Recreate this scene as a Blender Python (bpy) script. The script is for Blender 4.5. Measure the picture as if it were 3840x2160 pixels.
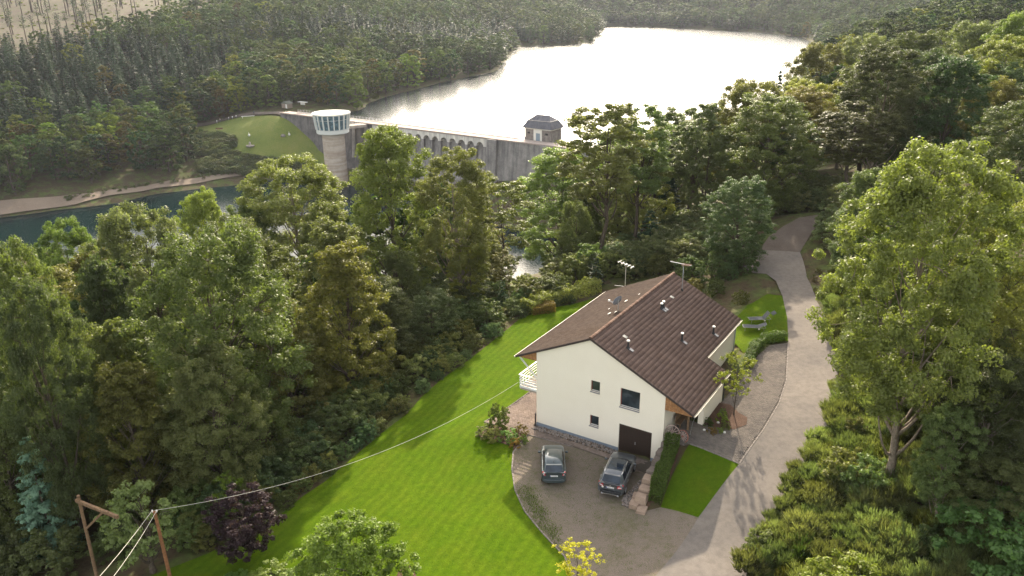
import bpy, bmesh, math, random
import numpy as np
from mathutils import Vector, Matrix, Euler
from mathutils.geometry import delaunay_2d_cdt

SC = bpy.context.scene
for _o in list(bpy.data.objects):
    bpy.data.objects.remove(_o)

# ------------------------------------------------------------------ camera, sky, sun, exposure
CAM_Z = 31.675
PITCH, ROLL = math.radians(21.11077), math.radians(-0.63977)
cam = bpy.data.objects.new('camera', bpy.data.cameras.new('camera'))
SC.collection.objects.link(cam)
cam.data.sensor_fit = 'HORIZONTAL'
cam.data.angle = math.radians(65.808)
cam.data.clip_start = 0.5
cam.data.clip_end = 9000
_r = Vector((1, 0, 0)); _f = Vector((0, math.cos(PITCH), -math.sin(PITCH))); _u = Vector((0, math.sin(PITCH), math.cos(PITCH)))
_cr, _sr = math.cos(ROLL), math.sin(ROLL)
_R, _U = _cr * _r + _sr * _u, -_sr * _r + _cr * _u
_m = Matrix((_R, _U, -_f)).transposed().to_4x4()
_m.translation = (0, 0, CAM_Z)
cam.matrix_world = _m
SC.camera = cam

SUN_AZ, SUN_EL = math.radians(5.5), math.radians(29.0)      # azimuth from +Y towards +X
world = bpy.data.worlds.new('World'); SC.world = world
world.use_nodes = True
_nt = world.node_tree; _nt.nodes.clear()
_out = _nt.nodes.new('ShaderNodeOutputWorld'); _bg = _nt.nodes.new('ShaderNodeBackground')
_sky = _nt.nodes.new('ShaderNodeTexSky'); _sky.sky_type = 'NISHITA'; _sky.sun_disc = False
_sky.sun_elevation = SUN_EL; _sky.sun_rotation = SUN_AZ
_sky.altitude = 300; _sky.air_density = 1.0; _sky.dust_density = 3.0; _sky.ozone_density = 1.0
_bg.inputs[1].default_value = 0.15
_hs = _nt.nodes.new('ShaderNodeHueSaturation'); _hs.inputs['Saturation'].default_value = 0.42        # thin white haze over the whole sky
_wm = _nt.nodes.new('ShaderNodeMix'); _wm.data_type = 'RGBA'; _wm.blend_type = 'MULTIPLY'; _wm.inputs[0].default_value = 1.0
_wm.inputs[7].default_value = (1.0, 0.93, 0.83, 1)
_nt.links.new(_sky.outputs[0], _hs.inputs['Color']); _nt.links.new(_hs.outputs[0], _wm.inputs[6]); _nt.links.new(_wm.outputs[2], _bg.inputs[0]); _nt.links.new(_bg.outputs[0], _out.inputs[0])

_sl = bpy.data.lights.new('sun', 'SUN'); _sl.energy = 2.8; _sl.angle = math.radians(0.8); _sl.color = (1.0, 0.87, 0.68)
sun = bpy.data.objects.new('sun', _sl); SC.collection.objects.link(sun)
_sd = Vector((math.sin(SUN_AZ) * math.cos(SUN_EL), math.cos(SUN_AZ) * math.cos(SUN_EL), math.sin(SUN_EL)))
sun.rotation_euler = _sd.to_track_quat('Z', 'Y').to_euler(); sun.location = _sd * 400

SC.view_settings.view_transform = 'Standard'; SC.view_settings.look = 'None'
SC.view_settings.exposure = 2.02; SC.view_settings.gamma = 1.0; SC.view_settings.use_curve_mapping = False
SC.render.engine = 'CYCLES'
SC.cycles.max_bounces = 8; SC.cycles.diffuse_bounces = 4; SC.cycles.glossy_bounces = 3
SC.cycles.transmission_bounces = 6; SC.cycles.transparent_max_bounces = 8; SC.cycles.volume_bounces = 0
SC.cycles.sample_clamp_indirect = 4.0
SC.cycles.caustics_reflective = False; SC.cycles.caustics_refractive = False
SC.cycles.use_denoising = True; SC.cycles.denoiser = 'OPENIMAGEDENOISE'; SC.cycles.denoising_prefilter = 'NONE'; SC.cycles.denoising_input_passes = 'RGB_ALBEDO_NORMAL'
SC.cycles.use_adaptive_sampling = False
RNG = np.random.default_rng(11)

# ------------------------------------------------------------------ objects, tags
def link(o):
    SC.collection.objects.link(o); return o
def tag(o, label=None, cat=None, group=None, kind=None):
    if label: o['label'] = label
    if cat: o['category'] = cat
    if group: o['group'] = group
    if kind: o['kind'] = kind
    return o
def thing(name, label, cat, loc=(0, 0, 0), rz=0.0, group=None):
    o = bpy.data.objects.new(name, None); o.empty_display_size = 0.3
    o.location = loc; o.rotation_euler = (0, 0, rz)
    return tag(link(o), label, cat, group)
def mesh_np(name, verts, faces, mats=(), smooth=False, mat_idx=None, tint=None):
    """verts (n,3) array; faces: (m,k) array or list of lists"""
    me = bpy.data.meshes.new(name)
    if isinstance(faces, np.ndarray) and faces.ndim == 2:
        v = np.ascontiguousarray(verts, dtype=np.float32); f = np.ascontiguousarray(faces, dtype=np.int32)
        m, k = f.shape
        me.vertices.add(len(v)); me.vertices.foreach_set('co', v.ravel())
        me.loops.add(m * k); me.loops.foreach_set('vertex_index', f.ravel())
        me.polygons.add(m); me.polygons.foreach_set('loop_start', np.arange(0, m * k, k, dtype=np.int32))
    else:
        me.from_pydata([tuple(map(float, p)) for p in verts], [], [tuple(map(int, q)) for q in faces])
    for mm in mats: me.materials.append(mm)
    if mat_idx is not None: me.polygons.foreach_set('material_index', np.asarray(mat_idx, dtype=np.int32))
    if tint is not None:
        a = me.attributes.new('tint', 'FLOAT', 'FACE'); a.data.foreach_set('value', np.asarray(tint, dtype=np.float32))
    me.update(calc_edges=True)
    if smooth: me.polygons.foreach_set('use_smooth', np.ones(len(me.polygons), dtype=bool))
    return me
def obj(name, me, parent=None, loc=(0, 0, 0), rot=(0, 0, 0), kind=None):
    o = bpy.data.objects.new(name, me); link(o); o.location = loc; o.rotation_euler = rot
    if parent is not None: o.parent = parent
    if kind: o['kind'] = kind
    return o
class MB:
    """collects simple shapes into one mesh"""
    def __init__(s): s.v = []; s.f = []
    def add(s, v, f):
        n = len(s.v); s.v += [tuple(map(float, p)) for p in v]; s.f += [tuple(i + n for i in q) for q in f]; return s
    def box(s, a, b):
        (x0, y0, z0), (x1, y1, z1) = a, b
        return s.add([(x0, y0, z0), (x1, y0, z0), (x1, y1, z0), (x0, y1, z0), (x0, y0, z1), (x1, y0, z1), (x1, y1, z1), (x0, y1, z1)],
                     [(3, 2, 1, 0), (4, 5, 6, 7), (0, 1, 5, 4), (1, 2, 6, 5), (2, 3, 7, 6), (3, 0, 4, 7)])
    def bar(s, p, q, w, h=None, up=(0, 0, 1)):
        p, q = Vector(p), Vector(q); d = (q - p).normalized(); h = h or w
        upv = Vector(up)
        if abs(d.dot(upv)) > .98: upv = Vector((1, 0, 0))
        x = d.cross(upv).normalized(); y = x.cross(d)
        c = [(-w / 2, -h / 2), (w / 2, -h / 2), (w / 2, h / 2), (-w / 2, h / 2)]
        return s.add([p + x * a + y * b for a, b in c] + [q + x * a + y * b for a, b in c],
                     [(3, 2, 1, 0), (4, 5, 6, 7), (0, 1, 5, 4), (1, 2, 6, 5), (2, 3, 7, 6), (3, 0, 4, 7)])
    def tube(s, pts, rad, n=8, cap=True):
        pts = [Vector(p) for p in pts]
        if not hasattr(rad, '__len__'): rad = [rad] * len(pts)
        vs = []; fs = []
        for i, p in enumerate(pts):
            d = (pts[min(i + 1, len(pts) - 1)] - pts[max(i - 1, 0)]).normalized()
            a = Vector((0, 0, 1)) if abs(d.z) < .9 else Vector((1, 0, 0))
            x = d.cross(a).normalized(); y = d.cross(x)
            for k in range(n):
                t = 2 * math.pi * k / n
                vs.append(p + (x * math.cos(t) + y * math.sin(t)) * rad[i])
        for i in range(len(pts) - 1):
            for k in range(n):
                a, b = i * n + k, i * n + (k + 1) % n
                fs.append((a, b, b + n, a + n))
        if cap: fs += [tuple(range(n - 1, -1, -1)), tuple(range((len(pts) - 1) * n, len(pts) * n))]
        return s.add(vs, fs)
    def prism(s, outline, y0, y1, axis='y'):
        """outline of (a, z) pairs, counter-clockwise, extruded along axis"""
        n = len(outline)
        P = (lambda a, z, t: (a, t, z)) if axis == 'y' else ((lambda a, z, t: (t, a, z)) if axis == 'x' else (lambda a, z, t: (a, z, t)))
        vs = [P(a, z, y0) for a, z in outline] + [P(a, z, y1) for a, z in outline]
        fs = [tuple(range(n)), tuple(range(2 * n - 1, n - 1, -1))] + [(i, i + n, (i + 1) % n + n, (i + 1) % n) for i in range(n)]
        return s.add(vs, fs)
    def lathe(s, prof, n=32, c=(0, 0)):
        vs = []; fs = []
        for r, z in prof:
            for k in range(n):
                t = 2 * math.pi * k / n; vs.append((c[0] + r * math.cos(t), c[1] + r * math.sin(t), z))
        for i in range(len(prof) - 1):
            for k in range(n):
                a, b = i * n + k, i * n + (k + 1) % n; fs.append((a, b, b + n, a + n))
        return s.add(vs, fs)
    def mesh(s, name, mat, smooth=False, bevel=0.0):
        me = mesh_np(name, s.v, s.f, [mat] if mat else [], False)
        bm = bmesh.new(); bm.from_mesh(me); bmesh.ops.recalc_face_normals(bm, faces=bm.faces)
        if bevel:
            bmesh.ops.bevel(bm, geom=[e for e in bm.edges if len(e.link_faces) == 2 and e.calc_face_angle() > .5], offset=bevel, segments=1, affect='EDGES')
        if smooth:
            for f in bm.faces: f.smooth = True
            for e in bm.edges:
                if len(e.link_faces) == 2 and e.calc_face_angle() > .7: e.smooth = False
        bm.to_mesh(me); bm.free(); return me
    def obj(s, name, mat, parent=None, smooth=False, bevel=0.0, **k):
        return obj(name, s.mesh(name, mat, smooth, bevel), parent, **k)

# ------------------------------------------------------------------ materials
def new_mat(name):
    m = bpy.data.materials.new(name); m.use_nodes = True; m.node_tree.nodes.clear()
    return m, m.node_tree.nodes, m.node_tree.links
def nodes_tex(N, L, scale, detail=4, rough=.55, coords='pos', vec=None, stretch=None):
    if vec is None:
        if coords == 'pos': g = N.new('ShaderNodeNewGeometry'); vec = g.outputs['Position']
        else: g = N.new('ShaderNodeTexCoord'); vec = g.outputs['Object']
    if stretch:
        mp = N.new('ShaderNodeMapping'); mp.inputs['Scale'].default_value = stretch; L.new(vec, mp.inputs[0]); vec = mp.outputs[0]
    t = N.new('ShaderNodeTexNoise'); t.inputs['Scale'].default_value = scale; t.inputs['Detail'].default_value = detail
    t.inputs['Roughness'].default_value = rough; L.new(vec, t.inputs['Vector']); return t
def ramp(N, L, fac, stops):
    r = N.new('ShaderNodeValToRGB'); e = r.color_ramp.elements
    while len(e) < len(stops): e.new(.5)
    for i, (p, c) in enumerate(stops): e[i].position = p; e[i].color = tuple(c) + (1,) if len(c) == 3 else c
    L.new(fac, r.inputs[0]); return r
def mixc(N, L, fac, a, b, mode='MIX'):
    m = N.new('ShaderNodeMix'); m.data_type = 'RGBA'; m.blend_type = mode
    for s, v in ((0, fac), (6, a), (7, b)):
        if hasattr(v, 'is_linked'): L.new(v, m.inputs[s])
        else: m.inputs[s].default_value = v if s == 0 else (tuple(v) + (1,) if len(v) == 3 else v)
    return m.outputs[2]
def principled(N, L, col, rough=.7, spec=.3, metal=0.0, normal=None, coat=0):
    b = N.new('ShaderNodeBsdfPrincipled'); o = N.new('ShaderNodeOutputMaterial')
    if hasattr(col, 'is_linked'): L.new(col, b.inputs['Base Color'])
    else: b.inputs['Base Color'].default_value = tuple(col) + (1,)
    b.inputs['Roughness'].default_value = rough; b.inputs['Specular IOR Level'].default_value = spec; b.inputs['Metallic'].default_value = metal
    b.inputs['Coat Weight'].default_value = coat; b.inputs['Coat Roughness'].default_value = .03
    if normal is not None: L.new(normal, b.inputs['Normal'])
    L.new(b.outputs[0], o.inputs[0]); return b
def bump(N, L, h, strength=.4, dist=.05):
    b = N.new('ShaderNodeBump'); b.inputs['Strength'].default_value = strength; b.inputs['Distance'].default_value = dist
    L.new(h, b.inputs['Height']); return b.outputs[0]
def plain(name, col, rough=.6, spec=.3, metal=0.0, coat=0, var=.12, scale=6, coords='obj', bstr=0.0):
    """one colour with a little grain and wear"""
    m, N, L = new_mat(name)
    t = nodes_tex(N, L, scale, 5, .6, coords)
    lo = tuple(c * (1 - var) for c in col); hi = tuple(min(1, c * (1 + var)) for c in col)
    r = ramp(N, L, t.outputs[0], [(.3, lo), (.7, hi)])
    nm = bump(N, L, t.outputs[0], bstr, .01) if bstr else None
    principled(N, L, r.outputs[0], rough, spec, metal, nm, coat); return m
def ground_mat(name, stops, scale=.6, fine=18, bstr=.5, rough=.9, fine_mix=.5, spec=.15, bdist=.04):
    m, N, L = new_mat(name)
    a = nodes_tex(N, L, scale, 6, .65); f = nodes_tex(N, L, fine, 5, .7)
    mx = N.new('ShaderNodeMix'); mx.inputs[0].default_value = fine_mix; L.new(a.outputs[0], mx.inputs[2]); L.new(f.outputs[0], mx.inputs[3])
    r = ramp(N, L, mx.outputs[0], stops)
    principled(N, L, r.outputs[0], rough, spec, 0, bump(N, L, f.outputs[0], bstr, bdist)); return m
def foliage(name, dark, light, trans=.35, hue_var=.03, val_var=.35, spec=.2):
    """leaf material: colour from the object's own colour, per-leaf tint, light passing through"""
    m, N, L = new_mat(name)
    at = N.new('ShaderNodeAttribute'); at.attribute_name = 'tint'
    oi = N.new('ShaderNodeObjectInfo')
    r = ramp(N, L, at.outputs['Fac'], [(0, dark), (1, light)])
    c = mixc(N, L, 1.0, r.outputs[0], oi.outputs['Color'], 'MULTIPLY')
    h = N.new('ShaderNodeHueSaturation')
    mr = N.new('ShaderNodeMapRange'); mr.inputs[3].default_value = .5 - hue_var; mr.inputs[4].default_value = .5 + hue_var
    L.new(oi.outputs['Random'], mr.inputs[0]); L.new(mr.outputs[0], h.inputs['Hue'])
    ml = N.new('ShaderNodeMath'); ml.operation = 'MULTIPLY'; ml.inputs[1].default_value = 7.31; L.new(oi.outputs['Random'], ml.inputs[0])
    fr = N.new('ShaderNodeMath'); fr.operation = 'FRACT'; L.new(ml.outputs[0], fr.inputs[0])
    mv = N.new('ShaderNodeMapRange'); mv.inputs[3].default_value = 1 - val_var; mv.inputs[4].default_value = 1 + val_var
    L.new(fr.outputs[0], mv.inputs[0]); L.new(mv.outputs[0], h.inputs['Value']); L.new(c, h.inputs['Color'])
    b = N.new('ShaderNodeBsdfPrincipled'); b.inputs['Roughness'].default_value = .5; b.inputs['Specular IOR Level'].default_value = spec
    L.new(h.outputs[0], b.inputs['Base Color'])
    t = N.new('ShaderNodeBsdfTranslucent')
    tc = mixc(N, L, 1.0, h.outputs[0], (1.2, 1.34, .55), 'MULTIPLY'); L.new(tc, t.inputs[0])
    ms = N.new('ShaderNodeMixShader'); ms.inputs[0].default_value = trans; L.new(b.outputs[0], ms.inputs[1]); L.new(t.outputs[0], ms.inputs[2])
    o = N.new('ShaderNodeOutputMaterial'); L.new(ms.outputs[0], o.inputs[0]); return m
M = {}
M['leaf'] = foliage('leaf', (.080, .100, .042), (.178, .198, .082), .42)
M['leaf_far'] = foliage('leaf_far', (.040, .060, .024), (.114, .148, .055), .40, .03, .45, .05)
M['needle'] = foliage('needle', (.026, .046, .024), (.066, .096, .050), .22, .02, .4, .08)
M['grassblade'] = foliage('grassblade', (.05, .095, .004), (.11, .17, .008), .45, .0, .0, .05)
M['bark'] = plain('bark', (.085, .068, .052), .9, .1, var=.45, scale=9, bstr=.6)
M['palebark'] = plain('palebark', (.20, .165, .13), .9, .1, var=.35, scale=7, bstr=.6)
M['timber'] = plain('timber', (.17, .11, .065), .85, .15, var=.4, scale=7, bstr=.4)
M['polewood'] = plain('polewood', (.20, .095, .045), .85, .15, var=.35, scale=5, bstr=.3)
M['clad'] = plain('clad', (.30, .15, .065), .7, .25, var=.35, scale=5)
M['white'] = plain('white', (.70, .67, .61), .55, .3, var=.03)
M['offwhite'] = plain('offwhite', (.62, .60, .56), .6, .3, var=.05)
M['metal'] = plain('metal', (.42, .43, .44), .45, .5, .6)
M['black'] = plain('black', (.02, .02, .022), .5, .4)
M['slate'] = plain('slate', (.12, .125, .14), .6, .4)
M['concrete'] = plain('concrete', (.36, .31, .27), .9, .15, var=.22, scale=1.2, bstr=.2)
POLY={
'road':[(5.53, 32.68, -0.1), (8.03, 36.17, 0.0), (9.5, 37.95, 0.15), (11.43, 40.7, 0.5), (15.05, 45.0, 1.5), (17.61, 48.4, 2.0), (19.78, 51.75, 2.25), (21.32, 54.88, 2.4), (23.54, 61.29, 2.8), (24.94, 65.93, 3.0), (26.04, 70.77, 3.2), (26.41, 73.98, 3.5), (26.0, 75.8, 3.6), (24.74, 76.08, 3.6), (24.09, 77.76, 3.7), (25.19, 79.95, 3.9), (26.84, 82.01, 4.0), (29.1, 81.63, 4.1), (31.14, 81.01, 4.1), (29.8, 74.78, 3.5), (28.79, 69.16, 3.2), (27.8, 63.44, 2.9), (26.58, 58.55, 2.6), (25.28, 54.79, 2.4), (23.33, 50.47, 2.1), (21.31, 47.24, 1.8), (18.73, 44.06, 1.4), (16.67, 41.57, 1.0), (15.37, 39.59, 0.5), (14.06, 37.47, 0.2), (13.17, 36.09, 0.0), (10.78, 32.6, -0.1)],
'forest_path':[(26.84, 82.01, 4.0), (29.01, 85.06, 4.7), (30.97, 86.53, 5.4), (33.2, 87.95, 6.0), (35.89, 88.47, 6.2), (34.98, 85.93, 6.0), (33.16, 83.72, 5.3), (31.14, 81.01, 4.1), (29.1, 81.63, 4.1)],
'parking':[(1.04, 51.36, 0.0), (-0.05, 49.06, 0.0), (-0.14, 46.96, 0.0), (0.04, 44.55, 0.0), (0.66, 42.19, 0.0), (1.72, 40.01, 0.0), (2.92, 37.89, 0.0), (3.27, 36.24, 0.0), (3.01, 32.72, -0.1), (5.53, 32.68, -0.1), (8.03, 36.17, 0.0), (9.5, 37.95, 0.15), (11.43, 40.7, 0.5), (9.35, 42.11, 0.25), (8.39, 41.96, 0.1), (7.76, 42.31, 0.0), (9.1, 45.61, 0.0), (9.4, 46.26, 0.0), (7.48, 47.55, 0.0), (4.28, 49.66, 0.0)],
'kerb':[(1.04, 51.36, 0.0), (-0.05, 49.06, 0.0), (-0.14, 46.96, 0.0), (0.04, 44.55, 0.0), (0.66, 42.19, 0.0), (1.72, 40.01, 0.0), (2.92, 37.89, 0.0), (3.27, 36.24, 0.0), (3.22, 34.1, -0.05)],
'path':[(1.04, 51.36, 0.0), (4.28, 49.66, 0.0), (7.48, 47.55, 0.0), (9.4, 46.26, 0.0), (10.24, 47.2, 0.0), (7.42, 49.01, 0.0), (7.08, 48.57, 0.0), (1.43, 52.17, 0.0), (1.69, 52.68, 0.0), (5.23, 58.19, 0.0), (2.58, 59.89, 0.0), (-2.27, 53.32, 0.0), (-1.64, 52.9, 0.0)],
'lawn':[(-2.27, 53.32, 0.0), (2.58, 59.89, 0.0), (5.23, 58.19, 0.0), (9.82, 65.35, -0.2), (13.24, 64.11, 0.2), (10.78, 80.85, -0.3), (8.28, 79.68, -0.6), (6.05, 78.76, -0.8), (3.89, 78.28, -0.9), (0.88, 76.14, -1.1), (-1.55, 71.46, -1.2), (-4.1, 66.85, -1.3), (-6.41, 63.01, -1.35), (-7.87, 59.87, -1.4), (-8.87, 56.89, -1.4), (-10.45, 54.32, -1.5), (-12.08, 51.14, -1.6), (-13.52, 48.1, -1.6), (-14.83, 46.38, -1.7), (-15.95, 44.33, -1.8), (-18.04, 42.43, -1.9), (-19.38, 41.03, -2.0), (-22.3, 38.94, -2.0), (-21.65, 34.83, -1.8), (-10.83, 33.85, -1.0), (-2.07, 33.0, -0.3), (3.22, 34.1, -0.05), (3.27, 36.24, 0.0), (2.92, 37.89, 0.0), (1.72, 40.01, 0.0), (0.66, 42.19, 0.0), (0.04, 44.55, 0.0), (-0.14, 46.96, 0.0), (-0.05, 49.06, 0.0), (-0.04, 49.8, 0.0), (-2.74, 51.32, 0.0), (-1.64, 52.9, 0.0)],
'shrub_bed':[(-2.74, 51.32, 0.0), (-0.04, 49.8, 0.0), (-0.05, 49.06, 0.0), (1.04, 51.36, 0.0), (-1.64, 52.9, 0.0)],
'driveway':[(15.05, 45.0, 1.5), (17.61, 48.4, 2.0), (19.78, 51.75, 2.25), (21.32, 54.88, 2.4), (23.49, 61.13, 2.8), (21.77, 60.8, 2.75), (20.2, 58.88, 2.7), (19.0, 56.73, 2.6), (17.62, 54.78, 2.5), (15.81, 52.36, 2.3), (13.49, 48.74, 2.25), (11.97, 49.72, 2.25), (10.68, 47.7, 2.2), (11.45, 46.31, 2.1), (12.04, 46.63, 2.05)],
'verge_lawn':[(12.04, 46.63, 2.05), (15.05, 45.0, 1.5), (11.43, 40.7, 0.5), (9.35, 42.11, 0.25), (10.38, 44.07, 1.2)],
'flower_bed':[(13.41, 48.77, 2.28), (15.21, 51.73, 2.35), (16.08, 51.44, 2.3), (16.39, 50.37, 2.25), (16.89, 49.85, 2.15), (16.58, 48.95, 2.1), (15.57, 48.33, 2.1), (14.54, 48.48, 2.15)],
'lounge_lawn':[(23.66, 61.45, 2.8), (25.01, 65.93, 3.0), (26.12, 70.76, 3.2), (24.76, 71.33, 3.2), (22.21, 69.05, 3.0), (20.35, 66.29, 2.9), (17.99, 58.92, 2.7), (19.02, 61.22, 2.7), (19.22, 59.48, 2.6), (20.37, 60.63, 2.7), (21.91, 61.28, 2.75)],
}
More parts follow.
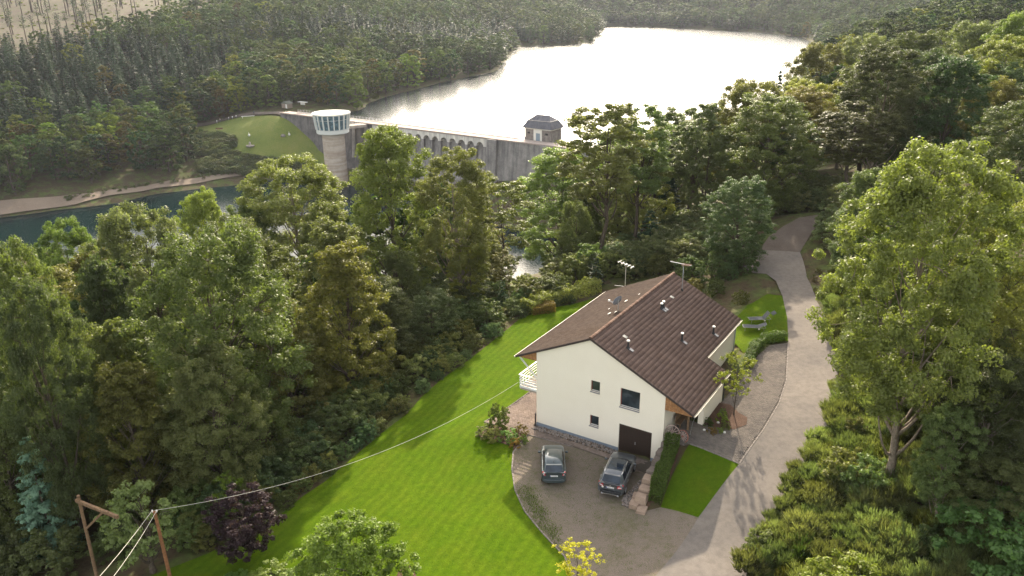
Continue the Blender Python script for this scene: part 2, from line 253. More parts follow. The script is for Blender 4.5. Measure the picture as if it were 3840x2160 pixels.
CTRL=[(5.53,32.68,-0.1),(8.03,36.17,0.0),(9.5,37.95,0.15),(11.43,40.7,0.5),(15.05,45.0,1.5),(17.61,48.4,2.0),(19.78,51.75,2.25),(21.32,54.88,2.4),(23.54,61.29,2.8),(24.94,65.93,3.0),(26.04,70.77,3.2),(26.41,73.98,3.5),(26.0,75.8,3.6),(24.74,76.08,3.6),(24.09,77.76,3.7),(25.19,79.95,3.9),(26.84,82.01,4.0),(29.1,81.63,4.1),(31.14,81.01,4.1),(29.8,74.78,3.5),(28.79,69.16,3.2),(27.8,63.44,2.9),(26.58,58.55,2.6),(25.28,54.79,2.4),(23.33,50.47,2.1),(21.31,47.24,1.8),(18.73,44.06,1.4),(16.67,41.57,1.0),(15.37,39.59,0.5),(14.06,37.47,0.2),(13.17,36.09,0.0),(10.78,32.6,-0.1),(26.84,82.01,4.0),(29.01,85.06,4.7),(30.97,86.53,5.4),(33.2,87.95,6.0),(35.89,88.47,6.2),(34.98,85.93,6.0),(33.16,83.72,5.3),(31.14,81.01,4.1),(29.1,81.63,4.1),(1.04,51.36,0.0),(-0.05,49.06,0.0),(-0.14,46.96,0.0),(0.04,44.55,0.0),(0.66,42.19,0.0),(1.72,40.01,0.0),(2.92,37.89,0.0),(3.27,36.24,0.0),(3.01,32.72,-0.1),(5.53,32.68,-0.1),(8.03,36.17,0.0),(9.5,37.95,0.15),(11.43,40.7,0.5),(9.35,42.11,0.25),(8.39,41.96,0.1),(7.76,42.31,0.0),(9.1,45.61,0.0),(9.4,46.26,0.0),(7.48,47.55,0.0),(4.28,49.66,0.0),(1.04,51.36,0.0),(-0.05,49.06,0.0),(-0.14,46.96,0.0),(0.04,44.55,0.0),(0.66,42.19,0.0),(1.72,40.01,0.0),(2.92,37.89,0.0),(3.27,36.24,0.0),(3.22,34.1,-0.05),(1.04,51.36,0.0),(4.28,49.66,0.0),(7.48,47.55,0.0),(9.4,46.26,0.0),(10.24,47.2,0.0),(7.42,49.01,0.0),(7.08,48.57,0.0),(1.43,52.17,0.0),(1.69,52.68,0.0),(5.23,58.19,0.0),(2.58,59.89,0.0),(-2.27,53.32,0.0),(-1.64,52.9,0.0),(-2.27,53.32,0.0),(2.58,59.89,0.0),(5.23,58.19,0.0),(9.82,65.35,-0.2),(13.24,64.11,0.2),(10.78,80.85,-0.3),(8.28,79.68,-0.6),(6.05,78.76,-0.8),(3.89,78.28,-0.9),(0.88,76.14,-1.1),(-1.55,71.46,-1.2),(-4.1,66.85,-1.3),(-6.41,63.01,-1.35),(-7.87,59.87,-1.4),(-8.87,56.89,-1.4),(-10.45,54.32,-1.5),(-12.08,51.14,-1.6),(-13.52,48.1,-1.6),(-14.83,46.38,-1.7),(-15.95,44.33,-1.8),(-18.04,42.43,-1.9),(-19.38,41.03,-2.0),(-22.3,38.94,-2.0),(-21.65,34.83,-1.8),(-10.83,33.85,-1.0),(-2.07,33.0,-0.3),(3.22,34.1,-0.05),(3.27,36.24,0.0),(2.92,37.89,0.0),(1.72,40.01,0.0),(0.66,42.19,0.0),(0.04,44.55,0.0),(-0.14,46.96,0.0),(-0.05,49.06,0.0),(-0.04,49.8,0.0),(-2.74,51.32,0.0),(-1.64,52.9,0.0),(-2.74,51.32,0.0),(-0.04,49.8,0.0),(-0.05,49.06,0.0),(1.04,51.36,0.0),(-1.64,52.9,0.0),(15.05,45.0,1.5),(17.61,48.4,2.0),(19.78,51.75,2.25),(21.32,54.88,2.4),(23.49,61.13,2.8),(21.77,60.8,2.75),(20.2,58.88,2.7),(19.0,56.73,2.6),(17.62,54.78,2.5),(15.81,52.36,2.3),(13.49,48.74,2.25),(11.97,49.72,2.25),(10.68,47.7,2.2),(11.45,46.31,2.1),(12.04,46.63,2.05),(12.04,46.63,2.05),(15.05,45.0,1.5),(11.43,40.7,0.5),(9.35,42.11,0.25),(10.38,44.07,1.2),(13.41,48.77,2.28),(15.21,51.73,2.35),(16.08,51.44,2.3),(16.39,50.37,2.25),(16.89,49.85,2.15),(16.58,48.95,2.1),(15.57,48.33,2.1),(14.54,48.48,2.15),(23.66,61.45,2.8),(25.01,65.93,3.0),(26.12,70.76,3.2),(24.76,71.33,3.2),(22.21,69.05,3.0),(20.35,66.29,2.9),(17.99,58.92,2.7),(19.02,61.22,2.7),(19.22,59.48,2.6),(20.37,60.63,2.7),(21.91,61.28,2.75),(10.27,46.88,2.0),(9.46,45.15,1.3),(8.61,43.55,0.7),(8.14,42.43,0.35),(9.46,43.01,0.8),(10.7,44.59,1.4),(9.27,45.51,0.0),(8.32,43.74,0.0),(9.94,46.74,0.0),(8.67,54.21,1.0),(15.75,55.61,2.5),(18.34,59.65,2.75),(12.38,63.7,0.3),(16.29,62.39,1.6),(16.53,64.61,1.6),(21.99,69.43,2.8),(15.32,70.14,0.5),(2.95,63.81,-0.5),(1.96,45.97,0.0),(6.55,44.51,0.0),(5.06,40.41,-0.0),(7.25,38.53,0.0),(-5.4,47.13,-0.7),(-7.41,41.0,-0.9),(-2.41,42.11,-0.3),(-2.66,48.96,-0.3),(-4.51,55.46,-0.8),(-0.37,66.15,-0.8),(18.06,81.79,1.5),(19.93,75.2,2.6),(10.22,86.97,-0.8),(22.11,77.56,3.0),(22.4,40.12,1.9),(23.98,46.41,2.6),(28.49,56.06,3.8),(27.99,35.92,4.0),(33.41,45.57,6.0),(31.58,67.59,4.2),(33.3,77.05,4.8),(14.88,35.71,0.3),(19.77,34.83,1.0),(26.55,33.01,2.5),(-40.0,50.0,-7.0),(-80.0,60.0,-15.0),(-25.0,60.0,-5.0),(-60.0,100.0,-19.0),(-20.0,100.0,-11.0),(-4.0,90.0,-4.0),(0.0,120.0,-16.0),(10.0,100.0,-5.0),(25.0,120.0,-4.0),(-120.0,120.0,-30.0),(-150.0,200.0,-41.0),(-60.0,170.0,-35.0),(0.0,180.0,-37.0),(30.0,150.0,-15.0),(-100.0,20.0,-18.0),(-60.0,20.0,-9.0),(-30.0,25.0,-4.0),(-40.0,0.0,-4.0),(0.0,0.0,-1.0),(0.0,20.0,-0.5),(20.0,10.0,0.5),(40.0,20.0,3.0),(60.0,40.0,8.0),(50.0,70.0,8.0),(60.0,110.0,4.5),(45.0,130.0,1.5),(90.0,80.0,10.0),(100.0,150.0,3.0),(70.0,200.0,-5.0),(60.0,170.0,-4.0),(120.0,230.0,-3.0),(160.0,150.0,10.0),(200.0,60.0,28.0),(100.0,0.0,15.0),(150.0,300.0,4.0),(40.0,200.0,-12.0),(30.0,250.0,-24.0),(28.0,275.0,-23.0),(60.0,262.0,-14.0),(-170.0,240.0,-46.0),(-110.0,222.0,-46.0),(-60.0,212.0,-46.0),(-20.0,200.0,-46.0),(6.0,205.0,-46.0),(22.0,215.0,-45.0),(26.0,250.0,-44.0),(-170.0,260.0,-50.0),(-100.0,290.0,-50.0),(-40.0,260.0,-50.0),(0.0,240.0,-49.0),(-40.0,300.0,-49.0),(-230.0,262.0,-45.5),(-186.3,279.2,-45.9),(-164.7,293.7,-45.9),(-143.4,315.6,-45.9),(-127.3,325.0,-45.9),(-107.5,337.0,-45.9),(-92.0,343.0,-46.0),(-80.0,345.0,-46.0),(-188.0,287.0,-42.5),(-163.0,300.0,-42.3),(-141.0,320.0,-42.5),(-121.0,330.0,-41.5),(-104.8,342.0,-41.0),(-153.5,386.5,-35.0),(-124.0,377.0,-26.5),(-104.0,366.0,-23.2),(-83.3,350.0,-35.0),(-81.0,341.0,-41.0),(-134.6,345.0,-38.0),(-145.0,350.0,-36.0),(-110.0,385.0,-24.0),(-90.0,395.0,-23.5),(-76.0,392.0,-24.5),(-130.0,392.0,-25.0),(-160.0,410.0,-28.0),(-200.0,320.0,-36.0),(-260.0,340.0,-27.0),(-230.0,420.0,-16.0),(-300.0,300.0,-25.0),(-300.0,400.0,-15.0),(-180.0,450.0,-16.0),(-120.0,440.0,-18.0),(-350.0,450.0,-6.0),(-250.0,520.0,-5.0),(-150.0,520.0,-12.0),(-90.0,520.0,-17.0),(-320.0,560.0,2.0),(-400.0,560.0,6.0),(-420.0,660.0,22.0),(-300.0,660.0,14.0),(-200.0,640.0,4.0),(-120.0,620.0,-8.0),(-500.0,500.0,10.0),(-500.0,700.0,34.0),(-400.0,800.0,36.0),(-250.0,800.0,22.0),(-120.0,760.0,4.0),(-60.0,700.0,-14.0),(-600.0,400.0,5.0),(-700.0,600.0,36.0),(-300.0,1000.0,42.0),(-150.0,950.0,24.0),(-60.0,880.0,2.0),(-20.0,960.0,2.0),(-50.0,1100.0,28.0),(-500.0,1000.0,52.0),(-800.0,900.0,62.0),(-400.0,1400.0,70.0),(-100.0,1400.0,56.0),(-800.0,1500.0,90.0),(-300.0,200.0,-40.0),(-260.0,240.0,-44.0),(-400.0,250.0,-30.0),(-500.0,300.0,-15.0),(-73.4,387.0,-25.5),(-67.7,393.0,-25.5),(-53.5,468.8,-25.5),(-33.4,517.0,-25.5),(-7.4,562.5,-25.5),(-2.0,652.0,-25.5),(5.0,740.0,-25.5),(8.0,800.0,-25.5),(45.0,800.0,-25.5),(86.0,904.0,-25.5),(100.0,1000.0,-25.5),(120.0,1125.0,-25.5),(166.0,1112.0,-25.5),(251.0,1030.0,-25.5),(300.0,950.0,-25.5),(308.0,866.0,-25.5),(285.0,760.0,-25.5),(262.0,690.0,-25.5),(250.0,640.0,-25.5),(232.0,580.0,-25.5),(200.0,510.0,-25.5),(160.0,440.0,-25.5),(110.0,380.0,-25.5),(60.0,330.0,-25.5),(30.0,290.0,-25.5),(-58.0,396.0,-31.0),(-38.0,440.0,-31.0),(-15.0,500.0,-31.0),(20.0,560.0,-31.0),(30.0,650.0,-31.0),(30.0,750.0,-31.0),(70.0,780.0,-31.0),(110.0,900.0,-31.0),(130.0,1050.0,-31.0),(165.0,1085.0,-31.0),(230.0,1000.0,-31.0),(280.0,930.0,-31.0),(285.0,866.0,-31.0),(268.0,770.0,-31.0),(240.0,690.0,-31.0),(225.0,640.0,-31.0),(190.0,560.0,-31.0),(145.0,480.0,-31.0),(90.0,400.0,-31.0),(40.0,345.0,-31.0),(15.0,310.0,-31.0),(-20.0,335.0,-31.0),(100.0,600.0,-36.0),(150.0,750.0,-36.0),(60.0,500.0,-36.0),(200.0,850.0,-36.0),(0.0,420.0,-36.0),(60.0,850.0,-18.0),(60.0,940.0,-10.0),(60.0,1050.0,2.0),(140.0,1190.0,-12.0),(200.0,1180.0,-8.0),(290.0,1090.0,-8.0),(340.0,1000.0,-10.0),(350.0,880.0,-10.0),(330.0,740.0,-10.0),(300.0,640.0,-8.0),(270.0,560.0,-6.0),(225.0,480.0,-3.0),(180.0,410.0,-2.0),(190.0,345.0,2.0),(250.0,420.0,10.0),(350.0,560.0,14.0),(420.0,720.0,14.0),(440.0,900.0,16.0),(420.0,1080.0,18.0),(320.0,1220.0,22.0),(200.0,1300.0,26.0),(100.0,1300.0,30.0),(200.0,1600.0,75.0),(400.0,1500.0,70.0),(600.0,1300.0,66.0),(700.0,1000.0,56.0),(600.0,700.0,44.0),(500.0,450.0,40.0),(400.0,250.0,40.0),(300.0,100.0,40.0),(900.0,1200.0,85.0),(800.0,600.0,70.0),(1000.0,800.0,85.0),(600.0,1800.0,100.0),(0.0,1900.0,95.0),(-400.0,1900.0,105.0)]
_C=np.array(CTRL,float)
_,_ix=np.unique(np.round(_C[:,:2],1),axis=0,return_index=True); _C=_C[np.sort(_ix)]
def _phi(r): return -r
_n=len(_C)
_d=np.hypot(_C[:,None,0]-_C[None,:,0],_C[:,None,1]-_C[None,:,1])
_A=np.zeros((_n+3,_n+3)); _A[:_n,:_n]=_phi(_d); _A[:_n,_n]=1;_A[:_n,_n+1:]=_C[:,:2];_A[_n:,:_n]=_A[:_n,_n:].T
_W=np.linalg.solve(_A,np.concatenate([_C[:,2],np.zeros(3)]))
def hz0(x,y):
    x=np.asarray(x,float);y=np.asarray(y,float);sh=x.shape;x=x.ravel();y=y.ravel();o=np.zeros(len(x))
    for i in range(0,len(x),20000):
        X=x[i:i+20000];Y=y[i:i+20000]
        o[i:i+20000]=_phi(np.hypot(X[:,None]-_C[:,0],Y[:,None]-_C[:,1]))@_W[:_n]+_W[_n]+_W[_n+1]*X+_W[_n+2]*Y
    return o.reshape(sh)

def hz(x,y):
    x=np.asarray(x,float);y=np.asarray(y,float);o=hz0(x,y);m=y>230
    if m.any():
        r=np.interp(y[m],[230,300,900,2500],[0,7,14,40]);a=o[m].copy()
        for dx,dy in ((1,0),(-1,0),(0,1),(0,-1),(.7,.7),(-.7,.7),(.7,-.7),(-.7,-.7)): a=a+hz0(x[m]+dx*r,y[m]+dy*r)
        o[m]=a/9
    return o
# ------------------------------------------------------------------ terrain and ground sheets
YAW = math.radians(-32.65585); OX, OY = 1.764, 52.694           # the house's own axes: u along the gable, w along the ridge
_cy, _sy = math.cos(YAW), math.sin(YAW)
def hp(u, w, z=0.0): return Vector((OX + u * _cy - w * _sy, OY + u * _sy + w * _cy, z))
def hz1(x, y): return float(hz([x], [y])[0])
def in_poly(px, py, poly):
    px = np.asarray(px); py = np.asarray(py); c = np.zeros(px.shape, bool); n = len(poly)
    for i in range(n):
        x0, y0 = poly[i][:2]; x1, y1 = poly[(i + 1) % n][:2]
        if y0 == y1: continue
        k = ((y0 > py) != (y1 > py)) & (px < (x1 - x0) * (py - y0) / (y1 - y0) + x0); c ^= k
    return c
def axis(parts):
    a = []
    for lo, hi, st in parts: a += list(np.arange(lo, hi - 1e-6, st))
    return np.array(a + [parts[-1][1]])
gx = axis([(-1900, -320, 30), (-320, -80, 6), (-80, -24, 1.6), (-24, 36, .6), (36, 90, 1.6), (90, 330, 6), (330, 1900, 30)])
gy = axis([(-120, 20, 7), (20, 96, .6), (96, 220, 2.2), (220, 620, 6), (620, 2500, 30)])
GX, GY = np.meshgrid(gx, gy); GZ = hz(GX, GY)
SHEETS = ['road', 'forest_path', 'parking', 'path', 'lawn', 'driveway', 'verge_lawn', 'flower_bed', 'lounge_lawn', 'shrub_bed']
_near = (GX > -40) & (GX < 50) & (GY > 10) & (GY < 110)
_drop = np.zeros(GX.shape)
for k in SHEETS: _drop[_near] = np.maximum(_drop[_near], np.where(in_poly(GX[_near], GY[_near], POLY[k]), .13, 0))
_rough = (RNG.random(GX.shape) - .5) * .25 * ((GY > 96) | (GX > 28) | (GX < -20))
GZ = GZ - _drop + _rough * (_drop == 0)
nx, ny = len(gx), len(gy)
_i = np.arange(nx * ny).reshape(ny, nx)
_F = np.stack([_i[:-1, :-1].ravel(), _i[:-1, 1:].ravel(), _i[1:, 1:].ravel(), _i[1:, :-1].ravel()], 1)
def earth_mat():
    m, N, L = new_mat('forest_floor')
    a = nodes_tex(N, L, .05, 6, .6); b = nodes_tex(N, L, 1.5, 6, .7); c = nodes_tex(N, L, .35, 4, .6)
    r1 = ramp(N, L, b.outputs[0], [(.3, (.035, .026, .016)), (.5, (.075, .055, .032)), (.7, (.05, .062, .022))])
    r2 = ramp(N, L, b.outputs[0], [(.3, (.045, .065, .018)), (.7, (.10, .12, .035))])
    f = ramp(N, L, c.outputs[0], [(.45, (0, 0, 0)), (.62, (1, 1, 1))])
    col = mixc(N, L, f.outputs[0], r1.outputs[0], r2.outputs[0])
    principled(N, L, col, .95, .1, 0, bump(N, L, b.outputs[0], .7, .15)); return m
terrain = obj('terrain', mesh_np('terrain', np.stack([GX.ravel(), GY.ravel(), GZ.ravel()], 1), _F, [earth_mat()], True), kind='structure')
def densify(poly, st):
    o = []
    for i in range(len(poly)):
        a = np.array(poly[i][:2]); b = np.array(poly[(i + 1) % len(poly)][:2]); n = max(1, int(np.hypot(*(b - a)) / st))
        o += [a + (b - a) * k / n for k in range(n)]
    return o
def smooth_poly(poly, it=1):
    p = [np.array(q[:2]) for q in poly]
    for _ in range(it):
        o = []
        for i in range(len(p)):
            a, b = p[i], p[(i + 1) % len(p)]; o += [a * .75 + b * .25, a * .25 + b * .75]
        p = o
    return p
def sheet(name, poly, mat, off, st=.8, parent=None, zf=None, kind='structure'):
    b = densify(poly, st); n = len(b)
    xs = np.array([q[0] for q in b]); ys = np.array([q[1] for q in b])
    g = np.stack(np.meshgrid(np.arange(xs.min(), xs.max(), st), np.arange(ys.min(), ys.max(), st)), -1).reshape(-1, 2)
    g = g + (RNG.random(g.shape) - .5) * st * .3
    g = g[in_poly(g[:, 0], g[:, 1], poly)]
    d = np.min(np.hypot(g[:, None, 0] - xs, g[:, None, 1] - ys), 1); g = g[d > st * .45]
    pts = [Vector(q) for q in b] + [Vector(q) for q in g]
    v, _, f, _, _, _ = delaunay_2d_cdt(pts, [], [list(range(n))], 1, 1e-5)
    v = np.array([tuple(q) for q in v]); z = (zf or hz)(v[:, 0], v[:, 1]) + off
    me = mesh_np(name, np.stack([v[:, 0], v[:, 1], z], 1), np.array(f), [mat], True)
    if me.polygons and me.polygons[0].normal.z < 0: me.flip_normals()
    return obj(name, me, parent, kind=kind)
def lawn_mat(name, stripes=True, dry=.35, gain=1.0):
    m, N, L = new_mat(name)
    a = nodes_tex(N, L, .22, 5, .6); b = nodes_tex(N, L, 9, 8, .82); p = nodes_tex(N, L, .5, 7, .68)
    g = lambda c: tuple(x * gain for x in c)
    r = ramp(N, L, b.outputs[0], [(.25, g((.036, .074, .002))), (.75, g((.078, .132, .005)))])
    r2 = ramp(N, L, b.outputs[0], [(.25, g((.062, .080, .005))), (.75, g((.118, .140, .012)))])
    f = ramp(N, L, p.outputs[0], [(.42, (0, 0, 0)), (.8, (dry * 1.6,) * 3)])
    col = mixc(N, L, f.outputs[0], r.outputs[0], r2.outputs[0])
    if stripes:
        ge = N.new('ShaderNodeNewGeometry'); mp = N.new('ShaderNodeMapping'); mp.inputs['Rotation'].default_value = (0, 0, math.radians(25))
        L.new(ge.outputs['Position'], mp.inputs[0]); w = N.new('ShaderNodeTexWave'); w.inputs['Scale'].default_value = .42
        w.inputs['Distortion'].default_value = 6; w.inputs['Detail'].default_value = 2; w.inputs['Detail Scale'].default_value = .35
        L.new(mp.outputs[0], w.inputs['Vector'])
        s = ramp(N, L, w.outputs[0], [(.2, (.90, .93, .90)), (.8, (1.07, 1.05, 1.05))]); col = mixc(N, L, 1.0, col, s.outputs[0], 'MULTIPLY')
    k2 = nodes_tex(N, L, 2.6, 5, .75); s3 = ramp(N, L, k2.outputs[0], [(.36, (.80, .84, .78)), (.64, (1.16, 1.12, 1.12))]); col = mixc(N, L, 1.0, col, s3.outputs[0], 'MULTIPLY')
    s2 = ramp(N, L, a.outputs[0], [(.3, (.90, .92, .90)), (.7, (1.08, 1.06, 1.06))]); col = mixc(N, L, 1.0, col, s2.outputs[0], 'MULTIPLY')
    principled(N, L, col, 1.0, .03, 0, bump(N, L, b.outputs[0], .25, .02)); return m
M['lawn'] = lawn_mat('lawn_grass', True, .38, 1.04); M['lawn2'] = lawn_mat('garden_grass', False, .55, .95)
M['meadow'] = ground_mat('meadow_grass', [(.32, (.065, .095, .018)), (.5, (.12, .15, .03)), (.66, (.19, .175, .05))], .09, 2, .5)
def gravel_mat():
    m, N, L = new_mat('gravel_ground')
    a = nodes_tex(N, L, .35, 5, .6); b = nodes_tex(N, L, 30, 4, .75); c = nodes_tex(N, L, 2.2, 6, .75)
    base = ramp(N, L, b.outputs[0], [(.25, (.085, .068, .054)), (.5, (.17, .140, .113)), (.78, (.28, .235, .195))])
    moss = ramp(N, L, b.outputs[0], [(.25, (.055, .062, .018)), (.75, (.13, .125, .05))])
    mx = N.new('ShaderNodeMix'); mx.inputs[0].default_value = .55; L.new(a.outputs[0], mx.inputs[2]); L.new(c.outputs[0], mx.inputs[3])
    f = ramp(N, L, mx.outputs[0], [(.46, (0, 0, 0)), (.66, (.7, .7, .7))])
    col = mixc(N, L, f.outputs[0], base.outputs[0], moss.outputs[0])
    principled(N, L, col, .95, .1, 0, bump(N, L, b.outputs[0], .8, .03)); return m
M['gravel'] = gravel_mat()
def road_mat():
    m, N, L = new_mat('asphalt')
    a = nodes_tex(N, L, .25, 5, .6); b = nodes_tex(N, L, 45, 4, .7); c = nodes_tex(N, L, 2.5, 5, .65)
    r = ramp(N, L, b.outputs[0], [(.3, (.140, .125, .111)), (.7, (.206, .186, .167))])
    s = ramp(N, L, a.outputs[0], [(.3, (.78, .78, .80)), (.7, (1.15, 1.12, 1.08))]); col = mixc(N, L, 1.0, r.outputs[0], s.outputs[0], 'MULTIPLY')
    s = ramp(N, L, c.outputs[0], [(.35, (.86, .86, .86)), (.6, (1.05, 1.05, 1.05))]); col = mixc(N, L, 1.0, col, s.outputs[0], 'MULTIPLY')
    principled(N, L, col, .95, .08, 0, bump(N, L, b.outputs[0], .3, .01)); return m
M['road'] = road_mat()
M['dirt'] = ground_mat('dirt_track', [(.3, (.075, .058, .046)), (.55, (.125, .10, .082)), (.75, (.18, .148, .12))], .5, 12, .6)
M['soil'] = ground_mat('bark_mulch', [(.3, (.045, .026, .018)), (.55, (.10, .058, .04)), (.8, (.19, .12, .085))], 2, 22, .9)
M['sand'] = ground_mat('sandy_shore', [(.3, (.15, .115, .085)), (.55, (.22, .172, .130)), (.75, (.15, .14, .08))], .08, 2.5, .4)
lawn = sheet('lawn', POLY['lawn'], M['lawn'], .02, .9)
sheet('verge_lawn', POLY['verge_lawn'], M['lawn2'], .03, .6)
sheet('lounge_lawn', POLY['lounge_lawn'], M['lawn2'], .03, .8)
parking = sheet('parking_ground', POLY['parking'], M['gravel'], .03, .7)
road = sheet('road', POLY['road'], M['road'], .06, .7)
sheet('forest_path', POLY['forest_path'], M['dirt'], .045, .8)
sheet('flower_bed', POLY['flower_bed'], M['soil'], .07, .4)
sheet('shrub_bed', POLY['shrub_bed'], M['soil'], .05, .5)
# leaf-strewn apron beside the asphalt, verge soil under the hedge
sheet('road_edge', [tuple(hp(10.4, -.2))[:2], tuple(hp(11.6, -.3))[:2]] + [p[:2] for p in POLY['verge_lawn'][3:5]] + [(8.4, 42.0), (9.2, 44.5)], M['soil'], .03, .4)
# ---- water
def water_mat(name, rough, col, bs, scale, aniso=(1, 1, 1), spec=.5):
    m, N, L = new_mat(name)
    t = nodes_tex(N, L, scale, 4, .6, stretch=aniso)
    principled(N, L, col, rough, spec, 0, bump(N, L, t.outputs[0], bs, .3)).inputs['IOR'].default_value = 1.33
    return m
WATER_Z, POOL_Z = -25.5, -46.0
lk = [(-100, 372), (68, 246.6), (1300, 246), (1300, 1700), (-100, 1700)]
obj('lake_water', mesh_np('lake_water', [(x, y, WATER_Z) for x, y in lk], [list(range(5))], [water_mat('lake_surface', .19, (.006, .014, .016), .13, .6, (1, .7, 1))]), kind='structure')
pl = [(-420, 190), (45, 190), (45, 255), (-85, 352), (-420, 330)]
obj('pool_water', mesh_np('pool_water', [(x, y, POOL_Z) for x, y in pl], [list(range(5))], [water_mat('pool_surface', .07, (.004, .013, .013), .12, 1.2, spec=.1)]), kind='structure')
# far bank of the pool: sand strip and meadow below the dam
sheet('sandy_shore', [(-236, 255), (-187, 278), (-165, 292), (-143.5, 314), (-127, 323.5), (-107.5, 335.5), (-96, 338), (-100, 344), (-106, 342.5), (-121, 331), (-141, 321), (-163, 301), (-190, 288), (-240, 266)], M['sand'], .5, 3)
MEADOW = [(-152, 388), (-124, 378.5), (-105, 367.5), (-84, 353), (-78, 345), (-84, 338), (-100, 340.5), (-112, 346), (-133, 346), (-142, 358)]
sheet('meadow', MEADOW, M['meadow'], .5, 3)
sheet('bank_path', [(-165, 392.5), (-124, 380.5), (-106, 370), (-102, 372.5), (-123, 384.5), (-165, 397)], M['dirt'], .55, 2.5)
CLEAR = [(-480, 440), (-330, 450), (-285, 462), (-262, 500), (-255, 560), (-240, 640), (-225, 720), (-330, 800), (-600, 760)]
sheet('clearing', CLEAR, ground_mat('felled_ground', [(.34, (.040, .031, .022)), (.47, (.085, .064, .046)), (.55, (.060, .062, .026)), (.68, (.13, .098, .07))], .12, .5, .6), .8, 12)
# ---- block paving of the driveway and of the terrace
def paving(name, polykey, mat_s, bl, bw, off, n_single, gap=.008, bed=(.10, .085, .07)):
    poly = POLY[polykey]
    base = sheet(name, poly, plain(name + '_joint', bed, .95, .05, coords='pos'), off - .035, .7)
    ax = np.array([_cy, _sy]); ay = np.array([-_sy, _cy]); P = np.array([q[:2] for q in poly])
    a = P @ ax; b = P @ ay
    A, B = np.meshgrid(np.arange(a.min(), a.max(), bl), np.arange(b.min(), b.max(), bw))
    A = A + (np.arange(A.shape[0]) % 2)[:, None] * bl / 2
    C = A.reshape(-1, 1) * ax + B.reshape(-1, 1) * ay
    ok = in_poly(C[:, 0], C[:, 1], poly)
    for sx, sy in ((1, 1), (1, -1), (-1, 1), (-1, -1)):
        Q = C + sx * ax * bl * .42 + sy * ay * bw * .42; ok &= in_poly(Q[:, 0], Q[:, 1], poly)
    C = C[ok]; z = hz(C[:, 0], C[:, 1]); gxx = (hz(C[:, 0] + .3, C[:, 1]) - z) / .3; gyy = (hz(C[:, 0], C[:, 1] + .3) - z) / .3
    order = np.argsort(np.hypot(np.hypot(C[:, 0], C[:, 1]), z - CAM_Z))
    r = np.random.default_rng(5); n = len(C)
    dz = (r.random(n) - .5) * .008; tl = (r.random((n, 2)) - .5) * .03; tint = r.random(n)
    hl, hw = bl / 2 - gap * .6, bw / 2 - gap * .5; e = .012
    cs = np.array([(-hl, -hw, -.05), (hl, -hw, -.05), (hl, hw, -.05), (-hl, hw, -.05), (-hl, -hw, -e), (hl, -hw, -e), (hl, hw, -e), (-hl, hw, -e),
                   (-hl + e, -hw + e, 0), (hl - e, -hw + e, 0), (hl - e, hw - e, 0), (-hl + e, hw - e, 0)])
    fs = np.array([(8, 9, 10, 11), (4, 5, 9, 8), (5, 6, 10, 9), (6, 7, 11, 10), (7, 4, 8, 11), (0, 1, 5, 4), (1, 2, 6, 5), (2, 3, 7, 6), (3, 0, 4, 7)])
    xy = C[:, None, :] + cs[None, :, :1] * ax + cs[None, :, 1:2] * ay
    zz = z[:, None] + off + dz[:, None] + cs[None, :, 2] + (xy[..., 0] - C[:, None, 0]) * (gxx + tl[:, 0])[:, None] + (xy[..., 1] - C[:, None, 1]) * (gyy + tl[:, 1])[:, None]
    V = np.concatenate([xy, zz[..., None]], -1)
    rest = order[n_single:]
    obj('paver_field', mesh_np('paver_field', V[rest].reshape(-1, 3), (fs[None] + np.arange(len(rest))[:, None, None] * 12).reshape(-1, 4), [mat_s], tint=np.repeat(tint[rest], 9)), base, kind='stuff')
    for i in order[:n_single]:
        c = V[i].mean(0)
        obj('paver', mesh_np('paver', V[i] - c, fs, [mat_s], tint=np.full(9, tint[i])), base, loc=c)
    return base
def paver_mat(name, a, b):
    m, N, L = new_mat(name)
    at = N.new('ShaderNodeAttribute'); at.attribute_name = 'tint'; t = nodes_tex(N, L, .7, 5, .65); u = nodes_tex(N, L, 25, 4, .6)
    r = ramp(N, L, at.outputs['Fac'], [(0, a), (1, b)])
    s = ramp(N, L, t.outputs[0], [(.3, (.72, .72, .74)), (.65, (1.15, 1.12, 1.08))]); col = mixc(N, L, 1.0, r.outputs[0], s.outputs[0], 'MULTIPLY')
    s = ramp(N, L, u.outputs[0], [(.3, (.85, .85, .85)), (.7, (1.1, 1.1, 1.1))]); col = mixc(N, L, 1.0, col, s.outputs[0], 'MULTIPLY')
    principled(N, L, col, .95, .06, 0, bump(N, L, u.outputs[0], .3, .006)); return m
driveway = paving('driveway', 'driveway', paver_mat('driveway_paver', (.140, .125, .112), (.19, .168, .15)), .20, .10, .05, 280)
path = paving('path', 'path', paver_mat('terrace_paver', (.18, .145, .124), (.24, .195, .17)), .24, .16, .05, 150)
# ---- kerbs
def kerb_run(name, pts, mat, ln=.5, w=.10, h=.10, off=.06, zup=.0):
    pts = [np.array(p[:2]) for p in pts]
    root = obj(name, None); root.empty_display_size = .2; root['kind'] = 'structure'
    seg = []; 
    for a, b in zip(pts[:-1], pts[1:]):
        n = max(1, round(np.hypot(*(b - a)) / ln)); seg += [(a + (b - a) * i / n, a + (b - a) * (i + 1) / n) for i in range(n)]
    for a, b in seg:
        z0, z1 = hz1(*a) + off - h / 2 + zup, hz1(*b) + off - h / 2 + zup; d = (b - a) / max(1e-6, np.hypot(*(b - a))) * .012
        c = Vector(((a[0] + b[0]) / 2, (a[1] + b[1]) / 2, (z0 + z1) / 2))
        m = MB().bar(Vector((a[0] + d[0], a[1] + d[1], z0)) - c, Vector((b[0] - d[0], b[1] - d[1], z1)) - c, w * random.uniform(.92, 1.05), h)
        m.obj('kerb_stone', mat, root, bevel=.012, loc=c)
    return root
random.seed(4)
M['kerb'] = plain('kerb_concrete', (.20, .175, .155), .9, .1, var=.25, scale=5, bstr=.2, coords='pos')
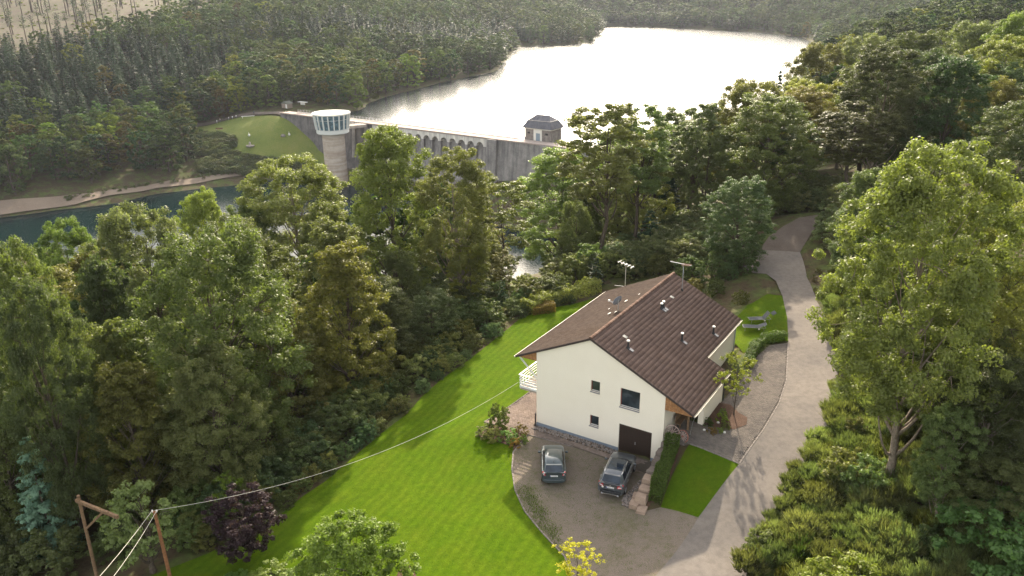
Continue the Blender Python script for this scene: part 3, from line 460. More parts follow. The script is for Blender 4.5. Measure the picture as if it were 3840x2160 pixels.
kb = smooth_poly(POLY['kerb'], 0)
kerb_run('kerb', POLY['kerb'], M['kerb'])
kerb_run('kerb', [POLY['driveway'][i] for i in range(0, 5)], M['kerb'], .5, .12, .1, .075)
kerb_run('kerb', [POLY['driveway'][-1], POLY['driveway'][0]], M['kerb'], .5, .10, .1, .07)
kerb_run('kerb', [POLY['path'][-1], POLY['path'][-2], POLY['path'][-3]], M['kerb'], .5, .08, .1, .07)
kerb_run('kerb', [POLY['parking'][-1], POLY['path'][0]], M['kerb'], .5, .08, .1, .075)
# ------------------------------------------------------------------ house (own axes: x along the gable, y along the ridge)
house = thing('house', 'white rendered house with brown tiled gable roof and a dark garage door', 'house', (OX, OY, 0), YAW)
HW, HL, UR, ZR = 10.15, 15.2, 4.443, 8.51
SLL, SLR = .46657, .485
def roof_z(u): return ZR - (SLL * (UR - u) if u < UR else SLR * (u - UR))
def wall_mat():
    m, N, L = new_mat('render_wall')
    a = nodes_tex(N, L, .5, 5, .6, 'obj'); b = nodes_tex(N, L, 40, 3, .6, 'obj'); c = nodes_tex(N, L, 1.2, 4, .6, 'obj', stretch=(1, 1, .6))
    r = ramp(N, L, a.outputs[0], [(.3, (.785, .715, .60)), (.7, (.815, .75, .635))])
    s = ramp(N, L, c.outputs[0], [(.3, (.985, .985, .98)), (.6, (1, 1, 1))]); col = mixc(N, L, 1.0, r.outputs[0], s.outputs[0], 'MULTIPLY')
    principled(N, L, col, .9, .1, 0, bump(N, L, b.outputs[0], .25, .008)); return m
M['render'] = wall_mat()
def panel(outline, holes, P):
    """flat wall with openings: outline and holes in 2-D, P maps (a, b) to 3-D"""
    pts = []; edges = []
    for lp in [outline] + holes:
        n0 = len(pts); pts += [Vector(q) for q in lp]; edges += [(n0 + i, n0 + (i + 1) % len(lp)) for i in range(len(lp))]
    v, _, f, _, _, _ = delaunay_2d_cdt(pts, edges, [], 0, 1e-6)
    keep = []
    for t in f:
        c = sum((v[i] for i in t), Vector((0, 0))) / len(t)
        if not in_poly(np.array([c.x]), np.array([c.y]), outline)[0]: continue
        if any(in_poly(np.array([c.x]), np.array([c.y]), h)[0] for h in holes): continue
        keep.append(tuple(t))
    return [P(q.x, q.y) for q in v], keep
rect = lambda a, b, c, d: [(a, c), (b, c), (b, d), (a, d)]
WIN = [(4.516, 5.231, 4.34, 5.176), (4.509, 5.223, 1.53, 2.359), (6.827, 8.307, 3.77, 5.202)]
GAR = (6.826, 9.326, .07, 2.342)
PL = .36
top = [(HW, roof_z(HW) - .21), (UR, ZR - .21), (0, roof_z(0) - .19)]
mb = MB()
v, f = panel([(0, PL), (GAR[0], PL), (GAR[1], PL), (HW, PL)] + top, [rect(*w) for w in WIN] + [rect(GAR[0], GAR[1], PL - .001, GAR[3])], lambda a, b: (a, 0, b)); mb.add(v, f)
for a, b, c, d in WIN + [(GAR[0], GAR[1], .0, GAR[3])]:      # reveals
    D = .14
    mb.add([(a, 0, c), (a, D, c), (a, D, d), (a, 0, d)], [(0, 1, 2, 3)]); mb.add([(b, 0, c), (b, D, c), (b, D, d), (b, 0, d)], [(3, 2, 1, 0)])
    mb.add([(a, 0, d), (a, D, d), (b, D, d), (b, 0, d)], [(0, 1, 2, 3)])
mb.add([(0, 0, -.6), (0, HL, -.6), (0, HL, top[2][1]), (0, 0, top[2][1])], [(3, 2, 1, 0)])
DOOR = (4.2, 5.25, 2.27, 4.3)
v, f = panel([(0, -.4), (HL, -.4), (HL, top[0][1]), (0, top[0][1])], [rect(*DOOR)], lambda a, b: (HW, a, b)); mb.add(v, f)
mb.add([(0, HL, -.6), (HW, HL, -.6), (HW, HL, top[0][1]), (UR, HL, top[1][1]), (0, HL, top[2][1])], [(0, 1, 2, 3, 4)])
mb.obj('wall', M['render'], house)
MB().box((-.012, -.012, -.3), (GAR[0] - .0, .05, PL)).box((GAR[1], -.012, -.3), (HW + .01, .05, PL)).obj('plinth', plain('plinth_paint', (.20, .235, .28), .8, .15, var=.12, scale=3), house)
MB().box((GAR[0] + .0, .0, -.1), (GAR[1], .16, .07)).obj('threshold', M['concrete'], house)
# windows
M['winframe'] = plain('red_brown_window_wood', (.17, .028, .018), .5, .35, var=.2)
def glass_mat(name, col=(.02, .026, .03), rough=.04):
    m, N, L = new_mat(name); t = nodes_tex(N, L, 1.3, 3, .5, 'obj')
    r = ramp(N, L, t.outputs[0], [(.4, col), (.65, tuple(c * 2.2 for c in col))])
    principled(N, L, r.outputs[0], rough, .6); return m
M['glass'] = glass_mat('window_glass')
M['sill'] = plain('sill_metal', (.20, .195, .21), .5, .45, .3)
for a, b, c, d in WIN:
    w = obj('window', None, house); w.location = (a, 0, c); W_, H_ = b - a, d - c
    fr = MB(); fw = .055
    for q0, q1 in (((0, 0), (fw, H_)), ((W_ - fw, 0), (W_, H_)), ((fw, 0), (W_ - fw, fw * 1.1)), ((fw, H_ - fw), (W_ - fw, H_))): fr.box((q0[0], .10, q0[1]), (q1[0], .17, q1[1]))
    fr.obj('frame', M['winframe'], w, bevel=.006)
    MB().box((fw, .125, fw * 1.1), (W_ - fw, .135, H_ - fw)).obj('pane', M['glass'], w)
    MB().box((fw, .085, fw * .4), (W_ - fw, .12, fw * 1.2)).obj('weather_bar', M['offwhite'], w)
    sl = MB(); sl.add([(-.05, -.07, -.075), (W_ + .02, -.07, -.075), (W_ + .0, .13, .012), (0, .13, .012), (-.05, -.07, -.10), (W_ + .02, -.07, -.10), (W_, .13, -.03), (0, .13, -.03)],
           [(0, 1, 2, 3), (7, 6, 5, 4), (0, 4, 5, 1), (1, 5, 6, 2), (2, 6, 7, 3), (3, 7, 4, 0)]); sl.obj('sill', M['sill'], w)
# garage door of upright boards
gd = obj('garage_door', None, house); gd.location = (GAR[0], .10, GAR[2]); GWd, GH = GAR[1] - GAR[0], GAR[3] - GAR[2]
M['garage'] = plain('garage_brown', (.040, .026, .019), .55, .3, var=.3, scale=4)
MB().box((.04, .05, .03), (GWd - .04, .06, GH - .03)).obj('backing', M['black'], gd)
fr = MB().box((0, -.0, 0), (.05, .07, GH)).box((GWd - .05, 0, 0), (GWd, .07, GH)).box((.05, 0, GH - .05), (GWd - .05, .07, GH)); fr.obj('frame', M['garage'], gd)
ns = 24; sw = (GWd - .1) / ns
sm = MB().box((.006, 0, .01), (sw - .006, .045, GH - .055)).mesh('slat', M['garage'], bevel=.006)
for i in range(ns): obj('slat', sm, gd, loc=(.05 + i * sw, (.004 if i % 2 else .012), 0))
MB().tube([(GWd / 2, -.0, .98), (GWd / 2, -.07, .98), (GWd / 2 + .06, -.07, .93)], .014).box((GWd / 2 - .03, -.012, .86), (GWd / 2 + .03, 0.006, 1.08)).obj('handle', M['metal'], gd)
# door, pier, post and dark interior of the porch
M['door'] = plain('entrance_door', (.035, .026, .02), .5, .35)
MB().box((HW - .12, DOOR[0], DOOR[2]), (HW - .06, DOOR[1], DOOR[3])).obj('door', M['door'], house)
PX = 11.95
pm = MB(); zt = lambda u: roof_z(u) - .22
pm.add([(PX - .38, 2.87, 1.9), (PX, 2.87, 1.9), (PX, 7.0, 1.9), (PX - .38, 7.0, 1.9), (PX - .38, 2.87, zt(PX - .38)), (PX, 2.87, zt(PX)), (PX, 7.0, zt(PX)), (PX - .38, 7.0, zt(PX - .38))],
       [(3, 2, 1, 0), (4, 5, 6, 7), (0, 1, 5, 4), (1, 2, 6, 5), (2, 3, 7, 6), (3, 0, 4, 7)])
pm.add([(HW, 6.85, 1.9), (PX - .38, 6.85, 1.9), (PX - .38, 7.0, 1.9), (HW, 7.0, 1.9), (HW, 6.85, zt(HW)), (PX - .38, 6.85, zt(PX - .38)), (PX - .38, 7.0, zt(PX - .38)), (HW, 7.0, zt(HW))],
       [(3, 2, 1, 0), (4, 5, 6, 7), (0, 1, 5, 4), (2, 3, 7, 6)])
pm.obj('porch_wall', M['render'], house)
MB().box((11.24, 1.55, 2.2), (11.38, 1.69, zt(11.4) - .02)).obj('porch_post', M['timber'], house, bevel=.015)
MB().box((10.4, .5, zt(12.1) - .02), (12.1, .62, zt(12.1) + .12)).obj('porch_beam', M['timber'], house)
# cladding boards under the two overhangs
rb = random.Random(3)
x = HW + .01
while x < 12.05:
    w_ = .115; x1 = min(x + w_, 12.08); zb = 4.45 + rb.uniform(-.02, .02)
    t0, t1 = roof_z(x) - .17, roof_z(x1) - .17; y0 = -.03 + rb.uniform(0, .012)
    if t1 > zb + .02:
        b_ = MB(); b_.add([(x + .004, y0, zb), (x1 - .004, y0, zb), (x1 - .004, y0, t1), (x + .004, y0, t0), (x + .004, y0 + .02, zb), (x1 - .004, y0 + .02, zb), (x1 - .004, y0 + .02, t1), (x + .004, y0 + .02, t0)],
            [(0, 1, 2, 3), (7, 6, 5, 4), (0, 4, 5, 1), (1, 5, 6, 2), (2, 6, 7, 3), (3, 7, 4, 0)]); b_.obj('cladding_board', M['clad'], house)
    x += w_
x = -1.45
while x < -.02:
    x1 = min(x + .12, -.004); zb = 5.5; t0, t1 = roof_z(x) - .17, roof_z(x1) - .17; y0 = .0 + rb.uniform(0, .012)
    if t1 > zb + .02:
        b_ = MB(); b_.add([(x + .004, y0, zb), (x1 - .004, y0, zb), (x1 - .004, y0, t1), (x + .004, y0, max(t0, zb + .005)), (x + .004, y0 + .02, zb), (x1 - .004, y0 + .02, zb), (x1 - .004, y0 + .02, t1), (x + .004, y0 + .02, max(t0, zb + .005))],
            [(0, 1, 2, 3), (7, 6, 5, 4), (0, 4, 5, 1), (1, 5, 6, 2), (2, 6, 7, 3), (3, 7, 4, 0)]); b_.obj('cladding_board', M['clad'], house)
    x += .12
# roof deck
EL, ER, EP, WN, WS, WF = -1.766, 10.52, 12.264, -.15, 7.09, 15.36
roof = obj('roof', None, house)
dk = MB()
def slab(u0, u1, w0, w1, t0=.07, t1=.16):
    z0, z1 = roof_z(u0), roof_z(u1)
    dk.add([(u0, w0, z0 - t1), (u1, w0, z1 - t1), (u1, w1, z1 - t1), (u0, w1, z0 - t1), (u0, w0, z0 - t0), (u1, w0, z1 - t0), (u1, w1, z1 - t0), (u0, w1, z0 - t0)],
           [(3, 2, 1, 0), (4, 5, 6, 7), (0, 1, 5, 4), (1, 2, 6, 5), (2, 3, 7, 6), (3, 0, 4, 7)])
slab(EL + .05, UR, WN + .02, WF - .02); slab(UR, ER - .05, WN + .02, WF - .02); slab(ER - .05, EP - .05, WN + .02, WS - .02)
dk.obj('deck', plain('roof_boarding', (.05, .038, .03), .9, .1, var=.3), roof)
# concrete pan tiles: courses from the eave to the ridge
def tile_mat(name, a, b, moss=None):
    m, N, L = new_mat(name)
    at = N.new('ShaderNodeAttribute'); at.attribute_name = 'tint'
    t = nodes_tex(N, L, .6, 5, .65); u = nodes_tex(N, L, 9, 5, .75)
    r = ramp(N, L, at.outputs['Fac'], [(0, a), (1, b)])
    s = ramp(N, L, t.outputs[0], [(.3, (.84, .83, .84)), (.7, (1.13, 1.10, 1.08))]); col = mixc(N, L, 1.0, r.outputs[0], s.outputs[0], 'MULTIPLY')
    if moss:
        mx = N.new('ShaderNodeMix'); mx.inputs[0].default_value = .62; L.new(t.outputs[0], mx.inputs[2]); L.new(u.outputs[0], mx.inputs[3])
        f_ = ramp(N, L, mx.outputs[0], [(.49, (0, 0, 0)), (.60, (.85, .85, .85))]); col = mixc(N, L, f_.outputs[0], col, moss)
    principled(N, L, col, .95, .06, 0, bump(N, L, u.outputs[0], .35, .01)); return m
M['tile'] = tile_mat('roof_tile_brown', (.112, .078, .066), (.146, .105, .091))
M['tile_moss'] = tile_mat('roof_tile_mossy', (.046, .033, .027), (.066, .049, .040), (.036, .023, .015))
M['tile_light'] = plain('light_tile', (.70, .66, .58), .6, .3, var=.06)
M['ridge'] = tile_mat('ridge_tile', (.115, .072, .055), (.19, .128, .10))
TW = .2982
_cols = 9
_px = np.linspace(0, 1, _cols); _pz = .024 * np.abs(np.cos(_px * 2 * np.pi)) ** .8        # two rolls per tile
def tile_verts(c0, c1, l):
    """columns c0..c1 across (m), length l up the slope; local x across, y up, z out"""
    xs = _px * (c1 - c0) + .002
    rows = [(0, .022, -.022), (0, .022, 0), (l, -.018, 0)]
    return np.array([(x, y, z0 + (p if dz == 0 else p * .2 + dz + .0)) for (y, z0, dz) in rows for x, p in zip(xs, _pz)])
_tf = np.array([(r * _cols + i, r * _cols + i + 1, (r + 1) * _cols + i + 1, (r + 1) * _cols + i) for r in range(2) for i in range(_cols - 1)])
def lay_tiles(side, u_eave, w0, w1, u_top):
    s = SLL if side == 'L' else SLR; sg = -1 if side == 'L' else 1
    ln = abs(u_eave - u_top) * math.hypot(1, s); nc = round(ln / .336); ex = ln / nc; nt = round((w1 - w0) / TW); tw = (w1 - w0) / nt
    up = np.array([-sg, 0, s]) / math.hypot(1, s); nrm = np.array([sg * s, 0, 1]) / math.hypot(1, s)
    ac = np.array([0, -1, 0]) if side == 'L' else np.array([0, 1, 0])
    V = []
    tv = tile_verts(0, tw, ex + .05)
    for c in range(nc):
        for k in range(nt):
            o = np.array([u_eave, 0, roof_z(u_eave)]) + up * ex * c + np.array([0, (w1 - k * tw) if side == 'L' else (w0 + k * tw), 0]) - nrm * .045
            V.append(o + tv[:, :1] * ac + tv[:, 1:2] * up + (tv[:, 2:3] + RNG.uniform(-.003, .003)) * nrm)
    return V
tilesR = lay_tiles('R', EP, WN, WS, ER) + lay_tiles('R', ER, WN, WF, UR)
tilesL = lay_tiles('L', EL, WN, WF, UR)
_inv = house.matrix_basis.inverted() if False else None
allt = [(t, 0) for t in tilesR] + [(t, 1) for t in tilesL]
camL = np.array([(-OX) * _cy + (-OY) * _sy, OX * _sy - OY * _cy, CAM_Z])      # the view point in house axes
dist = np.array([np.linalg.norm(t.mean(0) - camL) for t, _ in allt])
order = np.argsort(dist); tint = RNG.random(len(allt))
# two light tiles stand among the brown ones
def nearest_tile(u, w): return int(np.argmin([np.hypot(t[:, 0].mean() - u, t[:, 1].mean() - w) if s == 0 else 99 for t, s in allt]))
light = {nearest_tile(5.93, 11.74), nearest_tile(5.91, 2.68)}
single = set(int(i) for i in order[:298]) | light
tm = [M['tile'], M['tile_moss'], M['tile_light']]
for i in single:
    t, s = allt[i]; c = t.mean(0)
    o = obj('roof_tile', mesh_np('roof_tile', t - c, _tf, [tm[2 if i in light else s]], tint=np.full(len(_tf), tint[i])), roof, loc=c)
    if i in light: o['label'] = 'pale glass roof tile'
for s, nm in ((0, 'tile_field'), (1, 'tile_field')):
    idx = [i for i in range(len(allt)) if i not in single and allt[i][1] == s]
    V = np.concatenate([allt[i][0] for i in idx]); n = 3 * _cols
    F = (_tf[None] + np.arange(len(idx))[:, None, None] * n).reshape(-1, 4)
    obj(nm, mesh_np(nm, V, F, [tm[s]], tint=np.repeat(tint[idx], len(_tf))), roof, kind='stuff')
# ridge caps
nr = 40
for k in range(nr):
    y0 = WN + (WF - WN) * k / nr; y1 = WN + (WF - WN) * (k + 1) / nr + .04; r0, r1 = .125, .108
    vs = []; 
    for y, r in ((y0, r0), (y1, r1)):
        vs += [(UR + r * 1.15 * math.sin(a), y, ZR - .045 + r * math.cos(a)) for a in np.linspace(-1.75, 1.75, 9)]
    m = MB().add(vs, [(i, i + 1, i + 10, i + 9) for i in range(8)] + [tuple(range(9))])
    me = m.mesh('ridge_cap', M['ridge']); a_ = me.attributes.new('tint', 'FLOAT', 'FACE'); a_.data.foreach_set('value', np.full(len(me.polygons), RNG.random(), dtype=np.float32))
    obj('ridge_cap', me, roof)
# verge boards, gutters, downpipes
vb = MB()
vb.bar((EL, WN, roof_z(EL) - .10), (UR, WN, ZR - .10), .03, .16); vb.bar((UR, WN, ZR - .10), (EP, WN, roof_z(EP) - .10), .03, .16)
vb.bar((ER, WS, roof_z(ER) - .10), (EP, WS, roof_z(EP) - .10), .03, .16)
vb.obj('verge_board', plain('verge_dark', (.055, .042, .038), .8, .15), roof)
def gutter(u, w0, w1, name='gutter'):
    g = MB(); n = 7; z = roof_z(u) - .10; r = .068; sg = 1 if u > 0 else -1
    for w in (w0, w1): g.v += [(u + sg * (.045 + r * math.cos(a)), w, z - r * math.sin(a)) for a in np.linspace(0, math.pi, n)]
    g.f += [(i, i + 1, i + 1 + n, i + n) for i in range(n - 1)]
    g.f += [tuple(range(n)), tuple(range(2 * n - 1, n - 1, -1))]
    g.bar((u + sg * (.045 + r), w0, z + .004), (u + sg * (.045 + r), w1, z + .004), .02)
    g.obj(name, M['gutter'], house)
M['gutter'] = plain('cream_gutter', (.60, .55, .46), .5, .35, var=.08)
gutter(EL, WN, WF); gutter(ER, WS + .02, WF); gutter(EP, WN, WS)
MB().tube([(ER + .06, 14.95, roof_z(ER) - .15), (ER + .03, 14.95, roof_z(ER) - .4), (HW + .09, 14.95, roof_z(ER) - .62), (HW + .09, 14.95, 2.5)], .05).obj('downpipe', plain('zinc_pipe', (.35, .37, .42), .5, .5, .4), house)
MB().tube([(-.06, -.07, .0), (-.06, -.07, 1.15)], .055).box((-.13, -.13, .0), (.0, -.01, .25)).obj('drain_pipe', M['black'], house)
MB().tube([(PX + .07, 7.05, 1.9), (PX + .07, 7.05, 4.35)], .05).obj('downpipe', M['black'], house)
MB().tube([(EP + .05, WN + .1, roof_z(EP) - .17), (EP - .35, .75, 3.6), (EP - .62, 1.2, 2.3)], .012, 5).obj('rain_chain', M['metal'], house)
# balcony on the lake side
bal = obj('balcony', None, house)
BX, BZ, BL = -1.55, 2.72, 9.0
MB().box((BX, .12, BZ), (-.002, BL, BZ + .16)).obj('deck', M['concrete'], bal)
M['rail'] = plain('white_railing', (.66, .66, .66), .5, .35, var=.06)
MB().bar((BX, .1, 3.94), (BX, BL, 3.94), .12, .06).bar((BX - .06, .1, 3.94), (-.02, .1, 3.94), .12, .06).obj('handrail', plain('cream_rail', (.80, .75, .62), .5, .3, var=.05), bal)
for z, h in ((2.98, .16), (3.24, .14), (3.47, .10), (3.68, .07)):
    MB().box((BX, .07, z - h / 2), (-.02, .10, z + h / 2)).obj('rail_board', M['rail'], bal)
    MB().box((BX - .02, .1, z - .03), (BX + .01, BL, z + .03)).obj('rail_board', M['rail'], bal)
for y in np.arange(.13, BL, 1.45): MB().box((BX + .012, y - .025, BZ + .1), (BX + .062, y + .025, 3.91)).obj('baluster', M['rail'], bal)
MB().box((-.07, .11, BZ + .1), (-.02, .16, 3.91)).obj('baluster', M['rail'], bal)
MB().bar((-1.5, .06, 5.47), (-.03, .06, 4.08), .085).obj('strut', M['rail'], house)
# vent pipes
for i, (u, w) in enumerate(((5.98, 9.40), (5.96, 9.06), (8.58, 6.85), (9.76, 10.59), (6.51, 1.69))):
    v_ = obj('vent_pipe', None, house); v_.location = (u, w, roof_z(u)); hgt = (.50, .42, .62, .58, .55)[i]
    MB().lathe([(.16, -.1), (.13, .04), (.09, .10), (.075, .16), (.075, hgt - .05), (.0, hgt - .05)], 12).obj('pipe', M['black'], v_, True)
    MB().lathe([(0, hgt + .05), (.10, hgt + .04), (.13, hgt), (.12, hgt - .05), (.07, hgt - .07)], 12).obj('cap', M['white'], v_, True)
    MB().add([(.10, -.14, -.04), (.42, -.14, -.195), (.42, .14, -.195), (.10, .14, -.04), (.10, -.14, .0), (.42, -.14, -.155), (.42, .14, -.155), (.10, .14, .0)],
        [(3, 2, 1, 0), (4, 5, 6, 7), (0, 1, 5, 4), (1, 2, 6, 5), (2, 3, 7, 6), (3, 0, 4, 7)]).obj('flashing', M['slate'], v_)
# lichen pads and loose flat stones of the old roof side
for k, (u, w, s) in enumerate(((3.03, 8.85, .34), (3.0, 5.88, .36), (3.54, 5.87, .26), (2.2, 7.5, .2), (3.6, 10.1, .22))):
    q = MB(); n = 9; rr = [s * RNG.uniform(.7, 1.1) * .5 for _ in range(n)]
    q.add([(rr[i] * math.cos(2 * math.pi * i / n) * .7, rr[i] * math.sin(2 * math.pi * i / n) * 1.3, roof_z(u + rr[i] * math.cos(2 * math.pi * i / n) * .7) - roof_z(u) + .02 ) for i in range(n)] +
          [(rr[i] * .85 * math.cos(2 * math.pi * i / n) * .7, rr[i] * .85 * math.sin(2 * math.pi * i / n) * 1.3, roof_z(u + rr[i] * math.cos(2 * math.pi * i / n) * .7) - roof_z(u) + .05) for i in range(n)],
          [(i, (i + 1) % n, (i + 1) % n + n, i + n) for i in range(n)] + [tuple(range(n, 2 * n))])
    q.obj('lichen_patch', M['tile_light'] if k < 3 else M['offwhite'], roof, loc=(u, w, roof_z(u)))
# aerials and dish
def hloc(u, w, z=0): return hp(u, w, z)
a1 = thing('tv_antenna', 'rusty television aerial on a pole near the far verge of the brown roof', 'antenna', hp(5.91, 13.54, roof_z(5.91)), YAW)
MB().tube([(0, 0, -.1), (0, 0, 1.5), (-.05, .1, 2.0), (-.12, .12, 2.25)], .03).obj('mast', M['metal'], a1)
MB().bar((-1.15, -.1, 2.35), (.55, .3, 2.15), .035, .05).obj('boom', M['offwhite'], a1)
for k in range(9):
    x = -.1 + k * .075; MB().bar((x, -.15 + x * .23 + .2 - .32, 2.23), (x, x * .23 + .05 + .32, 2.23), .018).bar((x, x * .23 + .05, 2.0 + .02 * k), (x, x * .23 + .05, 2.42 - .02 * k), .014).obj('element', plain('rust', (.16, .08, .05), .8, .2), a1)
MB().lathe([(.13, -.06), (.09, .05), (.035, .16)], 10).obj('flashing', M['black'], a1)
a2 = thing('tv_antenna', 'thin pale aerial mast standing at the far gable beyond the mossy roof side', 'antenna', hp(-.04, 15.45, 0), YAW)
MB().tube([(0, 0, 3.0), (0, 0, 8.45)], .03).bar((0, 0, 5.9), (0, -.35, 5.9), .03).obj('mast', plain('pale_mast', (.5, .47, .36), .6, .3), a2)
MB().bar((-.75, -.15, 8.62), (.75, .1, 8.25), .025, .035).obj('boom', M['offwhite'], a2)
for k in range(5): MB().bar((-.6 + k * .3, -.35, 8.57 - k * .072), (-.6 + k * .3, .3, 8.57 - k * .072), .016).obj('element', M['metal'], a2)
MB().bar((-1.0, -.05, 6.25), (.1, .0, 6.35), .025).obj('stay', M['offwhite'], a2)
d1 = thing('satellite_dish', 'grey satellite dish on a short pole beside the roof ridge', 'satellite dish', hp(3.55, 6.25, roof_z(3.55)), YAW)
MB().tube([(0, 0, -.1), (0, 0, 1.0)], .03).obj('mast', M['metal'], d1)
dm = MB().lathe([(0, -.10), (.15, -.09), (.28, -.055), (.38, -.01), (.43, .02), (.42, .03), (.27, -.035), (.14, -.07), (0, -.08)], 20).obj('reflector', plain('dish_grey', (.16, .18, .21), .5, .4), d1, True)
dm.location = (-.10, .05, .78); dm.rotation_euler = (math.radians(-20), math.radians(-68), 0)
MB().tube([(-.10, .05, .42), (-.75, .02, .62)], .018).tube([(-.12, .05, .6), (-.75, .02, .65)], .012).obj('feed_arm', M['metal'], d1)
MB().box((-.86, -.05, .58), (-.72, .09, .72)).obj('receiver', M['white'], d1, bevel=.02)
# ------------------------------------------------------------------ the two parked cars
def car_paint(name, col, rough=.28):
    m, N, L = new_mat(name); t = nodes_tex(N, L, 3, 4, .6, 'obj')
    r = ramp(N, L, t.outputs[0], [(.35, tuple(c * .9 for c in col)), (.65, tuple(c * 1.1 for c in col))])
    b = principled(N, L, r.outputs[0], rough, .5, .35, None, 1.0); return m
M['tyre'] = plain('tyre_rubber', (.018, .018, .018), .85, .2)
M['rim'] = plain('alloy_rim', (.38, .38, .39), .35, .5, .8)
M['lamp_red'] = plain('tail_lamp_red', (.42, .012, .02), .15, .6, coat=1, var=.2)
M['lamp_white'] = plain('clear_lamp', (.62, .60, .60), .15, .6, coat=1)
M['car_glass'] = glass_mat('car_glass', (.012, .018, .026), .03)
M['plate'] = plain('plate_white', (.72, .73, .72), .5, .4, var=.04)
M['plate_blue'] = plain('plate_blue', (.02, .06, .35), .5, .4)
M['chrome'] = plain('chrome_trim', (.75, .75, .76), .15, .6, .9)
M['plastic'] = plain('black_plastic', (.025, .026, .028), .6, .35)
def text_mesh(txt, size, mat):
    cu = bpy.data.curves.new('lettering', 'FONT'); cu.body = txt; cu.size = size; cu.align_x = 'CENTER'; cu.align_y = 'CENTER'; cu.extrude = .001; cu.resolution_u = 2
    o = bpy.data.objects.new('lettering', cu); link(o); dg = bpy.context.evaluated_depsgraph_get(); me = bpy.data.meshes.new_from_object(o.evaluated_get(dg))
    bpy.data.objects.remove(o); me.materials.clear(); me.materials.append(mat); return me
def car(name, label, loc, rz, L, W, H, paint, c):
    """c: dict of proportions along the car (y, front positive)"""
    car_ = thing(name, label, 'car', loc, rz); w = W / 2
    zb, belt, hood = c['zb'], c['belt'], c['hood']; rr = c['wheel']
    yr, yf = -L / 2, L / 2
    # lower body: stations of half outlines (x, z)
    def ring(y, wf, zbot, zmid, zsh, ztop, topw): return [(0, y, zbot), (w * wf * .80, y, zbot), (w * wf * .97, y, zbot + .10), (w * wf, y, zmid), (w * wf * .985, y, zsh), (w * topw, y, ztop), (w * topw * .5, y, ztop + .012), (0, y, ztop + .016)]
    st = [ring(yr + .10, .80, zb + .10, .55, c['tail'] - .06, c['tail'], .74), ring(yr + .02, .90, zb + .04, .52, c['tail'] - .10, c['tail'] - .02, .82), ring(yr + .10, .97, zb, .55, belt - .10, belt - .02, .86), ring(yr + .35, 1.0, zb, .58, belt - .08, belt, .88),
          ring(yr + L * .22, 1.0, zb, .58, belt - .08, belt, .90), ring(0, .985, zb, .56, belt - .08, belt - .01, .90), ring(yf - L * .30, .99, zb, .56, belt - .10, belt - .04, .88), ring(yf - L * .235, 1.0, zb, .56, hood - .03, hood + .02, .84), ring(yf - L * .12, .985, zb, .54, hood - .09, hood - .03, .80), ring(yf - .16, .93, zb + .02, .50, hood - .20, hood - .12, .74), ring(yf - .01, .80, zb + .06, .46, hood - .34, hood - .25, .62), ring(yf - .05, .70, zb + .12, .42, hood - .44, hood - .38, .50)]
    st[0], st[1] = [(x, yr + .16, z) for x, y, z in st[0]], st[1]
    n = len(st[0]); mb = MB(); full = []
    for r in st: full.append([(x, y, z) for x, y, z in r] + [(-x, y, z) for x, y, z in r[-2:0:-1]])
    k = len(full[0]); mb.v = [p for r in full for p in r]
    for i in range(len(full) - 1):
        for j in range(k): mb.f.append((i * k + j, i * k + (j + 1) % k, (i + 1) * k + (j + 1) % k, (i + 1) * k + j))
    mb.f += [tuple(range(k)), tuple(range((len(full) - 1) * k, len(full) * k))]
    body = mb.obj('body', paint, car_); me = body.data
    for p in me.polygons: p.use_smooth = True
    sm = body.modifiers.new('smooth', 'SUBSURF'); sm.levels = 2; sm.render_levels = 2
    # cabin
    ys = c['ys']                                  # windscreen foot, windscreen head, roof back, rear window foot
    wb, wr = w * .88, w * c.get('roofw', .66)
    base = [(ys[0], wb * .93, belt - .02), (ys[1], wr * .94, H - .05), ((ys[1] + ys[2]) / 2, wr, H), (ys[2], wr * .95, H - .055), (ys[3], wb * .90, belt - .02)]
    cab = MB(); V = []
    for i, (y, hw, z) in enumerate(base):
        if i in (0, 4): V.append([(s * hw, y - (0.10 if i == 4 else -.10) * (abs(s) ** 2) * (-1 if i == 0 else -1), z + .025 * (1 - s * s)) for s in (-1, -.5, 0, .5, 1)])
        else: V.append([(s * hw, y, z + .035 * (1 - s * s)) for s in (-1, -.5, 0, .5, 1)])
    cab.v = [p for r in V for p in r]
    for i in range(4):
        for j in range(4): cab.f.append((i * 5 + j, i * 5 + j + 1, (i + 1) * 5 + j + 1, (i + 1) * 5 + j))
    # side walls down to the belt
    for s, col in ((-1, 0), (1, 4)):
        b0 = len(cab.v); cab.v += [(s * wb * .98, y, belt - .03) for y in (ys[0] - .25, ys[1] - .3, (ys[1] + ys[2]) / 2, ys[2] - .05, ys[3] + .05)]
        for i in range(4): cab.f.append((i * 5 + col, (i + 1) * 5 + col, b0 + i + 1, b0 + i))
        cab.f.append((0 * 5 + col, b0, b0, b0)) if False else None
    cb = cab.obj('cabin', paint, car_)
    for p in cb.data.polygons: p.use_smooth = True
    for e in cb.data.edges: pass
    lerp = lambda a, b, t: tuple(a[i] + (b[i] - a[i]) * t for i in range(3))
    def pane(name, q, inset=(.06, .08), off=.012, mat='car_glass', nx_=4):
        """q: four corners (bl, br, tr, tl) of a face; a slightly bowed pane a little in from the edges"""
        a, b = inset; bl, br, tr, tl = q; nrm = (Vector(br) - Vector(bl)).cross(Vector(tl) - Vector(bl)).normalized()
        vs = []; fs = []
        for jj, t in enumerate((b, .5, 1 - b)):
            l, r = lerp(bl, tl, t), lerp(br, tr, t)
            for ii in range(nx_ + 1):
                s = a + (1 - 2 * a) * ii / nx_; p = Vector(lerp(l, r, s)) + nrm * (off + .03 * (1 - (2 * s - 1) ** 2) * (1 if nx_ > 2 else .3)); vs.append(p)
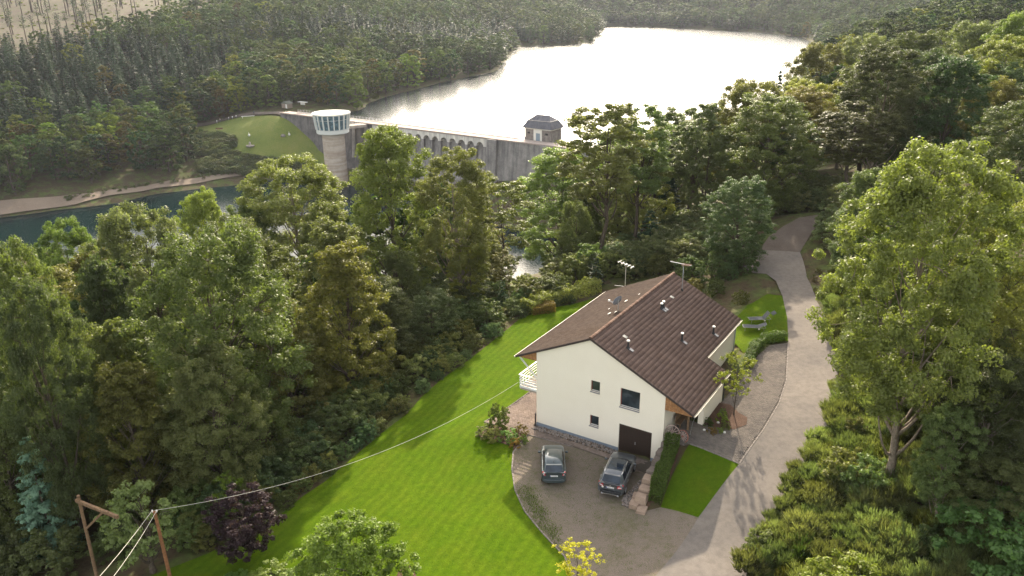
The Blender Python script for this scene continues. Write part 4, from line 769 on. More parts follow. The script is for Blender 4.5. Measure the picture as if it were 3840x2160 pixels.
        for jj in range(2):
            for ii in range(nx_): q0 = jj * (nx_ + 1) + ii; fs.append((q0, q0 + 1, q0 + nx_ + 2, q0 + nx_ + 1))
        m = MB().add(vs, fs); o = m.obj(name, M[mat], car_)
        for p in o.data.polygons: p.use_smooth = True
        return o
    B = lambda i, s: (s * base[i][1], base[i][0], base[i][2])
    pane('rear_window', [B(4, -1), B(4, 1), B(3, 1), B(3, -1)], c.get('rw', (.05, .10)), .03)
    pane('windscreen', [B(0, 1), B(0, -1), B(1, -1), B(1, 1)], (.05, .05), .03)
    for s in (1, -1):
        lo = lambda y: (s * wb * .98, y, belt - .0); seg = [(ys[3] + .22, ys[2] - .02), (ys[2] + .35, ys[2] + .40)]
        yk = [(ys[3] + .45, ys[2] + .16), (ys[2] + .30 + (ys[1] - ys[2]) * .25, ys[2] + (ys[1] - ys[2]) * .42), (ys[0] - .40, ys[1] - .08)]
        top = lambda y: (s * wr * .985, y, H - .05)
        for (yl, yt), (yl2, yt2) in ((yk[0], yk[1]), (yk[1], yk[2])):
            q = [lo(yl2), lo(yl), top(yt), top(yt2)] if s > 0 else [lo(yl), lo(yl2), top(yt2), top(yt)]
            q = q if s < 0 else [lo(yl), lo(yl2), top(yt2), top(yt)][::1]
            if s > 0: q = [lo(yl), lo(yl2), top(yt2), top(yt)]
            nrm = (Vector(q[1]) - Vector(q[0])).cross(Vector(q[3]) - Vector(q[0]))
            if nrm.x * s < 0: q = [q[1], q[0], q[3], q[2]]
            pane('side_window', q, (.03, .06), .012, nx_=2)
    if c.get('glass_roof'):
        y1, y2 = ys[1] - .02, ys[2] + .42; vs = []; 
        for y in np.linspace(y2, y1, 4):
            for s in np.linspace(-.80, .80, 5): vs.append((s * wr, y, np.interp(y, [ys[2], (ys[1] + ys[2]) / 2, ys[1]], [H - .055, H, H - .05]) + .035 * (1 - s * s) + .008))
        o = MB().add(vs, [(r * 5 + i, r * 5 + i + 1, r * 5 + i + 6, r * 5 + i + 5) for r in range(3) for i in range(4)]).obj('glass_roof', M['car_glass'], car_)
        for p in o.data.polygons: p.use_smooth = True
        for s in (-1, 1): MB().tube([(s * wr * .93, ys[1] - .05, H - .02), (s * wr * .985, ys[1] - .3, H + .045), (s * wr * .985, ys[2] + .3, H + .045), (s * wr * .93, ys[2] + .05, H - .03)], .018, 6).obj('roof_rail', M['chrome'], car_, True)
    else:
        MB().tube([(0, ys[2] + .12, H + .0), (0, ys[2] - .02, H + .20)], .008, 5).lathe([(.035, H - .03), (.03, H + .02), (0, H + .035)], 8, (0, ys[2] + .13)).obj('aerial', M['black'], car_)
    # spoiler lip, bumper, plate, lamps, mirrors, handles
    MB().add([(-wr * .93, ys[2] + .06, H - .045), (wr * .93, ys[2] + .06, H - .045), (wr * .86, ys[2] - .13, H - .075), (-wr * .86, ys[2] - .13, H - .075), (-wr * .93, ys[2] + .06, H - .09), (wr * .93, ys[2] + .06, H - .09), (wr * .86, ys[2] - .13, H - .105), (-wr * .86, ys[2] - .13, H - .105)],
             [(0, 3, 2, 1), (4, 5, 6, 7), (0, 1, 5, 4), (1, 2, 6, 5), (2, 3, 7, 6), (3, 0, 4, 7)]).obj('spoiler', paint, car_, bevel=.01)
    MB().prism([(-w * .78, yr + .06), (-w * .5, yr - .03), (w * .5, yr - .03), (w * .78, yr + .06), (w * .92, yr + .35), (-w * .92, yr + .35)], zb + .02, zb + .26, 'z').obj('bumper', M['plastic'] if c.get('suv') else paint, car_, bevel=.03)
    if c.get('suv'):
        MB().prism([(-w * .62, yr - .01), (-w * .5, yr - .05), (w * .5, yr - .05), (w * .62, yr - .01)], zb + .03, zb + .08, 'z').obj('skid_plate', M['chrome'], car_)
        for s in (-1, 1): MB().box((s * w * .55 - .1, yr - .045, zb - .02), (s * w * .55 + .1, yr + .05, zb + .045)).obj('tailpipe', M['chrome'], car_, bevel=.012)
        MB().bar((-.38, yr - .0, c['tail'] - .155), (.38, yr - .0, c['tail'] - .155), .03, .035).obj('tailgate_strip', M['chrome'], car_)
        MB().lathe([(0, .006), (.07, .004), (.075, 0)], 14).obj('round_sticker', M['white'], car_, loc=(-w * .56, yr + .006, c['tail'] - .27), rot=(math.radians(90), 0, 0))
        MB().lathe([(0, .012), (.045, .008), (.05, 0)], 14).obj('badge', M['chrome'], car_, loc=(0, yr + .0, c['tail'] - .09), rot=(math.radians(90), 0, 0))
    pl = obj('number_plate', None, car_); pl.location = (0, yr - .012, c['plate']); pl.rotation_euler = (math.radians(6), 0, 0)
    MB().box((-.26, 0, -.055), (.26, .02, .055)).obj('plate', M['plate'], pl, bevel=.006)
    MB().box((-.257, -.002, -.05), (-.215, .002, .05)).obj('blue_band', M['plate_blue'], pl)
    obj('lettering', text_mesh(c['plate_text'], .085, M['black']), pl, loc=(.02, -.004, 0), rot=(math.radians(90), 0, 0))
    for s in (-1, 1):
        x0, x1, zc = s * w * c['lamp'][0], s * w * .955, c['lamp'][1]; h = c['lamp'][2]
        q = MB().add([(x0, yr + .005, zc - h * .25), (x1 * .97, yr + .10, zc - h * .35), (x1, yr + .26, zc + h * .35), (x1 * .96, yr + .22, zc + h * .5), (x0 + s * .02, yr + .02, zc + h * .28),
                      (x0, yr + .12, zc - h * .25), (x1 * .9, yr + .24, zc - h * .35), (x1 * .9, yr + .34, zc + h * .35), (x1 * .88, yr + .34, zc + h * .5), (x0 + s * .02, yr + .14, zc + h * .28)],
                     [(0, 1, 3, 4), (1, 2, 3), (5, 9, 8, 6), (6, 8, 7), (0, 4, 9, 5), (4, 3, 8, 9), (3, 2, 7, 8), (2, 1, 6, 7), (1, 0, 5, 6)])
        q.obj('tail_light', M['lamp_red'], car_, bevel=.008)
        MB().add([(x0 + s * .06, yr - .0, zc - h * .02), (x1 * .93, yr + .10, zc - h * .05), (x1 * .92, yr + .115, zc + h * .16), (x0 + s * .06, yr + .005, zc + h * .16)], [(0, 1, 2, 3)]).obj('reversing_light', M['lamp_white'], car_)
        mi = MB().box((s * (w + .0) - .0, ys[0] - .52, belt - .02), (s * (w + .20), ys[0] - .36, belt + .12)); mi.obj('mirror', paint, car_, bevel=.035)
        for y in (ys[2] + .38, ys[1] - .55): MB().tube([(s * (w * 1.0), y - .1, belt - .13), (s * (w * 1.02 + .01), y, belt - .125), (s * (w * 1.0), y + .1, belt - .13)], .016, 6).obj('door_handle', M['chrome'] if c.get('suv') else paint, car_)
        MB().box((s * w * .55 - .17, yf - .16, hood - .33), (s * w * .55 + .17, yf - .06, hood - .20)).obj('headlight', M['lamp_white'], car_, bevel=.03)
    for y in (yr + c['axle'][0], yf - c['axle'][1]):
        for s in (-1, 1):
            wl = obj('wheel', None, car_); wl.location = (s * (w - .115), y, rr); wl.rotation_euler = (0, math.radians(90) * s, 0)
            MB().lathe([(rr * .62, -.10), (rr * .93, -.105), (rr, -.07), (rr, .07), (rr * .93, .105), (rr * .62, .10)], 24).obj('tyre', M['tyre'], wl, True)
            rm = MB().lathe([(0, .07), (rr * .18, .085), (rr * .2, .05), (rr * .55, .045), (rr * .63, .10), (rr * .63, -.05)], 24)
            for q in range(5): a = q * 2 * math.pi / 5; rm.bar((math.cos(a) * rr * .15, math.sin(a) * rr * .15, .07), (math.cos(a) * rr * .6, math.sin(a) * rr * .6, .085), .06, .03)
            rm.obj('rim', M['rim'], wl)
    MB().box((-w * .85, yr + .35, zb - .02), (w * .85, yf - .4, zb + .12)).obj('underbody', M['black'], car_)
    return car_
car('hatchback_car', 'small dark green grey hatchback parked on the gravel farther from the garage', (2.72, 46.86, .03), math.radians(-1.5), 3.98, 1.70, 1.49, car_paint('paint_greygreen', (.055, .075, .080)),
    dict(zb=.22, belt=.98, hood=.93, tail=.99, wheel=.30, ys=(1.02, .28, -1.50, -1.86), roofw=.70, lamp=(.66, .86, .24), plate=.78, plate_text='SG SG 963', axle=(.66, .80)))
car('sport_utility_car', 'dark grey compact SUV with glass roof and silver rails parked before the garage door', (7.05, 45.55, .03), math.radians(-21), 4.42, 1.80, 1.50, car_paint('paint_darkgrey', (.085, .095, .105)),
    dict(zb=.26, belt=1.02, hood=.99, tail=1.04, wheel=.345, ys=(1.05, .30, -1.55, -2.02), roofw=.68, glass_roof=True, suv=True, lamp=(.50, .87, .26), plate=.80, plate_text='GM EG 890', axle=(.80, .88)))
# ------------------------------------------------------------------ dam, intake tower, gatehouse (axes: x along the crest, y upstream)
DA = math.atan2(-.5827, .8127)
def dam_w(s, t, z=0.): return Vector((-104.1 + .8127 * s + .5827 * t, 366.5 - .5827 * s + .8127 * t, z))
def stone_mat(name, a, b, sc=.35, streak=True, joint=.9):
    m, N, L = new_mat(name)
    t = nodes_tex(N, L, sc, 6, .7, 'obj'); u = nodes_tex(N, L, .5, 5, .65, 'obj', stretch=(1.2, 1.2, .12)); v = nodes_tex(N, L, 3.5, 4, .7, 'obj')
    r = ramp(N, L, t.outputs[0], [(.3, a), (.68, b)])
    s = ramp(N, L, u.outputs[0], [(.35, (.62, .62, .64)), (.6, (1.08, 1.07, 1.05))]); col = mixc(N, L, 1.0 if streak else .3, r.outputs[0], s.outputs[0], 'MULTIPLY')
    s = ramp(N, L, v.outputs[0], [(.3, (.75, .75, .75)), (.7, (1.15, 1.15, 1.15))]); col = mixc(N, L, joint, col, s.outputs[0], 'MULTIPLY')
    principled(N, L, col, .95, .1, 0, bump(N, L, v.outputs[0], .6, .12)); return m
M['dam_stone'] = stone_mat('dam_stone', (.20, .185, .18), (.34, .32, .30))
M['dam_dark'] = stone_mat('dam_weathered_stone', (.10, .095, .095), (.19, .175, .17))
M['dam_pale'] = stone_mat('dam_pale_concrete', (.66, .62, .56), (.76, .72, .65), joint=.35)
M['crest'] = plain('crest_paving', (.42, .345, .30), .9, .1, var=.15, scale=.8)
dam = thing('dam', 'long grey masonry dam with a row of round arches holding back the lake', 'dam', (-104.1, 366.5, 0), DA)
CZ = -23.0
# body: battered downstream face
def body(s0, s1, prof, name, mat):
    m = MB(); k = len(prof)
    m.v = [(s0, t, z) for t, z in prof] + [(s1, t, z) for t, z in prof]
    m.f = [tuple(range(k)), tuple(range(2 * k - 1, k - 1, -1))] + [(i, i + k, (i + 1) % k + k, (i + 1) % k) for i in range(k)]
    return m.obj(name, mat, dam)
body(57, 118, [(6, -23.05), (1.9, -23.05), (1.8, -25.5), (-.6, -36), (-7, -52), (8, -52)], 'wall_body', M['dam_stone'])
body(-2, 57, [(6, -23.05), (.5, -23.05), (.5, -24), (-.8, -34), (-6, -52), (8, -52)], 'abutment_wall', M['dam_dark'])
body(118, 188, [(6, -23.05), (.1, -23.05), (.1, -24), (-1.5, -41.5), (-8, -43.2), (-8, -52), (8, -52)], 'abutment_wall', M['dam_stone'])
# arcade band with arches open at the foot
AR = [113.8 - 4.47 * k for k in range(13)][::-1]; RW = 1.62
out = [(57, -23.02), (57, -26.3)]
for c in AR:
    out += [(c - RW, -26.3)] + [(c - RW * math.cos(a), -26.3 + RW * math.sin(a)) for a in np.linspace(.15, math.pi - .15, 11)] + [(c + RW, -26.3)]
out += [(118, -26.3), (118, -23.02)]
v, f = panel(out, [], lambda a, b: (a, b, 0))
m = MB(); n = len(v); m.add([(x, 0, z) for x, z, _ in v], f); m.add([(x, 1.85, z) for x, z, _ in v], [q[::-1] for q in f])
no = len(out); m.add([(x, 0, z) for x, z in out] + [(x, 1.85, z) for x, z in out], [(i, (i + 1) % no, (i + 1) % no + no, i + no) for i in range(no)])
m.obj('arcade_band', M['dam_pale'], dam)
edges_ = [57] + [x for c in AR for x in (c - RW, c + RW)] + [118]
for a, b in zip(edges_[0::2], edges_[1::2]):
    MB().add([(a, .02, -26.3), (b, .02, -26.3), (b, 1.9, -26.3), (a, 1.9, -26.3), (a, -.75, -36.5), (b, -.75, -36.5), (b, 1.9, -36.5), (a, 1.9, -36.5)],
             [(0, 1, 2, 3), (7, 6, 5, 4), (0, 4, 5, 1), (1, 5, 6, 2), (2, 6, 7, 3), (3, 7, 4, 0)]).obj('pier', M['dam_stone'], dam)
for s in (38.5, 45.5, 52.5): MB().add([(s, -.1, -23.3), (s + 1.5, -.1, -23.3), (s + 1.5, 1, -23.3), (s, 1, -23.3), (s, -2.2, -40), (s + 1.5, -2.2, -40), (s + 1.5, 1, -40), (s, 1, -40)],
             [(0, 1, 2, 3), (7, 6, 5, 4), (0, 4, 5, 1), (1, 5, 6, 2), (2, 6, 7, 3), (3, 7, 4, 0)]).obj('buttress', M['dam_stone'], dam)
for s, wd in ((118.0, 4.4), (141.5, 3.2)): MB().add([(s, -1.3, -23.0), (s + wd, -1.3, -23.0), (s + wd, 1, -23.0), (s, 1, -23.0), (s, -2.6, -43), (s + wd, -2.6, -43), (s + wd, 1, -43), (s, 1, -43)],
             [(0, 1, 2, 3), (7, 6, 5, 4), (0, 4, 5, 1), (1, 5, 6, 2), (2, 6, 7, 3), (3, 7, 4, 0)]).obj('buttress', M['dam_stone'], dam)
MB().box((-2, .0, CZ - .03), (190, 6, CZ + .02)).obj('walkway', M['crest'], dam)
MB().box((57, -.18, CZ - .25), (118, .35, CZ + .32)).box((118.1, -.25, CZ - .2), (190, .3, CZ + .28)).box((-2, .2, CZ - .2), (57, .55, CZ + .25)).obj('parapet', plain('parapet_cap', (.33, .27, .235), .9, .1, var=.2, scale=1), dam)
MB().box((4, 5.6, CZ), (128, 6.0, CZ + .3)).obj('parapet', M['dam_pale'], dam)
rl = thing('crest_railing', 'thin grey railing along the lake side of the dam crest', 'railing', dam_w(4, 5.8, CZ + .3), DA)
for s in np.arange(0, 124.1, 2.0): MB().box((s - .03, -.03, 0), (s + .03, .03, 1.05)).obj('post', M['metal'], rl)
for z in (1.05, .7, .35): MB().box((0, -.02, z - .02), (124, .02, z + .02)).obj('rail', M['metal'], rl)
rl = thing('crest_railing', 'grey railing on the downstream edge of the crest between the left bank and the bridge', 'railing', dam_w(2, .4, CZ + .25), DA)
for s in np.arange(0, 48, 2.0): MB().box((s - .03, -.03, 0), (s + .03, .03, 1.0)).obj('post', M['metal'], rl)
for z in (1.0, .5): MB().box((0, -.02, z - .02), (46, .02, z + .02)).obj('rail', M['metal'], rl)
# apron and rubble at the foot of the right part
MB().add([(116, -8, -43.3), (190, -8, -43.3), (190, -17, -47.5), (112, -19, -47.5), (116, -8, -52), (190, -8, -52), (190, -17, -52), (112, -19, -52)], [(0, 1, 2, 3), (0, 3, 7, 4), (3, 2, 6, 7), (2, 1, 5, 6)]).obj('apron', M['dam_dark'], dam)
# ---- round intake tower
TC = Vector((-72.6, 325.5, 0)); TT = -16.9
tw = thing('intake_tower', 'round concrete tower with a white glazed control room on top', 'tower', TC)
def shaft_mat():
    m, N, L = new_mat('shaft_concrete'); t = nodes_tex(N, L, .5, 4, .6, 'obj', stretch=(.15, .15, 1.4)); u = nodes_tex(N, L, .8, 5, .65, 'obj')
    r = ramp(N, L, t.outputs[0], [(.32, (.36, .285, .225)), (.5, (.45, .375, .305)), (.68, (.54, .47, .40))]); s = ramp(N, L, u.outputs[0], [(.3, (.86, .86, .86)), (.7, (1.08, 1.08, 1.08))])
    principled(N, L, mixc(N, L, 1.0, r.outputs[0], s.outputs[0], 'MULTIPLY'), .9, .1); return m
MB().lathe([(4.62, -50), (4.62, -43.0), (4.5, -42.9), (4.5, -24.0), (0, -24)], 48).obj('shaft', shaft_mat(), tw, True)
for z in np.arange(-42, -25, 1.75): MB().lathe([(4.5, z - .03), (4.53, z - .02), (4.53, z + .02), (4.5, z + .03)], 48).obj('pour_line', M['concrete'], tw)
M['towerwhite'] = plain('tower_white', (.66, .66, .62), .5, .3, var=.03)
MB().lathe([(4.5, -24.9), (6.35, -24.9), (6.55, -24.7), (6.62, -23.2), (6.3, -23.15), (4.5, -23.15)], 64).obj('skirt', M['towerwhite'], tw, True)
MB().lathe([(0, TT - .05), (7.2, TT + .0), (7.65, TT + .12), (7.65, TT + .02), (7.62, TT - .42), (7.3, TT - .5), (6.9, TT - .55), (0, TT - .6)], 64).obj('roof_rim', M['towerwhite'], tw, True)
MB().lathe([(0, TT + .06), (7.25, TT + .04)], 48).obj('roof_cover', plain('roof_gravel', (.62, .57, .45), .95, .1, var=.12, scale=.5), tw)
nm = 20
M['towerglass'] = glass_mat('tower_glass', (.06, .10, .12), .05)
for k in range(nm):
    a0 = 2 * math.pi * k / nm; a1 = 2 * math.pi * (k + 1) / nm
    c0, s0, c1, s1 = math.cos(a0), math.sin(a0), math.cos(a1), math.sin(a1)
    MB().bar((6.6 * c0, 6.6 * s0, -23.2), (7.28 * c0, 7.28 * s0, TT - .45), .42, .55, up=(c0, s0, 0)).obj('mullion', M['towerwhite'], tw)
    z0, z1, r0, r1 = -23.1, TT - .5, 6.42, 7.05
    MB().add([(r0 * c0, r0 * s0, z0), (r0 * c1, r0 * s1, z0), (r1 * c1, r1 * s1, z1), (r1 * c0, r1 * s0, z1)], [(0, 1, 2, 3)]).obj('pane', M['towerglass'], tw)
    rt = r0 + (r1 - r0) * .68; zt_ = z0 + (z1 - z0) * .68
    MB().bar(((rt + .04) * c0, (rt + .04) * s0, zt_), ((rt + .04) * c1, (rt + .04) * s1, zt_), .10).obj('transom', M['towerwhite'], tw)
MB().lathe([(5.6, -23.0), (5.6, TT - .7)], 32).obj('inner_wall', plain('tower_interior', (.10, .16, .20), .8, .2, var=.4, scale=.6), tw)
# bridge from the tower to the crest
br = thing('footbridge', 'concrete bridge deck joining the round tower to the dam crest', 'bridge')
b0, b1 = TC + Vector((2.8, 5.5, 0)), dam_w(52.5, .0); d = (b1 - b0).normalized(); sd = Vector((d.y, -d.x, 0)) * 2.6
def quadbox(m, a, b, side, z0, z1):
    p = [a - side, b - side, b + side, a + side]; return m.add([(q.x, q.y, z0) for q in p] + [(q.x, q.y, z1) for q in p], [(3, 2, 1, 0), (4, 5, 6, 7), (0, 1, 5, 4), (1, 2, 6, 5), (2, 3, 7, 6), (3, 0, 4, 7)])
quadbox(MB(), b0, b1, sd, -24.2, -23.1).obj('deck', M['concrete'], br)
for s in (-1, 1):
    for k in range(11): q = b0.lerp(b1, k / 10) + sd * s * .95; MB().box((q.x - .04, q.y - .04, -23.12), (q.x + .04, q.y + .04, -22.05)).obj('post', M['metal'], br)
    for z in (-22.05, -22.55): MB().bar((*(b0 + sd * s * .95).xy, z), (*(b1 + sd * s * .95).xy, z), .06).obj('rail', M['metal'], br)
# ---- gatehouse
GS, GT = 130.3, 6.4
gh = thing('gatehouse', 'small stone gatehouse with a slate mansard roof on the dam crest', 'building', dam_w(GS, GT, CZ), DA)
M['rubble'] = stone_mat('rubble_stone', (.15, .13, .12), (.30, .27, .245), .9, False)
BW, BD, BH = 11.4, 7.2, 4.1
MB().box((0, 0, -4), (BW, BD, BH)).box((-.25, -.12, -.5), (3.6, .0, .9)).obj('wall', M['rubble'], gh)
MB().box((3.9, -.18, -.2), (7.5, .0, BH - .05)).box((-.25, -.2, BH - .02), (BW + .25, BD + .2, BH + .42)).obj('white_surround', M['white'], gh)
MB().box((5.0, -.26, 0), (6.75, -.17, 2.75)).obj('door', plain('gate_blue', (.22, .27, .31), .6, .3), gh)
for x in (1.0, 8.9):
    w_ = obj('window', None, gh); MB().box((x, -.05, 2.2), (x + 1.4, .02, 3.1)).obj('frame', M['rubble'], w_); MB().box((x + .12, -.07, 2.3), (x + 1.28, -.04, 3.0)).obj('pane', M['black'], w_)
o = .8; z0 = BH + .42; z1 = z0 + 2.6; z2 = z0 + 4.4; i1 = .8; i2 = 3.0
r_ = MB(); L0 = [(-o, -o, z0), (BW + o, -o, z0), (BW + o, BD + o, z0), (-o, BD + o, z0)]; L1 = [(i1, i1, z1), (BW - i1, i1, z1), (BW - i1, BD - i1, z1), (i1, BD - i1, z1)]; L2 = [(i2, BD / 2 - .05, z2), (BW - i2, BD / 2 - .05, z2), (BW - i2, BD / 2 + .05, z2), (i2, BD / 2 + .05, z2)]
r_.v = L0 + L1 + L2; r_.f = [(i + 4 * k, (i + 1) % 4 + 4 * k, (i + 1) % 4 + 4 * k + 4, i + 4 * k + 4) for k in range(2) for i in range(4)] + [(8, 9, 10, 11), (3, 2, 1, 0)]
rf = r_.obj('roof', stone_mat('slate_roof', (.10, .10, .115), (.17, .165, .18), .6, False, .5), gh)
MB().box((i1 - .1, i1 - .1, z1 - .06), (BW - i1 + .1, BD - i1 + .1, z1 + .04)).obj('roof_break', M['slate'], rf)
# ------------------------------------------------------------------ plants: shape generators
def leaf_quads(C, Nrm, size, rng, asp=.62):
    """one bent quad per leaf spray; C centres, Nrm facing"""
    n = len(C)
    a = rng.normal(size=(n, 3)); Nrm = Nrm / (np.linalg.norm(Nrm, axis=1, keepdims=True) + 1e-9)
    x = np.cross(Nrm, a); x /= np.linalg.norm(x, axis=1, keepdims=True) + 1e-9
    y = np.cross(Nrm, x)
    s = (size * rng.uniform(.55, 1.35, n))[:, None]
    k = s * Nrm * rng.uniform(-.25, .25, (n, 1))
    V = np.stack([C - x * s, C - y * s * asp + k, C + x * s, C + y * s * asp + k * .6], 1)
    return V.reshape(-1, 3), np.arange(n * 4).reshape(n, 4)
def tubes_np(paths, n=5):
    """paths: list of (points, radii) -> one mesh"""
    m = MB()
    for p, r in paths: m.tube([tuple(q) for q in p], list(r), n, False)
    return np.array(m.v), m.f
def crown_shape(rng, H, W, cb, a, b, nl, nc, n, leaf, flat=.7, spread=.62, droop=0.0, clump=1.0):
    """crown of n leaf sprays in nc clumps around nl lobes; returns lobes, leaf verts, faces, tint"""
    pk = a / (a + b); pm = pk ** a * (1 - pk) ** b
    prof = lambda t: np.clip(t, .001, .999) ** a * (1 - np.clip(t, .001, .999)) ** b / pm
    z0 = cb * H; hc = H - z0
    ga = 2.39996; ang = np.arange(nl) * ga + rng.uniform(0, .9, nl); t = ((np.arange(nl) + .5) / nl) ** .95
    t = np.clip(t + rng.uniform(-.05, .05, nl), .04, .95)
    r = prof(t) * W / 2 * rng.uniform(spread * .72, spread * 1.22, nl)
    lob = np.stack([np.cos(ang) * r, np.sin(ang) * r, z0 + t * hc * .93], 1)
    lr = W * rng.uniform(.13, .21, nl) * (.75 + .5 * prof(t))
    li = rng.integers(0, nl, nc)
    d = rng.normal(size=(nc, 3)); d /= np.linalg.norm(d, axis=1, keepdims=True)
    out = lob[li] * (1, 1, 0); out /= np.linalg.norm(out, axis=1, keepdims=True) + .3
    d = d + out * .55 + (0, 0, .35); d /= np.linalg.norm(d, axis=1, keepdims=True)
    cc = lob[li] + d * (lr[li] * rng.uniform(.55, 1.12, nc))[:, None] * (1, 1, .9)
    cc[:, 2] -= droop * np.hypot(cc[:, 0], cc[:, 1])
    cc[:, 2] = np.clip(cc[:, 2], z0 * .9 + .05 * H, H * .985)
    cr = (W * .042 + .22) * rng.uniform(.6, 1.25, nc) * clump
    ci = rng.integers(0, nc, n)
    e = rng.normal(size=(n, 3)); e[:, 2] += .35; e /= np.linalg.norm(e, axis=1, keepdims=True)
    P = cc[ci] + e * (cr[ci] * rng.uniform(.35, 1.08, n))[:, None] * (1, 1, flat)
    nr = e * .7 + (0, 0, .45) + rng.normal(size=(n, 3)) * .55
    V, F = leaf_quads(P, nr, leaf, rng)
    kz = H / V[:, 2].max(); kr = W / 2 / np.percentile(np.hypot(V[:, 0], V[:, 1]), 98.5)      # the crown fills its full height and width
    K = np.array([kr, kr, kz]); V = V * K; lob = lob * K; cc = cc * K
    ctint = rng.uniform(.2, .75, nc); tint = np.clip(ctint[ci] * .6 + rng.uniform(0, .45, n), 0, 1)
    return lob, cc, V, F, tint
def limbs(rng, H, lob, cc, tr, lean=(0, 0), twigs=40):
    th = lob[:, 2].max() * .93
    zs = np.linspace(0, th, 9); wob = np.cumsum(rng.normal(size=(9, 2)) * H * .006, 0); wob -= wob[0]
    ax = np.stack([wob[:, 0] + lean[0] * zs / th, wob[:, 1] + lean[1] * zs / th, zs], 1)
    rad = tr * (1 - zs / th * .86) * np.where(zs < .1, 1.35, 1)
    paths = [(ax, rad)]
    for p in lob:
        zt = max(H * .12, p[2] - rng.uniform(.12, .24) * H - .25 * np.hypot(p[0], p[1])); k = np.interp(zt, zs, np.arange(9)); s = np.array([np.interp(k, np.arange(9), ax[:, i]) for i in range(3)])
        m = (s + p) / 2 + np.array([0, 0, -.05 * H]) + rng.normal(size=3) * .02 * H; r0 = np.interp(zt, zs, rad) * .5
        t = np.linspace(0, 1, 5)[:, None]; paths.append((((1 - t) ** 2 * s + 2 * t * (1 - t) * m + t * t * p), r0 * (1 - .8 * t[:, 0])))
    for i in rng.choice(len(cc), min(twigs, len(cc)), False):
        j = np.argmin(np.linalg.norm(lob - cc[i], axis=1)); paths.append((np.array([lob[j], (lob[j] + cc[i]) / 2 + (0, 0, -.1), cc[i]]), [tr * .10, tr * .07, tr * .03]))
    return tubes_np(paths)
PROTO = {}
def broadleaf(key, seed, H=20., W=12., cb=.15, a=.45, b=.5, nl=26, nc=230, n=24000, leaf=.15, tr=.32, bark='bark', mat='leaf', flat=.7, spread=.62, droop=0., clump=1., lean=(0, 0), twigs=60, extra=None):
    rng = np.random.default_rng(seed)
    lob, cc, V, F, tint = crown_shape(rng, H, W, cb, a, b, nl, nc, n, leaf, flat, spread, droop, clump)
    tv, tf = limbs(rng, H, lob, cc, tr, lean, twigs)
    PROTO[key] = dict(H=H, W=W, crown=mesh_np('crown', V, F, [M[mat]], tint=tint), trunk=mesh_np('trunk', tv, tf, [M[bark]], True))
def conifer(key, seed, H=20., W=6., n=5000, leaf=.3, cb=.05, tr=.25, mat='needle', lev=26, droop=.35, dens=1.0):
    rng = np.random.default_rng(seed)
    nb = lev * 8; t = (np.repeat(np.arange(lev), 8) + rng.uniform(-.3, .3, nb)) / lev; t = np.clip(t, 0, .99)
    ang = rng.uniform(0, 2 * np.pi, nb); R = W / 2 * ((1 - t) ** .8) * rng.uniform(.75, 1.12, nb) + .12
    z = H * (cb + (1 - cb) * t)
    bi = rng.choice(nb, n, p=R / R.sum()); f = rng.uniform(.12, 1, n) ** .75
    x = np.cos(ang[bi]); y = np.sin(ang[bi])
    P = np.stack([x * R[bi] * f, y * R[bi] * f, z[bi] - droop * R[bi] * f + .12 * R[bi] * f ** 3], 1)
    sw = rng.normal(size=(n, 1)) * (.14 * R[bi] * (1.15 - f))[:, None] + rng.normal(size=(n, 1)) * .03
    P += sw * np.stack([-y, x, np.zeros(n)], 1); P[:, 2] -= np.abs(sw[:, 0]) * .3 + rng.uniform(0, .12, n) * leaf * 2
    nr = np.stack([x * .5, y * .5, np.ones(n)], 1) + rng.normal(size=(n, 3)) * .45
    V, F = leaf_quads(P, nr, leaf, rng, .5)
    tint = np.clip(rng.uniform(.1, .6, nb)[bi] + .35 * f * rng.uniform(.3, 1, n), 0, 1)
    tv, tf = tubes_np([(np.array([(0, 0, 0), (0, 0, H * .5), (0, 0, H * .97)]), [tr, tr * .6, tr * .08])])
    PROTO[key] = dict(H=H, W=W, crown=mesh_np('crown', V, F, [M[mat]], tint=tint), trunk=mesh_np('trunk', tv, tf, [M['bark']], True))
def joined(key):
    """crown and trunk of a shape as one mesh with two materials, for far copies"""
    p = PROTO[key]; bm = bmesh.new(); bm.from_mesh(p['crown']); nf = len(bm.faces); bm.from_mesh(p['trunk']); bm.faces.ensure_lookup_table()
    for f in bm.faces[nf:]: f.material_index = 1
    me = bpy.data.meshes.new(key); bm.to_mesh(me); bm.free(); me.materials.append(p['crown'].materials[0]); me.materials.append(p['trunk'].materials[0])
    p['one'] = me
G, GY_, BR, DK, YE = (1, 1, 1), (1.25, 1.15, .8), (1.5, .92, .75), (.62, .72, .7), (1.9, 1.45, .55)
def plant(key, name, label, cat, x, y, H, W, rz=None, col=(1, 1, 1), group=None, one=False, z=None, sink=.15):
    p = PROTO[key]; zz = (hz1(x, y) if z is None else z) - sink
    s = (W / p['W'], W / p['W'], H / p['H']); rz = random.uniform(0, 6.28) if rz is None else rz
    c4 = tuple(col) + (1,)
    if one:
        o = obj(name, p['one']); o.location = (x, y, zz); o.scale = s; o.rotation_euler = (0, 0, rz); o.color = c4
        return tag(o, label, cat, group)
    r = thing(name, label, cat, (x, y, zz), rz, group); r.scale = s
    for part in ('trunk', 'crown'):
        o = obj(part, p[part], r); o.color = c4
    return r
random.seed(21)
